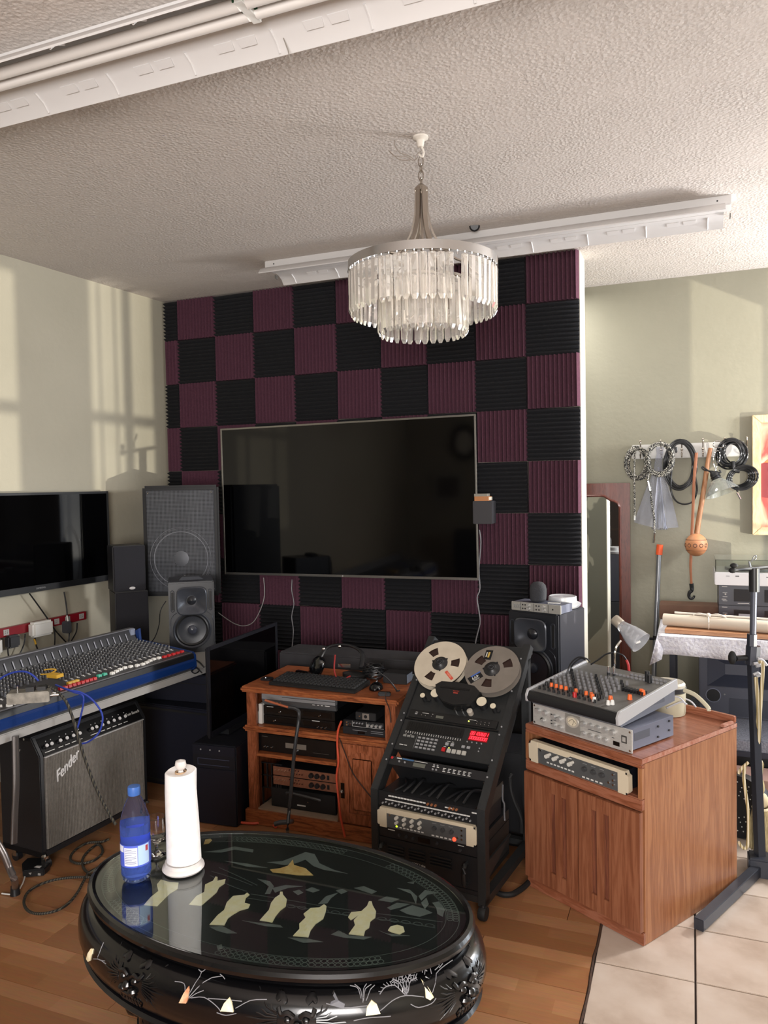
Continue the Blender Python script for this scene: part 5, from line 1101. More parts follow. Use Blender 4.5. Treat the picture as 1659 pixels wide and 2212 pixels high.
MB(BLK).tube([(0.208,-1.374,0.864),(0.238,-1.361,0.884),(0.265,-1.349,0.904),(0.298,-1.336,0.91),(0.328,-1.325,0.899),(0.342,-1.319,0.879)], .0034, 6, smooth=5).m(mat('red sleeve', '#b03030', .5)).tube([(0.344,-1.34,0.884),(0.351,-1.338,0.863),(0.353,-1.338,0.831)], .0052, 8, smooth=3).build('audio_lead', None, 'black lead with red sleeve arching over the compact mixer', 'cable')
for P, lab in (([(0.505,-1.313,0.737),(0.524,-1.306,0.743),(0.545,-1.297,0.735),(0.564,-1.291,0.711)], 'upper pale cable behind the silver channel strip'), ([(0.493,-1.32,0.697),(0.524,-1.307,0.712),(0.551,-1.296,0.721),(0.568,-1.289,0.711)], 'lower pale cable beside the silver channel strip'), ([(0.529,-1.25,0.726),(0.563,-1.237,0.718),(0.585,-1.229,0.706),(0.601,-1.223,0.685)], 'rightmost pale cable behind the silver channel strip')):
    MB(mat('pale grey cable', '#b4b6bb', .4)).tube(P, .0035, 6, smooth=4).build('pale_cable', None, lab, 'cable')
def desk_lamp():
    t = thing('desk_lamp', 'gooseneck desk lamp with frosted clear shade behind the compact mixer', 'lamp', CM @ Matrix.Translation((.30, .415, .6535)))
    MB(mat('lamp base grey', '#8e8f92', .3, .6)).lathe([(0, 0), (.04, 0), (.04, .01), (.016, .022), (0, .022)], n=28).build('base', t)
    P = tol(t, [(0.302,-1.38,0.834),(0.302,-1.379,0.875),(0.302,-1.378,0.909),(0.307,-1.374,0.938),(0.319,-1.369,0.958),(0.326,-1.366,0.967)]); MB(CHR).tube([(0, 0, .018), (P[0][0]*.7, P[0][1]*.7, .06)]+P, .0048, 8, smooth=5).build('gooseneck', t)
    i = TM[t].inverted(); a = i @ Vector((0.303,-1.372,1.051)); b_ = i @ Vector((0.398,-1.423,0.979)); ax = (b_-a).normalized(); L = (b_-a).length
    MB(mat('lamp collar', '#a9a296', .35, .5)).lathe([(0, -.004), (.019, -.004), (.021, .0), (.021, .03), (.018, .036), (0, .036)], a, ax, 28).build('collar', t)
    MB(mat('frosted plastic', '#dfe2e8', .18, trans=.75, alpha=1)).lathe([(.019, .03), (.024, .05), (.036, .085), (.042, .115), (.045, L+.01), (.043, L+.01), (.040, .115), (.034, .085), (.022, .05)], a, ax, 36).build('shade', t)
    c = a+ax*.09; q = ax.to_track_quat('Z', 'Y').to_matrix(); H = [c+q @ Vector((.013*math.cos(k*.6), .013*math.sin(k*.6), -.03+.0022*k)) for k in range(32)]
    MB(mat('spiral bulb', '#f0efec', .4)).tube(H, .0045, 8).build('bulb', t)
desk_lamp()
def canister():
    p = CM @ Vector((.285, .535, .6535)); t = thing('canister', 'cream round canister with dark-banded lid behind the compact mixer', 'canister', Matrix.Translation(p))
    MB(mat('cream enamel', '#c0bba3', .4)).lathe([(0, 0), (.066, 0), (.068, .01), (.068, .09), (.0, .09)], n=40).build('drum', t)
    MB(DRK).lathe([(.0685, .092), (.071, .094), (.071, .110), (.0685, .112), (.0685, .092)], n=40).build('band', t)
    MB(mat('cream lid', '#c9c3b4', .4)).lathe([(0, .09), (.067, .091), (.067, .122), (.06, .13), (.05, .127), (0, .125)], n=40).build('lid', t)
canister()
o = MB(mat('cream enamel', '')).tube([(0, 0, 0), (.05, .0, -.01), (.10, -.0, -.045), (.105, 0, -.06)], .005, 8, smooth=5, flat=1.7).build('folded_card', None, 'cream curved strap draping behind right side of compact mixer', 'strap'); o.matrix_world = CM @ Matrix.Translation((.365, .52, .765))
# ---- right studio monitor, its pedestal and the gear on top
Tm = Ms((-.249, -.82, .58), -19)
studio_monitor('black studio monitor behind the reddish cabinet, carrying a small silver interface', Tm @ Matrix.Diagonal((1.07, .95, 1, 1)))
o = part('equipment_case', mat('pedestal black', '#0e0f14', .5), [(0, .36, 0, .26, 0, .42)], None, bevel=.004); o.location = (-.36, -1.235, 0); tag(o, 'black case on the floor in the gap between slant rack and reddish cabinet', 'case')
t = thing('subwoofer', 'tall black speaker pedestal behind the slant rack under the right monitor', 'speaker', Ms((-.28, -.80, 0), -19)); part('cabinet', mat('pedestal black', '#0e0f14', .5), [(0, .30, 0, .28, 0, .578)], t, bevel=.004)
part('grille', mat('pedestal cloth', '#0a0a0d', .8), [(.01, .29, -.008, 0, .01, .565)], t)
def monitor_top():
    M_ = Tm @ Matrix.Translation((.02, -.004, .4025)); t = thing('audio_interface', 'small silver audio interface on top of the right studio monitor', 'audio interface', M_)
    SV = mat('silver face', '#aeada8', .35, .5)
    part('case', mat('blue grey case', ''), [(.004, .262, .006, .12, .001, .040)], t); part('fascia', SV, [(0, .266, -.002, .006, 0, .042)], t, bevel=.002)
    [part('panel_seam', DRK, [(x, x+.002, -.0028, -.002, .002, .04)], t) for x in (.052, .124, .2)]
    for x in (.095, .178):
        for z in (.029, .012): MB(mat('silver knob', '')).knob(x, z, .0085, .011, -.002, 14).build('knob', t)
    dots(t, BLK, [(x, z) for x in (.064, .077, .137, .152) for z in (.03, .012)]+[(.225, .02)], 'jack', .0038, .002, -.002)
    b = MB(GRY)
    for k in range(4): x = .012+.011*k; b.tube([(x, -.003, .03), (x+.008, -.004, .024), (x+.002, -.003, .012)], .0016, 5, smooth=3)
    b.build('logo_relief', t); bars(t, GRY, [(.112, .113, .006, .036), (.192, .193, .006, .036)], y=-.0022)
    p = M_ @ Vector((.113, .06, .0425)); o = MB(noisy('foam windscreen', '#2c2d31', '#36373c', 220, .95, .6, .003)).lathe([(0, 0), (.03, 0), (.038, .008), (.0405, .03), (.041, .06), (.036, .08), (.022, .093), (0, .097)], n=32).build('microphone', None, 'dark foam-covered microphone standing on the small silver interface', 'microphone'); o.location = p; 
    MB(CHR).lathe([(.022, 0), (.024, .002), (.022, .006), (0, .006)], (0, 0, -.0005), n=20).build('base_ring', o)
    o = MB(mat('silver clip', '#c5c5c2', .3, .7)).box(-.03, .03, -.012, .012, 0, .004).build('silver_clip', None, 'flat silver clip lying on right end of the small interface', 'clip', bevel=.001); o.matrix_world = M_ @ Matrix.Translation((.205, .05, .0425)) @ Matrix.Rotation(.4, 4, 'Z')
    p = Tm @ Vector((.185, .205, .4025)); t = thing('plastic_tub', 'round white plastic tub lid wrapped in film behind the small interface', 'tub', Matrix.Translation(p))
    MB(mat('milky plastic', '#d9dce0', .25, trans=.25)).lathe([(0, .0), (.075, .0), (.088, .012), (.09, .02), (.07, .03), (.068, .052), (.064, .056), (.058, .052), (0, .048)], n=44).build('tub_body', t)
    MB(mat('crumpled film', '#cfd0d6', .15)).lathe([(0, .0495), (.03, .052), (.056, .0525)], n=18).build('film', t)
monitor_top()
# ================================================================ FAR RIGHT ZONE
def mirror():
    t = thing('mirror', 'tall mirror in dark red-brown scalloped wooden frame against the far wall', 'mirror', X4(-.35, .818, 0)); W, H = .56, 1.588
    MH = wood('mahogany', '#43201a', '#55291f', '#5f2f24', (6, 6, 1), .35, 8, .2)
    # arch profile (right half) in local x,z
    half = [(0, 1.515), (.10, 1.515), (.125, 1.512), (.145, 1.498), (.165, 1.485), (.19, 1.478), (.215, 1.466), (.225, 1.445), (.228, 1.43)]
    cx = .28; wi = .215
    prof = [(cx-x*wi/.228, z-.01) for x, z in half[::-1]]+[(cx+x*wi/.228, z-.01) for x, z in half[1:]]
    b = MB(MH); P = [(0, 0, H), (0, 0, 1.36)]+[(cx-wi, 0, 1.36)]+[(x, 0, z) for x, z in prof]+[(cx+wi, 0, 1.36), (W, 0, 1.36), (W, 0, H)]
    vs = [Vector(p) for p in P]
    b.prism(P, (0, -.03, 0)); b.box(0, cx-wi, -.03, 0, .12, 1.36).box(cx+wi, W, -.03, 0, .12, 1.36).box(0, W, -.03, 0, 0, .12); b.build('frame', t)
    MB(MH).tube([(cx-wi, -.032, .12)]+[(x, -.032, z) for x, z in prof]+[(cx+wi, -.032, .12)], .008, 8).build('inner_bead', t)
    part('mirror_glass', mat('mirror silver', '#f1f3f1', .015, 1), [(cx-wi-.01, cx+wi+.01, -.008, -.004, .11, 1.51)], t)
mirror()
def hook_rail():
    t = thing('hook_rail', 'white painted board with six nickel hooks on the far wall', 'hook rail', X4(.22, .86, 1.745))
    part('board', noisy('shabby white paint', '#b9b8b4', '#c9c8c6', 8, .6), [(0, .68, 0, .019, 0, .095)], t, bevel=.004)
    for k in range(6):
        x = .056+.1275*k; b = MB(NIK); b.tube([(x, -.002, .055), (x, -.01, .075), (x, -.028, .098), (x, -.03, .112)], .0042, 6, smooth=3).sph((x, -.031, .116), .0075, 8); b.tube([(x, -.002, .06), (x, -.006, .03), (x, -.022, .006), (x, -.036, .012), (x, -.038, .024)], .0042, 6, smooth=3).sph((x, -.038, .026), .006, 8).sph((x, -.003, .055), .009, 8); b.build('hook', t)
hook_rail()
CHK = mat('black and white braid', '#222222', .7); n_, l_, b_ = nodes(CHK); tt = tex(CHK, 'ShaderNodeTexVoronoi', (1, 1, 1), Scale=230); ramp(CHK, tt.outputs['Color'], [(.55, '#101113'), (.68, '#b9b6ac')])
def coil(name, label, m, cx, cz, rx, rz, n, r, y=.81, jit=.012, extra=(), ry=1):
    b = MB(m)
    for k in range(n):
        f = random.uniform(-1, 1); P = []
        ox, oz = random.uniform(-jit, jit), random.uniform(-jit, jit); s_ = 1+random.uniform(-.08, .08); yy = y-.022*k/n*ry+random.uniform(-.006, .006)
        for i in range(20): a = 2*PI*i/20; P.append((cx+ox+rx*s_*math.cos(a), yy+.006*math.sin(2*a+f), cz+oz*.6+rz*s_*math.sin(a)))
        b.tube(P, r, 6, closed=True, smooth=2)
    for e in extra: b.tube(e, r, 6, smooth=5)
    return b
PW7 = 1
def wall_hangings():
    c = lambda x, y: None
    a = [(0.256,0.8,1.72),(0.394,0.8,1.737),(0.523,0.8,1.701),(0.602,0.8,1.681),(0.831,0.8,1.762),(0.878,0.8,1.608)]
    b = coil('coil', '', CHK, a[0][0], a[0][2], .066, .098, 13, .0062, .815, .016, [[(0.247,0.785,1.793),(0.241,0.785,1.733),(0.238,0.785,1.63),(0.24,0.785,1.509),(0.24,0.785,1.418),(0.24,0.785,1.37)]])
    o = b.build('braided_cable', None, 'black and white braided cable coil on the first hook from the left', 'cable', loc=a[0]); 
    MB(WHT).tube([Vector(p)-Vector(a[0]) for p in [(0.24,0.785,1.379),(0.239,0.785,1.342)]], .006, 6).build('plug', o)
    b = coil('coil', '', CHK, a[1][0], a[1][2], .076, .100, 13, .0068, .79, .014, [[(0.33,0.765,1.646),(0.325,0.765,1.604),(0.341,0.765,1.538),(0.349,0.765,1.448),(0.362,0.765,1.358),(0.363,0.765,1.257)]])
    o = b.build('braided_cable', None, 'black and white braided cable coil on the second hook over the plastic bag', 'cable', loc=a[1]); MB(CHR).tube([Vector(p)-Vector(a[1]) for p in [(0.363,0.765,1.257),(0.356,0.765,1.193)]], .006, 6).tube([Vector(p)-Vector(a[1]) for p in [(0.326,0.76,1.598),(0.339,0.76,1.535)]], .0065, 6).build('plug', o)
    b = coil('coil', '', BLK, a[2][0], a[2][2], .088, .150, 10, .0055, .805, .016, [[(0.47,0.79,1.673),(0.464,0.79,1.59),(0.469,0.79,1.518),(0.497,0.79,1.464),(0.546,0.79,1.444),(0.596,0.79,1.463),(0.621,0.79,1.528),(0.613,0.79,1.61),(0.592,0.79,1.693)], [(0.487,0.79,1.82),(0.498,0.79,1.779),(0.501,0.79,1.814)]])
    b.build('black_cable', None, 'smooth black cable in a tall loose coil on the third hook', 'cable', loc=a[2])
    b = coil('coil', '', mat('cable black', '#17191c', .3), a[4][0], a[4][2], .068, .078, 16, .0052, .80, .024, [[(0.817,0.79,1.583),(0.843,0.79,1.548),(0.859,0.79,1.519)], [(0.833,0.78,1.675),(0.896,0.78,1.679),(0.947,0.78,1.649),(0.937,0.78,1.626)], [(0.743,0.8,1.695),(0.77,0.8,1.68),(0.807,0.8,1.682)]])
    for k in range(14):
        P = []; ox = random.uniform(-.014, .014)
        for i in range(20): q = 2*PI*i/20; P.append((a[5][0]+ox+.066*math.cos(q)*(1+.04*k-.2), .80-.003*k, a[5][2]+.058*math.sin(q)*(1+.04*k-.2)+.01*math.cos(q)))
        b.tube(P, .0045, 6, closed=True, smooth=2)
    b.tube([(a[4][0]+.0, .775, a[4][2]-.05), (a[5][0]-.04, .77, a[5][2]+.05), (a[5][0]-.01, .775, a[5][2]+.04)], .012, 8, smooth=3)
    o = b.build('black_cable', None, 'shiny black cable tied in a figure of eight on the sixth hook', 'cable', loc=a[4]); MB(CHR).tube([Vector(p)-Vector(a[4]) for p in [(0.854,0.78,1.513),(0.874,0.78,1.472)]], .006, 6).build('plug', o)
    # clear plastic bag
    A_ = [(0.375,0.8,1.819),(0.423,0.8,1.811),(0.414,0.8,1.764),(0.414,0.8,1.686),(0.441,0.8,1.59),(0.48,0.8,1.446),(0.51,0.8,1.294),(0.44,0.8,1.276),(0.36,0.8,1.269),(0.309,0.8,1.29),(0.234,0.8,1.327),(0.27,0.8,1.424),(0.311,0.8,1.556),(0.351,0.8,1.646),(0.369,0.8,1.699),(0.375,0.8,1.771)]
    BG = mat('clear polythene', '#e3e6f2', .12, trans=.86, ior=1.15)
    vs = []; fs = []; rows = 14
    L_ = [(0.375,0.8,1.819),(0.378,0.8,1.771),(0.366,0.8,1.723),(0.36,0.8,1.676),(0.328,0.8,1.592),(0.299,0.8,1.514),(0.27,0.8,1.43),(0.234,0.8,1.327)]; R_ = [(0.423,0.8,1.817),(0.417,0.8,1.77),(0.411,0.8,1.722),(0.415,0.8,1.674),(0.441,0.8,1.59),(0.469,0.8,1.494),(0.485,0.8,1.41),(0.51,0.8,1.294)]
    K = 16
    for side in (0, 1):
        for i in range(8):
            for j in range(K+1):
                f = j/K; x = L_[i][0]+(R_[i][0]-L_[i][0])*f; z = L_[i][2]+(R_[i][2]-L_[i][2])*f-(.018*math.sin(PI*f) if i == 7 else 0)
                bul = .028*math.sin(PI*f)*(i/7)**.7; y = .80+(-bul if side == 0 else bul*.4)+.004*math.sin(f*31+i)*(i/7+.2)
                vs.append((x, y, z))
        o_ = side*8*(K+1)
        for i in range(7):
            for j in range(K): p = o_+i*(K+1)+j; fs.append((p, p+1, p+K+2, p+K+1) if side else (p, p+K+1, p+K+2, p+1))
    o = MB(BG).add(vs, fs).build('plastic_bag', None, 'clear plastic bag of wires hanging below the second hook', 'bag')
    b = MB(mat('silver wire bundle', '#8d8f98', .3, .6))
    for k in range(16):
        q = (k-7.5)/7.5; x0 = A_[4][0]-.03; P = [(x0+.004*q-.02, .795, A_[3][2]), (x0+.012*q-.02, .79+.004*random.random(), A_[4][2]-.02), (x0+.04*q-.015+random.uniform(-.004, .004), .785+.006*random.random(), A_[7][2]+.03), (x0+.05*q-.015, .79, A_[7][2]+.006+.01*abs(q))]
        b.tube(P, .0022, 5, smooth=4)
    b.build('wire_bundle', o, kind='stuff')
    # rattle gourd on a stick
    P = [(0.703,0.79,1.801),(0.684,0.79,1.697),(0.662,0.79,1.539),(0.628,0.79,1.327),(0.62,0.79,1.256)]; p = P[-1]
    t = thing('gourd_rattle', 'painted gourd rattle with long wooden stick hanging from the fifth hook', 'rattle', Matrix.Translation(p))
    MB(wood('stick wood', '#8a5a3a', '#9c6b48', '#ae7f5c', (8, 8, 1), .5, 8)).tube(tol(t, P), lambda q: .0135+.004*q, 10, smooth=5).build('stick', t)
    g = noisy('gourd skin', '#b0764e', '#c48a62', 9, .55); n, l, bb = nodes(g)
    c = i0 = Vector((0.615,0.78,1.183)); MB(g).sph(tuple(Vector(c)-Vector(p)), .072, 24, sx=.95, sz=1.02).build('gourd', t)
    cc = Vector(c)-Vector(p); b = MB(mat('burnt design', '#4e2c22', .6))
    for k in range(5):
        a = -PI/2+(-1.2+.55*k); b.lathe([(.009, .0), (.011, .0015), (.013, 0)], cc+Vector((.069*math.cos(a), .071*math.sin(a), 0)), (math.cos(a), math.sin(a), 0), 12)
    for z_ in (-.034, .034): b.tube([cc+Vector((.0625*math.cos(q), .0625*math.sin(q), z_)) for q in [2*PI*k/24 for k in range(24)]], .0015, 5, closed=True)
    b.build('burnt_pattern', t)
    # orange strap with black hook
    P = [(0.619,0.775,1.774),(0.61,0.775,1.669),(0.603,0.775,1.587),(0.596,0.775,1.387),(0.587,0.775,1.21),(0.584,0.775,1.115)]; Q = [(0.583,0.775,1.119),(0.581,0.775,1.038),(0.585,0.775,0.933)]
    t = thing('bungee_strap', 'flat orange strap ending in a black hook hanging from the fourth hook', 'strap', Matrix.Translation(P[0]))
    MB(mat('faded orange webbing', '#a56c50', .6)).tube(tol(t, P+Q[1:]), .0095, 8, smooth=4, flat=.35).build('webbing', t)
    H = [(0.585,0.775,0.933),(0.588,0.775,0.892),(0.574,0.775,0.876),(0.57,0.775,0.851),(0.581,0.775,0.835),(0.596,0.775,0.84),(0.604,0.775,0.856)]; MB(BLK).tube(tol(t, H), lambda q: .014-.008*q, 8, smooth=4).build('hook', t)
    # clamp lamp
    p = (0.736,0.76,1.602); t = thing('clamp_lamp', 'clamp lamp with clear glass shade and black cord hanging near the fifth hook', 'lamp', Matrix.Translation(p))
    ax = Vector((.38, -.2, -1)).normalized()
    MB(BLK).lathe([(0, -.05), (.022, -.05), (.028, -.035), (.028, .0), (.0, .0)], (0, 0, 0), ax, 20).lathe([(.028, -.02), (.033, -.015), (.028, -.01)], (0, 0, 0), ax, 20).lathe([(.028, -.004), (.033, .001), (.028, .006)], (0, 0, 0), ax, 20).build('socket', t)
    MB(mat('smoky glass', '#dfe3e0', .06, trans=.85)).lathe([(.028, 0), (.04, .012), (.075, .05), (.100, .085), (.104, .095), (.100, .095), (.072, .055), (.034, .018)], (0, 0, 0), ax, 36).build('shade', t)
    MB(CHR).tube(tol(t, [(0.732,0.775,1.666),(0.719,0.775,1.707),(0.721,0.775,1.759),(0.743,0.775,1.782),(0.756,0.775,1.764),(0.753,0.775,1.723),(0.737,0.775,1.683),(0.732,0.775,1.654)]), .0028, 6, smooth=4).tube(tol(t, [(0.716,0.775,1.817),(0.727,0.775,1.84),(0.754,0.775,1.842),(0.78,0.775,1.821),(0.764,0.775,1.801),(0.727,0.775,1.805),(0.716,0.775,1.817)]), .0028, 6, smooth=4).build('wire_clamp', t)
    MB(BLK).tube(tol(t, [(0.705,0.765,1.643),(0.675,0.765,1.667),(0.656,0.765,1.682),(0.651,0.765,1.674),(0.664,0.765,1.662),(0.689,0.765,1.655),(0.715,0.765,1.652),(0.747,0.765,1.642),(0.761,0.765,1.645),(0.753,0.765,1.659)]), .0045, 6, smooth=4).build('cord', t)
wall_hangings()
def pole():
    t = thing('extension_pole', 'long grey pole with orange tip leaning against the far wall', 'pole', X4(.345, .62, 0))
    P = tol(t, [(0.395,0.8,1.18),(0.389,0.8,1.114),(0.378,0.8,0.865),(0.369,0.8,0.666),(0.364,0.8,0.449)]); top = P[0]; 
    MB(mat('grey pole', '#83868c', .3, .6)).tube([P[1], (.0, 0, .0)], .015, 12).build('tube', t)
    MB(ORG).tube([P[0], P[1]], .021, 12).build('orange_tip', t); m_ = Vector(P[1])*.5; m_ = Vector(P[1])*((.575)/P[1][2]); MB(BLK).tube([m_+Vector((0, 0, -.02)), m_+Vector((0, 0, .02))], .016, 12).tube([m_, m_+Vector((-.035, -.01, 0))], .008, 8).build('clamp', t)
pole()
def painting():
    t = thing('painting', 'framed red and pink painting on the far wall, cut by right edge', 'painting', X4(.945, .868, 1.245)); W, H = .56, .755
    FW = wood('pale wood frame', '#b49a72', '#c2aa82', '#cfba94', (5, 5, 1), .5, 8); 
    for P in ([(0, 0), (W, 0), (W-.05, .05), (.05, .05)], [(0, H), (.05, H-.05), (W-.05, H-.05), (W, H)], [(0, 0), (.05, .05), (.05, H-.05), (0, H)], [(W, 0), (W, H), (W-.05, H-.05), (W-.05, .05)]):
        MB(FW).prism([(x, -.03, z) for x, z in P], (0, .04, 0)).build('frame_side', t, bevel=.003)
    m = mat('painted canvas', '#b56a58', .7); tt = tex(m, 'ShaderNodeTexNoise', (1, 1, .6), Scale=5, Detail=3, Distortion=1.2); ramp(m, tt.outputs['Fac'], [(.3, '#7b2f33'), (.42, '#b04a44'), (.5, '#cf8a74'), (.6, '#d8a892'), (.7, '#b85a42')])
    part('canvas', m, [(.048, W-.048, -.012, 0, .048, H-.048)], t)
    bb = MB(mat('paint dark red', '#7a2c30', .7)); bb.prism([(.05, -.0125, .45), (.05, -.0125, .24), (.17, -.0125, .22), (.2, -.0125, .30), (.16, -.0125, .42), (.1, -.0125, .46)][::-1], (0, -.001, 0)); bb.build('dark_red_patch', t)
    bb = MB(mat('paint orange', '#d0713f', .7)); bb.prism([(.07, -.0125, .455), (.12, -.0125, .50), (.2, -.0125, .51), (.24, -.0125, .455)], (0, -.002, 0)); bb.build('orange_patch', t); bb = MB(mat('paint pale pink', '#dcb9b0', .7)); bb.tube([(.12, -.013, .44), (.105, -.013, .37), (.12, -.013, .29)], .011, 6, smooth=4, flat=.3).build('pale_stroke', t)
painting()
def right_table():
    t = thing('folding_table', 'table under white towelling cloth by the far wall', 'table', X4(.42, -.02, 0)); 
    part('table_top', mat('dark table top', '#2a2b30', .5), [(0, 1.5, 0, .8, .70, .735)], t)
    for x, y in ((.05, .05), (1.42, .05), (.05, .74), (1.42, .74)): part('leg', mat('dark table leg', '#30323a', .4, .5), [(x, x+.03, y, y+.03, 0, .70)], t)
    # cloth
    vs = []; fs = []; N = 60
    def colm(x, f): return [(x, .79, .739), (x, .02, .741), (x, -.012, .737), (x+.002*math.sin(f*70), -.020+.004*math.sin(f*55), .70), (x, -.022+.006*math.sin(f*43), .665), (x, -.020+.008*math.sin(f*37+1), .632+.006*math.sin(f*21))]
    for i in range(N+1):
        f = i/N; c_ = colm(-.012+1.53*f, f); vs += c_
    for i in range(N):
        for k in range(5): a = i*6+k; fs.append((a, a+1, a+7, a+6))
    b = MB(CLO).add(vs, fs)
    L_ = [(-.014, .79, .738), (-.014, -.012, .737)]
    b.add([(-.013, .79, .738), (-.013, -.012, .737), (-.03, -.035, .66), (-.052, -.04, .575), (-.03, .1, .62), (-.03, .79, .64)], [(0, 5, 4, 1), (1, 4, 3, 2)]); b.add([(-.012, -.012, .737), (-.03, -.035, .66), (-.052, -.04, .575), (.012, -.03, .61), (.02, -.024, .66)], [(0, 1, 4), (1, 2, 3, 4)])
    o = b.build('tablecloth', None, 'white towelling cloth draped over the far table', 'tablecloth', loc=(.42, -.02, .735)) if 0 else b.build('tablecloth', None, 'white towelling cloth draped over the far table', 'tablecloth'); o.location = (.42, -.02, .001)
    sd = o.modifiers.new('thick', 'SOLIDIFY'); sd.thickness = .003
    o = part('wooden_board', TAN, [(0, 1.2, 0, .28, 0, .022)], None, bevel=.002); o.location = (.445, .03, .7445); o.rotation_euler.z = R(-5); tag(o, 'tan wooden board on the white tablecloth under the rolled tube', 'board')
    o = part('brown_box', noisy('brown card', '#5e4436', '#6e5040', 10, .7), [(0, .34, 0, .2, 0, .085)], None, bevel=.003); o.location = (.40, .50, .7435); tag(o, 'flat brown box at the back of far table left of the stereo', 'box')
    a = Vector((.437, .135, .803)); c = Vector((1.6, -.07, .803)); t = thing('paper_tube', 'cream rolled tube tied with white ribbon on the tan board', 'tube', Matrix.Translation(a))
    MB(mat('cream roll', '#cfc4b4', .6)).cyl((0, 0, 0), c-a, .034, n=28).build('tube', t); d = (c-a).normalized()
    MB(mat('ribbon white', '#e2dcd2', .6)).tube([d*.24+Vector((0, .036*math.cos(q), .036*math.sin(q))) for q in [2*PI*i/18 for i in range(18)]], .004, 6, closed=True).sph(tuple(d*.24+Vector((0, -.008, .042))), .013, 10).tube([d*.24+Vector((0, 0, .04)), d*.29+Vector((0, -.01, .052)), d*.33+Vector((0, -.005, .036))], .004, 6, smooth=4).tube([d*.24+Vector((0, 0, .04)), d*.19+Vector((0, -.01, .050)), d*.16+Vector((0, -.005, .038))], .004, 6, smooth=4).build('ribbon', t)
    MB(mat('ribbon white', '')).cyl(d*.06+Vector((0, .01, .042)), d*.7+Vector((0, .01, .040)), .006, n=8).build('thin_rod', t)
right_table()
def stereo():
    N_ = mat('navy grey electronics', '#2a2c38', .35)
    def comp(label, z, h, k):
        t = thing('cassette_deck', label, 'cassette deck', X4(.735, .36, z)); part('case', N_, [(0, .44, .003, .32, 0, h)], t, bevel=.002); part('fascia', mat('navy grey fascia', '#262936', .3), [(0, .44, -.002, .003, .002, h-.002)], t, bevel=.001)
        part('cassette_door', mat('smoke window', '#14151c', .15), [(.08, .20, -.006, -.002, h*.2, h*.82)], t, bevel=.001); part('cassette_door', mat('smoke window', ''), [(.24, .36, -.006, -.002, h*.2, h*.82)], t, bevel=.001)
        bars(t, PRN, [(.016, .045, h*.9, h*.9+.003), (.015, .04, h*.28, h*.28+.003), (.10, .16, h*.1, h*.1+.003)], y=-.0025)
        if k: part('cassette_label', mat('tape label grey', '#8d8e96', .5), [(.105, .165, -.0075, -.006, h*.42, h*.62)], t)
        MB(CHR).knob(.035, h*.55, .006, .008, -.002).build('knob', t); bars(t, GRY, [(.02+.0*i, .045, h*.2*i, h*.2*i+.004) for i in range(1, 4)], 'button', y=-.002, d=.003)
    comp('lower dark cassette deck of the two stacked on the far table', .745, .118, 1); comp('upper dark cassette deck beneath the turntable', .865, .118, 0)
    t = thing('turntable', 'silver turntable with clear dust cover on the stacked cassette decks', 'turntable', X4(.712, .33, .985))
    part('plinth', mat('silver plinth', '#b9b8ba', .35, .2), [(0, .46, 0, .36, .0, .075)], t, bevel=.004); bars(t, BLK, [(.11, .13, .052, .057), (.27, .285, .05, .054), (.06, .08, .053, .055), (.31, .36, .05, .053)], 'slot', y=0, d=.001)
    cv = MB(mat('tinted acrylic', '#dfe3dc', .05, trans=.93, ior=1.3)); cv.box(.004, .456, .01, .013, .078, .145).box(.004, .456, .35, .353, .078, .145).box(.004, .007, .01, .35, .078, .145).box(.453, .456, .01, .35, .078, .145).box(.004, .456, .01, .353, .145, .148); cv.build('dust_cover', t)
    MB(mat('platter', '#55565a', .35, .5)).cyl((.2, .18, .076), (.2, .18, .09), .14, n=40).build('platter', t); MB(CHR).tube([(.4, .3, .1), (.39, .18, .1), (.33, .1, .098)], .004, 6, smooth=3).build('tone_arm', t)
    o = MB(mat('fruit red', '#a8402e', .5)).box(0, .05, 0, .02, 0, .02).build('red_toy', None) if 0 else None
stereo()
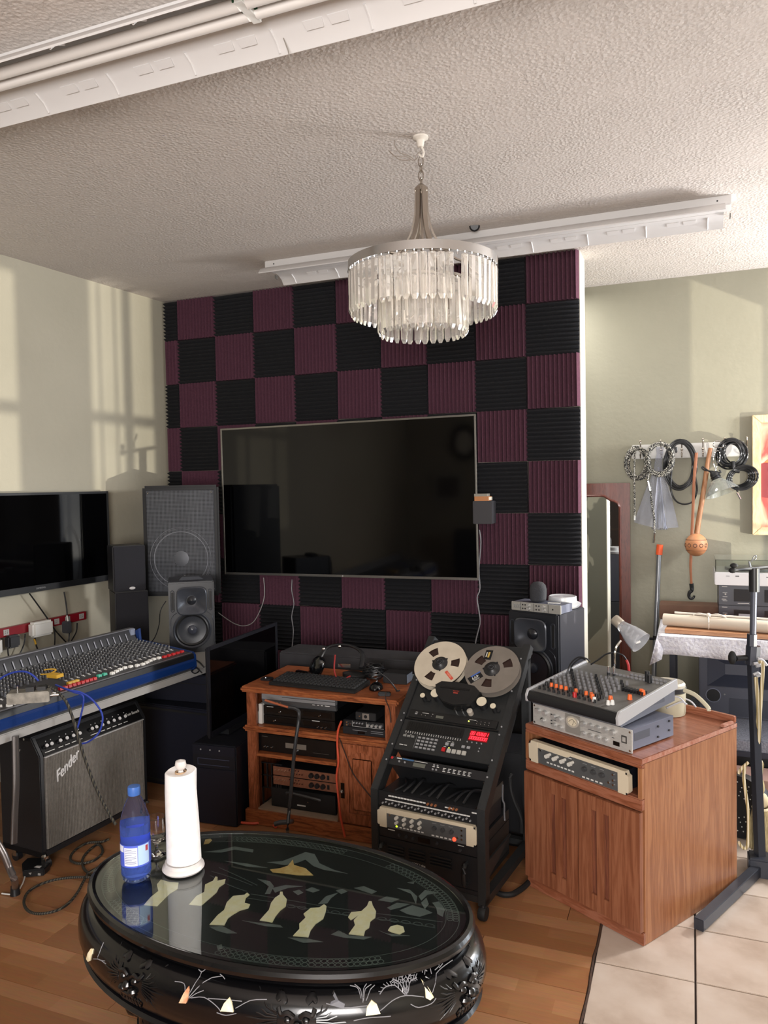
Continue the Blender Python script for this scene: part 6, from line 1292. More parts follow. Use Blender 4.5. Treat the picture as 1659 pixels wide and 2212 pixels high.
def floor_right():
    t = thing('loudspeaker', 'dark grey stage loudspeaker with horn and round port under the far table', 'speaker', X4(.625, .25, .235)); W, H = .46, .385; G = mat('slate speaker', '#4b4e5c', .5)
    P = [(0, 0, 0), (W, 0, 0), (W, 0, H), (0, 0, H)]
    b = MB(G); b.box(0, W, .05, .36, 0, H).box(0, .045, 0, .05, 0, H).box(W-.045, W, 0, .05, 0, H).box(.045, W-.045, 0, .05, .355, H).box(.045, W-.045, 0, .05, 0, .175); b.build('cabinet', t, bevel=.004)
    HN = mat('horn grey', '#3b3f4e', .35); 
    for tri in ([(.045, .0, .175), (.045, 0, .355), (.14, .05, .295), (.14, .05, .235)], [(W-.045, .0, .355), (W-.045, 0, .175), (W-.14, .05, .235), (W-.14, .05, .295)], [(.045, 0, .355), (W-.045, 0, .355), (W-.14, .05, .295), (.14, .05, .295)], [(W-.045, 0, .175), (.045, 0, .175), (.14, .05, .235), (W-.14, .05, .235)]): MB(HN).prism(tri, (0, .003, 0)).build('horn_face', t, flat=True)
    MB(mat('port black', '#15161c', .6)).lathe([(0, .001), (.036, .001), (.036, 0)], (.075, -.0005, .12), (0, -1, 0), 32).build('port', t); MB(mat('port ring', '#8a8fa4', .3)).lathe([(.036, .0), (.038, .003), (.041, .0)], (.075, -.0005, .12), (0, -1, 0), 32).build('port_ring', t)
    part('lower_panel', mat('navy panel', '#343846', .5), [(.16, W-.02, -.004, 0, .01, .11)], t); dots(t, GRY, [(.135, .13)], 'screw', .005, .003)
    part('crossover_knob', GRY, [(.29, .31, -.006, 0, .12, .135)], t)
    t = thing('carpeted_riser', 'low grey carpet-topped riser box beneath the far loudspeaker', 'riser', X4(.60, -.14, 0))
    part('carpet_top', noisy('grey carpet', '#70737e', '#9a9ca8', 120, .95, .8, .006), [(-.02, .95, 0, .80, .17, .232)], t, bevel=.006); part('edge_trim', mat('navy trim', '#2c2f3c', .45), [(-.022, .952, -.006, .0, .145, .172)], t); part('carcass', BLK, [(0, .93, .01, .79, .04, .17)], t)
    for k in range(2):
        o = part('carton', noisy('pinkish carton', '#8e6f66', '#9c7d72', 8, .7), [(0, .4, 0, .3, 0, .03)], None); o.location = (.59, -.36, .002+.034*k)
        bpy.data.objects.remove(o)
    o = part('carton', noisy('pinkish carton', '#8e6f66', '#9c7d72', 8, .7), [(0, .5, 0, .19, 0, .115)], None, bevel=.002); o.location = (.70, -.39, .0005); tag(o, 'long pinkish-brown carton on tiles in front of carpeted riser', 'box'); part('seam', BLK, [(0, .5, -.0005, 0, .055, .058)], o)
    # round drum with studded rim
    c = Vector((0.79,-0.8,-0.028)); t = thing('hand_drum', 'black round frame drum with bead studs standing behind the reddish cabinet', 'drum', Matrix.Translation((c.x-.01, c.y, .142)) @ Matrix.Rotation(R(-20), 4, 'Z'))
    MB(BLK).lathe([(.0, -.02), (.125, -.02), (.14, -.025), (.142, .0), (.14, .025), (.125, .02), (0, .02)], (0, 0, 0), (0, -1, 0), 40).build('shell', t)
    b = MB(PRN)
    for r_ in (.05, .07, .09, .11):
        for k in range(int(r_*260)): a = 2*PI*k/int(r_*260); b.sph((r_*math.cos(a), -.021, r_*math.sin(a)), .0032, 6)
    b.build('bead_studs', t, kind='stuff')
    # heavy stand with boom
    p = Vector((.84, -1.135, 0)); t = thing('microphone_stand', 'tall heavy black stand with T-bar and square-tube feet beside reddish cabinet', 'stand', Matrix.Translation(p)); G = mat('stand slate', '#33363f', .38, .3)
    i = TM[t].inverted()
    foot = i @ Vector((.605, -1.655, 0)); d = foot.normalized()
    def bar(nm, a, b_, w_=.035, h_=.042, zz=.006):
        a = Vector(a); b_ = Vector(b_); dd = (b_-a).normalized(); s_ = Vector((-dd.y, dd.x, 0))*w_/2
        MB(G).hexa([a+s_+Vector((0, 0, zz)), a-s_+Vector((0, 0, zz)), b_-s_+Vector((0, 0, zz)), b_+s_+Vector((0, 0, zz))], [a+s_+Vector((0, 0, zz+h_)), a-s_+Vector((0, 0, zz+h_)), b_-s_+Vector((0, 0, zz+h_)), b_+s_+Vector((0, 0, zz+h_))]).build(nm, t, bevel=.002)
    bar('foot_bar', d*.03, foot); bar('foot_bar', (.02, .0, 0), (.42, -.36, 0)); bar('foot_bar', (.02, .02, 0), (.38, .28, 0))
    MB(BLK).box(foot.x-.012, foot.x+.012, foot.y-.004, foot.y+.002, .01, .044).build('open_end', t) if 0 else None
    part('base_plate', G, [(-.045, .045, -.045, .045, .0, .075)], t, bevel=.006)
    T_ = Vector(tol(t, [(0.826,-0.933,0.839)])[0]); T2 = Vector(tol(t, [(0.824,-0.943,0.891)])[0]); T3 = Vector(tol(t, [(0.833,-0.949,1.213)])[0])
    MB(G).tube([(0, 0, .06), T_], .0225, 4).build('lower_post', t, bevel=.001); MB(mat('grey inner post', '#5a5e6a', .35, .5)).tube([T_-Vector((0, 0, .05)), T3], .013, 16).build('upper_post', t)
    MB(G).tube([T_-Vector((0, 0, .03)), T_+Vector((.004, 0, .05))], .03, 8).tube([T2+Vector((0, 0, -.0)), T2+Vector((.001, 0, .05))], .021, 8).build('collar', t)
    K0 = T_+Vector((-.03, -.02, .0)); MB(BLK).tube([T_, K0+Vector((-.035, -.02, .0))], .012, 10).build('knob_stem', t); MB(RUB).sph(tuple(K0+Vector((-.05, -.03, .004))), .024, 14, sx=.7, sz=1.2).build('knob', t)
    A0 = Vector(tol(t, [(0.745,-1.038,1.221)])[0]); A1 = Vector(tol(t, [(1.011,-0.77,1.224)])[0]); MB(BLK2).tube([A0, A1], .0075, 10).build('boom', t); MB(RUB).sph(tuple(A0), .012, 10, sx=1.3).sph(tuple(A0+Vector((.006, 0, .02))), .011, 10, sx=1.4).build('boom_end', t)
    MB(BLK2).tube([T3-Vector((0, 0, .09)), T3+Vector((0, 0, .01))], .021, 12).build('boom_clamp', t)
    MB(mat('twisted wire', '#7d8085', .4, .6)).tube(tol(t, [(0.811,-0.989,1.255),(0.816,-0.988,1.231)]), .004, 6).tube(tol(t, [(0.82,-0.985,1.252),(0.824,-0.983,1.263),(0.831,-0.98,1.276),(0.838,-0.977,1.278),(0.839,-0.977,1.269),(0.833,-0.98,1.261),(0.826,-0.982,1.261)]), .0025, 6, smooth=3).build('wire_hook', t)
    b = MB(mat('pale hose clip', '#c3c6cc', .3, .4))
    for k, (x, y) in enumerate(((1640,1430),(1640,1450))): pass
    for P in ([(0.827,-0.998,0.826),(0.843,-0.992,0.827),(0.853,-0.988,0.819),(0.836,-0.995,0.815)], [(0.826,-1,0.78),(0.843,-0.993,0.787),(0.851,-0.99,0.777),(0.836,-0.996,0.773)], [(0.841,-1.013,0.851),(0.861,-1.005,0.844),(0.877,-1,0.823)]): b.tube(tol(t, P), .006, 8, smooth=4)
    b.build('spring_clip', t)
    # rope with tassel
    RP = mat('gold and cream rope', '#b9a77c', .7); n, l, bb = nodes(RP); tt = tex(RP, 'ShaderNodeTexWave', (1, 1, 1), Scale=28); ramp(RP, tt.outputs['Fac'], [(.35, '#8f7f52'), (.6, '#d3c9ae')])
    a = (0.861,-1.006,0.818); t = thing('tasselled_rope', 'gold and cream curtain rope with large tassel looped on the heavy black stand', 'tassel', Matrix.Translation(a))
    MB(RP).tube(tol(t, [(0.845,-1.012,0.837),(0.858,-1.007,0.837),(0.861,-1.007,0.809),(0.857,-1.011,0.74),(0.85,-1.017,0.635),(0.847,-1.021,0.566),(0.841,-1.027,0.479),(0.836,-1.03,0.444),(0.843,-1.028,0.434),(0.856,-1.023,0.412),(0.849,-1.028,0.364)])  , .0075, 8, smooth=5).tube(tol(t, [(0.834,-1.008,0.772),(0.838,-1.008,0.72),(0.843,-1.01,0.633),(0.839,-1.014,0.545),(0.836,-1.019,0.458),(0.827,-1.024,0.423)]), .0075, 8, smooth=5).tube(tol(t, [(0.79,-1.262,0.495),(0.777,-1.268,0.483),(0.761,-1.275,0.467),(0.754,-1.278,0.451)]), .006, 8, smooth=5).tube(tol(t, [(0.777,-1.268,0.479),(0.773,-1.271,0.434),(0.78,-1.271,0.372),(0.789,-1.27,0.291),(0.787,-1.275,0.189),(0.779,-1.279,0.16),(0.764,-1.285,0.167),(0.754,-1.288,0.185)]), .006, 8, smooth=5).build('rope', t)
    TS = noisy('gold tassel thread', '#9e8c60', '#cbbd95', 80, .8, stretch=(6, 6, .3), bs=.5, bd=.003)
    b0 = Vector(tol(t, [(0.848,-1.03,0.318)])[0]); 
    MB(TS).lathe([(0, .0), (.013, -.002), (.017, -.02), (.018, -.04), (.014, -.055)], b0+Vector((0, 0, .03)), n=20).build('tassel_neck', t)
    MB(mat('cream braid', '#cdbf9c', .7)).sph(tuple(b0+Vector((.002, 0, -.055))), .032, 16, sz=1.05).build('tassel_knot', t)
    MB(mat('cream braid', '')).lathe([(.030, -.006), (.036, 0), (.030, .008)], b0+Vector((.003, 0, -.088)), n=24).build('tassel_collar', t)
    b = MB(TS)
    for k in range(70):
        q = 2*PI*k/70; r0, r1 = .027+.003*(k % 2), .045+.004*((k*7) % 3-1); z1 = -.088-.175+.006*((k*5) % 3)
        b.tube([b0+Vector((.003+r0*math.cos(q), r0*math.sin(q), -.09)), b0+Vector((.004+r0*1.35*math.cos(q), r0*1.35*math.sin(q), -.15)), b0+Vector((.006+r1*math.cos(q+.05), r1*math.sin(q+.05), z1))], .0028, 5)
    b.lathe([(.024, -.09), (.034, -.15), (.042, -.255)], b0+Vector((.004, 0, 0)), n=24).build('tassel_skirt', t, kind='stuff')
floor_right()
# ================================================================ REAR OF THE ROOM (seen in the screens)
def rear_room():
    t = thing('wall_clock', 'oval dark-framed wall clock behind the camera, mirrored in the big television', 'clock', X4(-2.45, -6.45, 2.2, PI)); MB(mat('dark wood ring', '#1d1512', .4)).lathe([(.13, 0), (.19, 0), (.2, .03), (.14, .035), (.13, 0)], (0, 0, 0), (0, -1, 0), 40, sy=1.3).build('frame', t); MB(mat('clock face', '#d8d4c8', .5)).lathe([(0, .01), (.135, .01), (.135, 0)], (0, 0, 0), (0, -1, 0), 40, sy=1.3).build('face', t)
    for x, z, w_, h_, lab in ((-1.75, 1.5, .62, .8, 'large picture in pale frame behind the camera, mirrored in the television'), (-2.7, 1.35, .45, .42, 'small framed certificate behind the camera, mirrored in the television')):
        t = thing('framed_picture', lab, 'picture', X4(x, -6.46, z, PI)); part('frame', mat('pale grey frame', '#a9a79c', .5), [(-w_/2, w_/2, -.03, 0, 0, h_)], t); part('print', noisy('dim print', '#3a3d38', '#6a6c60', 5, .5), [(-w_/2+.06, w_/2-.06, -.033, -.03, .06, h_-.06)], t)
    t = thing('bookcase', 'dark tall bookcase behind the camera, mirrored in the television', 'bookcase', X4(-.6, -6.05, 0)); part('carcass', mat('dark walnut', '#1c1410', .5), [(-.5, .5, -.4, 0, 0, 1.75)], t)
    for k in range(3): part('shelf_edge', mat('dark walnut edge', '#2a1e17', .5), [(-.5, .5, 0, .01, .4+.45*k, .43+.45*k)], t)
    t = thing('armchair', 'black armchair behind the camera, mirrored in the television', 'chair', X4(-1.9, -5.4, 0, -.3)); part('seat', BLK, [(-.4, .4, -.4, .4, .1, .45)], t, bevel=.03); part('backrest', BLK, [(-.4, .4, -.45, -.25, .45, 1.0)], t, bevel=.03)
rear_room()
# ================================================================ COFFEE TABLE
def coffee_table():
    TX, TY, A, B_, Z = -.482, -2.737, .559, .329, .5
    t = thing('coffee_table', 'oval black lacquer coffee table with glass top, carved apron and shell inlay', 'coffee table', X4(TX, TY, 0))
    LAC = mat('black lacquer', '#0b0b0d', .22, coat=.25); LAC2 = mat('lacquer board', '#07100f', .45)
    def ring(m, prof, n=96, **k):   # prof: (offset, z)
        vs = []; fs = []; K = len(prof)
        for i in range(n):
            a = 2*PI*i/n; c, s = math.cos(a), math.sin(a)
            for d, z in prof: vs.append(((A+d)*c, (B_+d)*s, z))
        for i in range(n):
            j = (i+1) % n
            for q in range(K-1): fs.append((i*K+q, j*K+q, j*K+q+1, i*K+q+1))
        return MB(m).add(vs, fs)
    def disc(m, d, z0, z1, n=96):
        P = [((A+d)*math.cos(2*PI*i/n), (B_+d)*math.sin(2*PI*i/n), z0) for i in range(n)]
        return MB(m).prism(P[::-1] if z1 < z0 else P, (0, 0, z1-z0))
    APR = [(-.03, .4585), (-.004, .458), (.012, .45), (.026, .432), (.033, .405), (.033, .38), (.025, .352), (.01, .335), (-.03, .333)]
    def apd(z):
        for (d0, z0), (d1, z1) in zip(APR[1:], APR[2:]):
            if z1 <= z <= z0: return d1+(d0-d1)*(z-z1)/(z0-z1)
        return -.004 if z > .45 else .01
    ring(LAC, [(-.018, .486), (-.016, .4995), (-.008, .503), (.001, .5), (.006, .492), (.004, .482), (-.008, .474), (-.014, .463), (-.03, .459)]).build('table_rim', t)
    disc(LAC2, -.014, .47, .492).build('table_top', t)
    gl = mat('table glass', '#f4fbf8', .0, trans=1, ior=1.5)
    disc(gl, -.017, .4945, .4995).build('glass_sheet', t)
    ring(LAC, APR).build('apron', t)
    ring(mat('ridge lacquer', '#101013', .22, coat=.25), [(-.01, .333), (.016, .331), (.022, .322), (.014, .312), (-.02, .31)]).build('lower_moulding', t)
    disc(LAC2, -.12, .06, .08).build('lower_board', t)
    # cabriole legs with carved masks
    CAR = mat('carved lacquer', '#0e0e10', .3, coat=.3)
    def mask(b, s=1.0, wk=9):   # sculpted lion-like mask in local x (across), z (up), -y (out)
        for sg in (-1, 1):
            b.tube([(sg*.006*s, -.010, .012*s), (sg*.016*s, -.014, .02*s), (sg*.028*s, -.012, .016*s), (sg*.034*s, -.008, .026*s)], .0042*s, 6, smooth=3)
            b.sph((sg*.017*s, -.012, .008*s), .0065*s, 8); b.sph((sg*.014*s, -.013, -.014*s), .010*s, 8, sz=.8)
            b.tube([(sg*.02*s, -.008, .034*s), (sg*.03*s, -.010, .042*s), (sg*.036*s, -.006, .036*s)], .005*s, 6, smooth=3)
            for k in range(wk):
                a = R(-62+k*16); L = .055+.02*(k % 3 == 1); c, sn = math.cos(a), math.sin(a)
                b.tube([(sg*(.036*s), -.006, .004*s+.004*k-.016), (sg*(.036*s+L*.5*c), -.008, L*.5*sn+.002), (sg*(.036*s+L*c), -.003, L*sn)], .0019, 5)
        b.sph((0, -.017, -.004*s), .0085*s, 8, sz=1.2); b.tube([(-.018*s, -.010, -.026*s), (0, -.014, -.022*s), (.018*s, -.010, -.026*s)], .004*s, 6, smooth=3)
        for k in range(7): b.tube([((-.024+.008*k)*s, -.008, -.03*s), ((-.028+.0095*k)*s, -.010, -.042*s), ((-.022+.0075*k)*s, -.005, -.052*s)], .0025*s, 5, smooth=2)
        return b
    def apron_frame(a, d=.033, z=.375):
        c, s = math.cos(a), math.sin(a); p = Vector(((A+d)*c, (B_+d)*s, z)); nrm = Vector((c/(A+d), s/(B_+d), 0)).normalized()
        return Matrix.Translation(p) @ Matrix.Rotation(math.atan2(nrm.x, -nrm.y), 4, 'Z')
    def wrap(b, a, z):   # lay a carving (x across, -y out, z up) onto the curved apron
        c, s = math.cos(a), math.sin(a); L = math.hypot((A+.033)*s, (B_+.033)*c)
        for i, (x, y, h) in enumerate(b.v):
            h = max(-.058, min(.052, h*.9)); d = apd(z+h)-.004-y*.75; q = a+x/L; c2, s2 = math.cos(q), math.sin(q); b.v[i] = ((A+d)*c2, (B_+d)*s2, z+h)
        return b
    for a in (R(-110), R(-65), R(-13), R(40), R(95), R(172)):
        F = apron_frame(a, -.045)
        b = MB(CAR); wrap(mask(b, 1.25), a, .408).build('carved_mask', t, kind='stuff')
        b = MB(LAC).at(F); b.tube([(0, .01, -.03), (0, -.004, -.09), (0, .01, -.17), (0, .035, -.25), (0, .04, -.31), (0, .02, -.35)], lambda q: .05*(1-q)+.026*q, 14, smooth=5)
        b.sph((0, .0, -.345), .033, 12, sz=.8); b.at(Matrix()).build('leg', t)
        b = MB(CAR).at(F @ Matrix.Translation((0, -.048, -.115))); mask(b, .6, 0).at(Matrix()).build('leg_mask', t, kind='stuff')
    # ---- flat inlay under the glass
    GE = mat('grey etching', '#6b7270', .5); GE2 = mat('dark etching', '#4a5351', .5); SH = noisy('pale shell inlay', '#fbeebb', '#fff6da', 70, .35); GO = noisy('gold shell inlay', '#d2a55c', '#e6c88c', 60, .35)
    GR2 = mat('etched green grey', '#5d6763', .5)
    zt = .4922
    def inlay(name, P, m, h=.0010):
        P = [Vector((x-TX, y-TY, zt)) for x, y, z in P]
        ar = sum(P[i].x*P[(i+1) % len(P)].y-P[(i+1) % len(P)].x*P[i].y for i in range(len(P)))
        if ar < 0: P = P[::-1]
        return MB(m).prism(P, (0, 0, h)).build(name, t, flat=True)
    def line(b, P, r=.0016): b.tube([(x-TX, y-TY, zt-.0016) for x, y, z in P], r, 5, smooth=3, flat=1)
    figs = [[(-0.769,-2.914,0.492),(-0.777,-2.877,0.492),(-0.778,-2.843,0.492),(-0.804,-2.816,0.492),(-0.811,-2.79,0.492),(-0.779,-2.793,0.492),(-0.753,-2.787,0.492),(-0.734,-2.817,0.492),(-0.74,-2.843,0.492),(-0.736,-2.876,0.492),(-0.732,-2.907,0.492)],
      [(-0.656,-2.871,0.492),(-0.663,-2.829,0.492),(-0.655,-2.805,0.492),(-0.676,-2.77,0.492),(-0.667,-2.745,0.492),(-0.674,-2.723,0.492),(-0.667,-2.723,0.492),(-0.655,-2.741,0.492),(-0.639,-2.725,0.492),(-0.628,-2.746,0.492),(-0.631,-2.769,0.492),(-0.622,-2.794,0.492),(-0.622,-2.832,0.492),(-0.622,-2.864,0.492)],
      [(-0.55,-2.932,0.492),(-0.555,-2.888,0.492),(-0.553,-2.862,0.492),(-0.567,-2.828,0.492),(-0.569,-2.795,0.492),(-0.543,-2.779,0.492),(-0.542,-2.767,0.492),(-0.53,-2.774,0.492),(-0.531,-2.791,0.492),(-0.521,-2.814,0.492),(-0.503,-2.815,0.492),(-0.498,-2.832,0.492),(-0.513,-2.85,0.492),(-0.52,-2.875,0.492),(-0.522,-2.891,0.492),(-0.513,-2.921,0.492)],
      [(-0.44,-2.871,0.492),(-0.442,-2.822,0.492),(-0.454,-2.79,0.492),(-0.457,-2.764,0.492),(-0.453,-2.746,0.492),(-0.459,-2.732,0.492),(-0.453,-2.73,0.492),(-0.444,-2.743,0.492),(-0.423,-2.76,0.492),(-0.409,-2.791,0.492),(-0.413,-2.814,0.492),(-0.411,-2.842,0.492),(-0.405,-2.868,0.492)],
      [(-0.327,-2.902,0.492),(-0.326,-2.871,0.492),(-0.337,-2.851,0.492),(-0.335,-2.82,0.492),(-0.348,-2.807,0.492),(-0.343,-2.776,0.492),(-0.323,-2.766,0.492),(-0.318,-2.748,0.492),(-0.308,-2.754,0.492),(-0.299,-2.776,0.492),(-0.29,-2.81,0.492),(-0.298,-2.837,0.492),(-0.297,-2.866,0.492),(-0.289,-2.894,0.492)],
      [(-0.201,-2.848,0.492),(-0.202,-2.808,0.492),(-0.214,-2.789,0.492),(-0.211,-2.763,0.492),(-0.221,-2.791,0.492),(-0.233,-2.781,0.492),(-0.235,-2.757,0.492),(-0.212,-2.745,0.492),(-0.208,-2.717,0.492),(-0.212,-2.694,0.492),(-0.205,-2.692,0.492),(-0.195,-2.709,0.492),(-0.176,-2.732,0.492),(-0.167,-2.759,0.492),(-0.172,-2.779,0.492),(-0.164,-2.806,0.492),(-0.169,-2.82,0.492),(-0.163,-2.842,0.492)]]
    for P in figs: inlay('inlaid_figure', P, SH, .0019)
    inlay('inlaid_shell', [(-0.116,-2.8,0.492),(-0.116,-2.783,0.492),(-0.103,-2.77,0.492),(-0.086,-2.772,0.492),(-0.075,-2.791,0.492),(-0.083,-2.806,0.492),(-0.103,-2.805,0.492)], SH, .0014)
    inlay('inlaid_boat', [(-0.548,-2.634,0.492),(-0.524,-2.618,0.492),(-0.51,-2.597,0.492),(-0.514,-2.559,0.492),(-0.495,-2.587,0.492),(-0.454,-2.593,0.492),(-0.415,-2.621,0.492),(-0.456,-2.635,0.492),(-0.495,-2.639,0.492),(-0.533,-2.645,0.492)], GO, .0014)
    inlay('inlaid_cloud', [(-0.824,-2.566,0.492),(-0.837,-2.538,0.492),(-0.826,-2.527,0.492),(-0.815,-2.534,0.492),(-0.812,-2.555,0.492)], GO, .0014)
    for P in ([(-0.578,-2.598,0.492),(-0.539,-2.576,0.492),(-0.522,-2.545,0.492),(-0.501,-2.504,0.492),(-0.469,-2.506,0.492),(-0.429,-2.552,0.492),(-0.374,-2.572,0.492),(-0.327,-2.578,0.492),(-0.402,-2.582,0.492),(-0.44,-2.572,0.492),(-0.479,-2.546,0.492),(-0.496,-2.576,0.492),(-0.519,-2.596,0.492)],
        [(-0.703,-2.634,0.492),(-0.631,-2.625,0.492),(-0.561,-2.627,0.492),(-0.62,-2.641,0.492)], [(-0.793,-2.608,0.492),(-0.751,-2.576,0.492),(-0.725,-2.545,0.492),(-0.659,-2.543,0.492),(-0.651,-2.56,0.492),(-0.714,-2.562,0.492),(-0.74,-2.592,0.492)],
        [(-0.556,-2.691,0.492),(-0.515,-2.691,0.492),(-0.491,-2.711,0.492),(-0.481,-2.749,0.492),(-0.494,-2.754,0.492),(-0.504,-2.716,0.492),(-0.528,-2.703,0.492)], [(-0.49,-2.721,0.492),(-0.464,-2.694,0.492),(-0.415,-2.684,0.492),(-0.45,-2.706,0.492),(-0.471,-2.739,0.492)],
        [(-0.428,-2.717,0.492),(-0.416,-2.703,0.492),(-0.399,-2.713,0.492),(-0.406,-2.729,0.492)], [(-0.399,-2.699,0.492),(-0.389,-2.679,0.492),(-0.362,-2.686,0.492),(-0.373,-2.704,0.492)], [(-0.319,-2.673,0.492),(-0.306,-2.659,0.492),(-0.287,-2.666,0.492),(-0.298,-2.684,0.492)], [(-0.278,-2.644,0.492),(-0.256,-2.626,0.492),(-0.212,-2.639,0.492),(-0.22,-2.656,0.492),(-0.253,-2.649,0.492)],
        [(-0.334,-2.75,0.492),(-0.332,-2.709,0.492),(-0.308,-2.68,0.492),(-0.315,-2.713,0.492),(-0.313,-2.739,0.492)],
        [(-0.192,-2.679,0.492),(-0.177,-2.653,0.492),(-0.14,-2.654,0.492),(-0.154,-2.676,0.492)], [(-0.166,-2.604,0.492),(-0.131,-2.6,0.492),(-0.1,-2.626,0.492),(-0.091,-2.662,0.492),(-0.12,-2.619,0.492)], [(-0.15,-2.567,0.492),(-0.133,-2.553,0.492),(-0.131,-2.569,0.492)],
        [(-0.097,-2.624,0.492),(-0.091,-2.588,0.492),(-0.054,-2.589,0.492),(-0.077,-2.608,0.492),(-0.083,-2.642,0.492)], [(-0.156,-2.705,0.492),(-0.14,-2.674,0.492),(-0.106,-2.668,0.492),(-0.125,-2.694,0.492),(-0.144,-2.711,0.492)], [(-0.121,-2.705,0.492),(-0.098,-2.671,0.492),(-0.061,-2.677,0.492),(-0.037,-2.687,0.492),(-0.062,-2.715,0.492),(-0.096,-2.715,0.492)],
        [(-0.052,-2.642,0.492),(-0.038,-2.63,0.492),(-0.012,-2.66,0.492),(-0.007,-2.695,0.492),(-0.023,-2.688,0.492),(-0.035,-2.661,0.492)], [(-0.08,-2.652,0.492),(-0.075,-2.624,0.492),(-0.059,-2.651,0.492),(-0.061,-2.677,0.492)],
        [(-0.483,-2.886,0.492),(-0.441,-2.881,0.492),(-0.381,-2.871,0.492),(-0.369,-2.878,0.492),(-0.415,-2.888,0.492)], [(-0.336,-2.912,0.492),(-0.287,-2.899,0.492),(-0.246,-2.898,0.492),(-0.291,-2.918,0.492)], [(-0.242,-2.864,0.492),(-0.231,-2.842,0.492),(-0.199,-2.853,0.492),(-0.144,-2.839,0.492),(-0.157,-2.855,0.492),(-0.207,-2.865,0.492)],
        [(-0.546,-2.939,0.492),(-0.518,-2.925,0.492),(-0.464,-2.939,0.492),(-0.487,-2.949,0.492),(-0.519,-2.947,0.492)], [(-0.136,-2.808,0.492),(-0.114,-2.813,0.492),(-0.058,-2.802,0.492),(-0.098,-2.819,0.492)], [(-0.482,-3.001,0.492),(-0.474,-2.992,0.492),(-0.462,-3.005,0.492),(-0.47,-3.014,0.492)]):
        inlay('etched_shape', P, GE, .0007)
    b = MB(GE2)
    for P in ([(-0.529,-2.788,0.492),(-0.417,-2.78,0.492),(-0.305,-2.778,0.492),(-0.202,-2.766,0.492),(-0.102,-2.754,0.492),(-0.01,-2.748,0.492)], [(-0.53,-2.767,0.492),(-0.421,-2.759,0.492),(-0.31,-2.754,0.492),(-0.206,-2.742,0.492),(-0.098,-2.728,0.492),(0,-2.717,0.492)], [(-0.704,-2.698,0.492),(-0.628,-2.709,0.492),(-0.551,-2.726,0.492)], [(-0.693,-2.72,0.492),(-0.612,-2.747,0.492),(-0.547,-2.759,0.492)], [(-0.696,-2.672,0.492),(-0.621,-2.694,0.492),(-0.538,-2.721,0.492)]): line(b, P, .0022)
    for i in range(14):
        x, y, z = (-0.429,-2.783,0.492) ; f = i/13; x2, y2, z2 = (-0.025,-2.739,0.492)
        b.lathe([(.006, 0), (.0072, .0006), (.0085, 0)], (x+(x2-x)*f-TX, y+(y2-y)*f-TY-.004, zt), n=10, sx=1.6)
    b.build('etched_bridge', t, kind='stuff')
    b = MB(GR2)    # lattice border
    for a0, a1 in ((-88, -38), (8, 62), (80, 124), (168, 215), (222, 244)):
        n = int((a1-a0)/1.9)
        for i in range(n):
            a = R(a0+(a1-a0)*i/n)
            for d in (-.043, -.058): b.lathe([(.0058, 0), (.007, .0005), (.0082, 0)], ((A+d)*math.cos(a), (B_+d)*math.sin(a), zt+.0001), n=8)
    b.build('lattice_border', t, kind='stuff')
    ring(mat('border line', '#55605c', .4), [(-.033, zt), (-.034, zt+.0004), (-.035, zt)]).build('outer_line', t); ring(MC['border line'], [(-.067, zt), (-.068, zt+.0004), (-.069, zt)]).build('inner_line', t)
    # ---- apron inlays
    PE = mat('pearl line', '#8f8f94', .3); PG = mat('pearl haze', '#6f7076', .35)
    def surf0(P): return [(x-TX, y-TY, z-.013) for x, y, z in P]
    surf = surf0
    def hug(P): return [Vector(p)+Vector((p[0]/A/A, p[1]/B_/B_, 0)).normalized()*(apd(p[2])-.0325) for p in catmull([Vector(q) for q in surf0(P)], 3)]
    def ap(name, P, m, h=.002):
        P = [Vector(p) for p in surf(P)]; P = [p+Vector((p.x/A/A, p.y/B_/B_, 0)).normalized()*(apd(p.z)-.032) for p in P]; c = sum(P, Vector())/len(P); nr = Vector((c.x/A/A, c.y/B_/B_, 0)).normalized()
        nn = (P[1]-P[0]).cross(P[2]-P[0]); P = P if nn.dot(nr) < 0 else P[::-1]
        MB(m).prism([p-nr*.002 for p in P], nr*(h+.002)).build(name, t, flat=True)
    for P, m in (([(-0.8872,-2.9998,0.3885),(-0.8721,-3.0082,0.412),(-0.8584,-3.0153,0.4308),(-0.8481,-3.0204,0.4341),(-0.849,-3.02,0.4219),(-0.8626,-3.0132,0.3965),(-0.8767,-3.0057,0.3867)], SH), ([(-0.4103,-3.0953,0.4269),(-0.4033,-3.0948,0.4431),(-0.3933,-3.0939,0.4539),(-0.3839,-3.093,0.4466),(-0.378,-3.0924,0.4298)], SH),
        ([(-0.5216,-3.0972,0.4213),(-0.5117,-3.0975,0.4437),(-0.5039,-3.0978,0.4562),(-0.4987,-3.0979,0.4499),(-0.4974,-3.0979,0.435),(-0.5014,-3.0978,0.425)], noisy('coral shell inlay', '#c9825c', '#e2c9a4', 60, .35)),
        ([(-0.089,-3.0066,0.4346),(-0.0863,-3.0051,0.4489),(-0.0761,-2.9994,0.4593),(-0.0663,-2.9936,0.4521),(-0.0603,-2.99,0.435)], SH), ([(0.0255,-2.9219,0.4457),(0.028,-2.9194,0.4595),(0.027,-2.9204,0.4713),(0.0348,-2.9121,0.458),(0.0391,-2.9073,0.4425),(0.0323,-2.9149,0.4392)], SH),
        ([(-0.1623,-3.0406,0.456),(-0.1541,-3.0373,0.471),(-0.1437,-3.033,0.462),(-0.1308,-3.0273,0.457),(-0.1322,-3.028,0.4498)], PG)): ap('apron_inlay', P, m, .003)
    b = MB(PE)
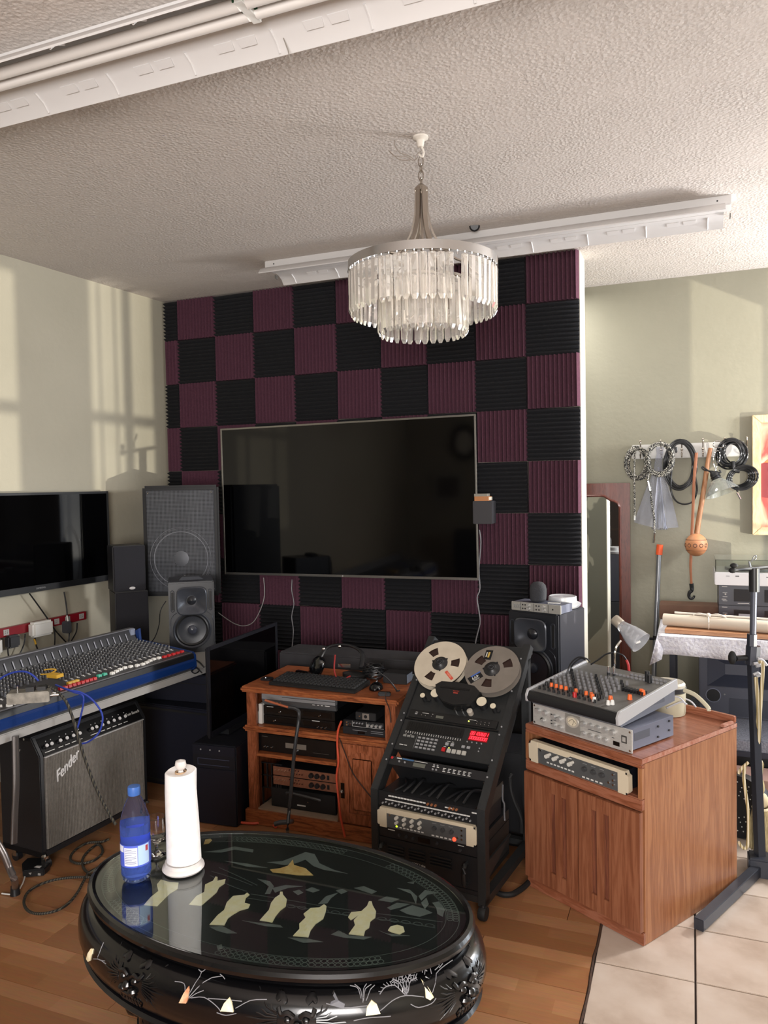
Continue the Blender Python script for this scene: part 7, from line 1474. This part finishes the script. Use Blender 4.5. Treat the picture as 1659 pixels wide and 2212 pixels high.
    for P in ([(-0.5022,-3.0988,0.4315),(-0.4904,-3.099,0.4616),(-0.4826,-3.099,0.483)], [(-0.4985,-3.0989,0.4354),(-0.4691,-3.0989,0.4664),(-0.4245,-3.0973,0.4831)], [(-0.509,-3.0986,0.445),(-0.5196,-3.0983,0.4575),(-0.546,-3.0969,0.4562)], [(-0.4948,-3.0989,0.4363),(-0.4803,-3.099,0.4473),(-0.4625,-3.0988,0.4552)],
        [(-0.4914,-3.099,0.4855),(-0.4827,-3.099,0.4815),(-0.4719,-3.0989,0.4899)], [(-0.431,-3.0977,0.4863),(-0.4229,-3.0972,0.4819),(-0.4181,-3.0969,0.4768)], [(-0.4457,-3.0983,0.445),(-0.4058,-3.096,0.4487),(-0.3611,-3.0914,0.4509)], [(-0.3741,-3.0929,0.437),(-0.3425,-3.0888,0.4537),(-0.3033,-3.0821,0.4586)], [(-0.4912,-3.099,0.4372),(-0.456,-3.0986,0.4452),(-0.4226,-3.0972,0.4341),(-0.4097,-3.0963,0.4247)], [(-0.4197,-3.097,0.4213),(-0.3969,-3.0952,0.4197),(-0.3712,-3.0926,0.4271)],
        [(-0.8186,-3.0348,0.4585),(-0.8164,-3.0357,0.4412),(-0.8209,-3.0338,0.4225),(-0.7884,-3.0467,0.4304)], [(-0.8427,-3.024,0.4121),(-0.8141,-3.0367,0.4239),(-0.7827,-3.0488,0.4263)],
        [(-0.1196,-3.0232,0.4832),(-0.1044,-3.0158,0.4777),(-0.097,-3.012,0.4625)], [(-0.1093,-3.0183,0.4854),(-0.0981,-3.0126,0.4742),(-0.0945,-3.0107,0.4622)], [(-0.0741,-2.9994,0.4817),(-0.0867,-3.0065,0.473),(-0.092,-3.0094,0.459)], [(-0.084,-3.005,0.4844),(-0.0905,-3.0085,0.4734),(-0.0933,-3.01,0.4562)], [(-0.0667,-2.995,0.4792),(-0.0806,-3.0031,0.4665),(-0.087,-3.0066,0.4585)],
        [(-0.1698,-3.0446,0.4574),(-0.1305,-3.0283,0.4504),(-0.0972,-3.0121,0.4508),(-0.0696,-2.9967,0.4504)], [(-0.1129,-3.02,0.4259),(-0.085,-3.0055,0.429),(-0.0527,-2.9863,0.4271),(-0.0405,-2.9782,0.4262)], [(-0.0599,-2.9908,0.4401),(-0.0353,-2.9745,0.453),(-0.0089,-2.9546,0.4568),(0.0236,-2.9253,0.4473)], [(0.0395,-2.9083,0.4492),(0.053,-2.892,0.4662),(0.0682,-2.8706,0.4777),(0.0885,-2.8338,0.4814)],
        [(0.0487,-2.8974,0.4745),(0.0467,-2.8999,0.4876)], [(0.0554,-2.8889,0.4799),(0.0641,-2.8768,0.4866),(0.0556,-2.8886,0.4978)], [(0.064,-2.8769,0.4806),(0.0704,-2.8672,0.4867)], [(-0.002,-2.9489,0.4415),(0.0119,-2.9366,0.431),(0.0348,-2.9136,0.4306),(0.0439,-2.9033,0.4381)]): b.tube(hug(P), .0010, 5)
    b.build('pearl_lines', t, kind='stuff')
    b = MB(PE)   # feathery palm fronds
    for P in ([(-0.0065,-2.9526,0.4576),(0.0009,-2.9464,0.4791),(0.0128,-2.9358,0.4959),(0.0266,-2.9223,0.4997),(0.04,-2.9078,0.4849)], [(-0.0076,-2.9536,0.4594),(-0.0086,-2.9543,0.4789),(-0.013,-2.9579,0.5007)], [(-0.0088,-2.9546,0.4583),(-0.0253,-2.9674,0.4714),(-0.0422,-2.9794,0.4721),(-0.0583,-2.9898,0.4647)], [(-0.0088,-2.9545,0.4612),(-0.0181,-2.9619,0.4784),(-0.0299,-2.9707,0.4871)], [(-0.0041,-2.9506,0.4599),(0.0078,-2.9403,0.4739),(0.0194,-2.9294,0.4772)]):
        Q = hug(P); b.tube(Q, .0013, 5)
        for i in range(1, len(Q)-1):
            d = (Q[i+1]-Q[i-1]).normalized(); nr = Vector((Q[i].x/A/A, Q[i].y/B_/B_, 0)).normalized(); sd = d.cross(nr)
            for sg in (-1, 1): b.tube([Q[i], Q[i]+d*.006+sd*sg*.009], .0009, 4)
    b.build('pearl_fronds', t, kind='stuff')
    return t
coffee_table()
# stools tucked under the table
def stool(label, x, y, rz):
    t = thing('stool', label, 'stool', X4(x, y, 0, rz)); L = MC['black lacquer']
    MB(L).lathe([(0, .285), (.15, .285), (.158, .278), (.158, .262), (.148, .255), (.152, .24), (.16, .22), (.15, .2), (.12, .195), (0, .195)], n=40, sx=1.1, sy=.8).build('seat', t)
    for k in range(4):
        a = PI/4+PI/2*k; c, s = math.cos(a), math.sin(a)
        MB(L).tube([(.13*c, .1*s, .21), (.145*c, .115*s, .13), (.12*c, .095*s, .05), (.13*c, .1*s, .012)], lambda q: .024-.008*q, 8, smooth=4).build('leg', t)
    b = MB(MC['carved lacquer']).at(X4(.1, -.108, .225, .6)); 
    for k in range(5): b.tube([(0, -.008, 0), (.02*math.cos(k), -.014, .012*math.sin(k)), (.034*math.cos(k), -.01, .02*math.sin(k))], .004, 5, smooth=2)
    b.at(Matrix()).build('carving', t)
    MB(MC['pearl line']).sph((.135, -.085, .235), .012, 8, sz=1.3).build('pearl_face', t)
stool('black lacquer stool tucked under the right end of the coffee table', -.135, -2.75, .3)
stool('black lacquer stool tucked under the left end of the coffee table', -.80, -2.72, PI-.3)
# ---- things on the table
def towel_roll():
    x, y = (-0.781,-2.726,0.503)[:2]; t = thing('paper_towel_holder', 'white marble paper towel holder with round finial on the coffee table', 'towel holder', X4(x, y, .5035))
    M_ = noisy('pale marble', '#cbc4c1', '#e4e0dc', 14, .3)
    MB(M_).lathe([(0, 0), (.055, 0), (.060, .006), (.058, .013), (.053, .017), (.051, .026), (.0, .028)], n=48).build('base', t)
    MB(M_).lathe([(0, .028), (.008, .028), (.008, .284), (.006, .288), (.012, .292), (.0165, .303), (.014, .315), (0, .320)], n=20).build('finial_rod', t)
    PW = noisy('paper towel', '#ece8e6', '#f5f3f2', 40, .9, .5, .002)
    p = thing('paper_towel_roll', 'white paper towel roll, loosely wrapped, on the marble holder', 'paper towels', X4(x, y, .5325))
    n = 64; vs = []; fs = []
    for i in range(n):
        a = 2*PI*i/n
        for r, z in ((.017, .0), (.049+.0025*math.cos(a-.3), 0), (.047+.0015*math.cos(a), .10), (.0445-.002*math.cos(a), .20), (.0425+.002*math.sin(2*a)-(.003 if math.cos(a) > .8 else 0), .255), (.040, .258), (.017, .255)): vs.append((r*math.cos(a), r*math.sin(a), z+.004*math.sin(a)*(z > .2)))
    for i in range(n):
        j = (i+1) % n
        for q in range(6): fs.append((i*7+q, j*7+q, j*7+q+1, i*7+q+1))
    MB(PW).add(vs, fs).build('paper', p)
    MB(mat('cardboard core', '#b79a7c', .9)).lathe([(.014, .002), (.0168, .002), (.0168, .256), (.014, .256), (.014, .002)], n=24).build('core', p)
towel_roll()
def bottle():
    x, y = (-0.875,-2.835,0.5)[:2]; y += .02; t = thing('water_bottle', 'blue tinted plastic water bottle with blue cap on the coffee table', 'bottle', X4(x, y, .5035))
    BG = mat('blue bottle plastic', '#bccfff', .04, trans=.97, ior=1.1); r = .041
    MB(BG).lathe([(0, .006), (.022, .004), (.032, 0), (.038, .006), (r, .02), (r, .035), (r, .150), (r, .158), (.038, .178), (.030, .205), (.020, .228), (.0135, .238), (.0135, .25)], n=36).build('bottle_body', t)
    MB(mat('water', '#8cb0ff', .02, trans=.8, ior=1.2)).lathe([(0, .009), (.025, .006), (r-.002, .02), (r-.002, .16), (0, .16)], n=36).build('water', t)
    MB(mat('blue cap', '#1f3fae', .35)).lathe([(.0, .239), (.0165, .239), (.0175, .242), (.0175, .258), (.0165, .263), (0, .264)], n=30).build('cap', t)
    lb = MB(mat('blue label', '#5268d8', .35)).lathe([(r+.0006, .048), (r+.0008, .049), (r+.0008, .109), (r+.0006, .11)], n=40).build('label', t)
    def pat(a0, a1, z0, z1, m, nm): MB(m).lathe([(r+.001, z0), (r+.0013, z0), (r+.0013, z1), (r+.001, z1)], n=10, arc=(R(a0), R(a1))).build(nm, lb)
    pat(-96, -44, .053, .104, mat('label paper', '#e2e6f6', .5), 'text_panel'); pat(-42, 5, .053, .108, mat('pale blue label', '#bcd8fa', .45), 'front_panel'); pat(-128, -99, .09, .108, mat('label paper', ''), 'corner_panel'); pat(-12, 0, .088, .104, RED, 'red_mark')
    b = MB(mat('label print', '#7f86a6', .6))
    for k in range(9): z = .098-.0048*k; b.lathe([(r+.0014, z), (r+.0016, z), (r+.0016, z+.0013), (r+.0014, z+.0013)], n=6, arc=(R(-93), R(-93+(44 if k % 3 else 28))))
    b.build('fine_print', lb, kind='stuff')
bottle()
def goblet():
    x, y = (-0.91,-2.694,0.5)[:2]; y += .012; t = thing('wine_glass', 'short-stemmed clear wine glass between water bottle and paper towels', 'glass', X4(x, y, .5035))
    MB(mat('clear glass', '#ffffff', .0, trans=1, ior=1.45)).lathe([(0, 0), (.028, 0), (.0285, .002), (.012, .006), (.005, .014), (.0045, .03), (.010, .038), (.024, .046), (.0295, .06), (.0295, .08), (.0285, .115), (.0265, .115), (.0275, .08), (.0272, .06), (.022, .051), (.0, .044)], n=40).build('bowl', t)
goblet()
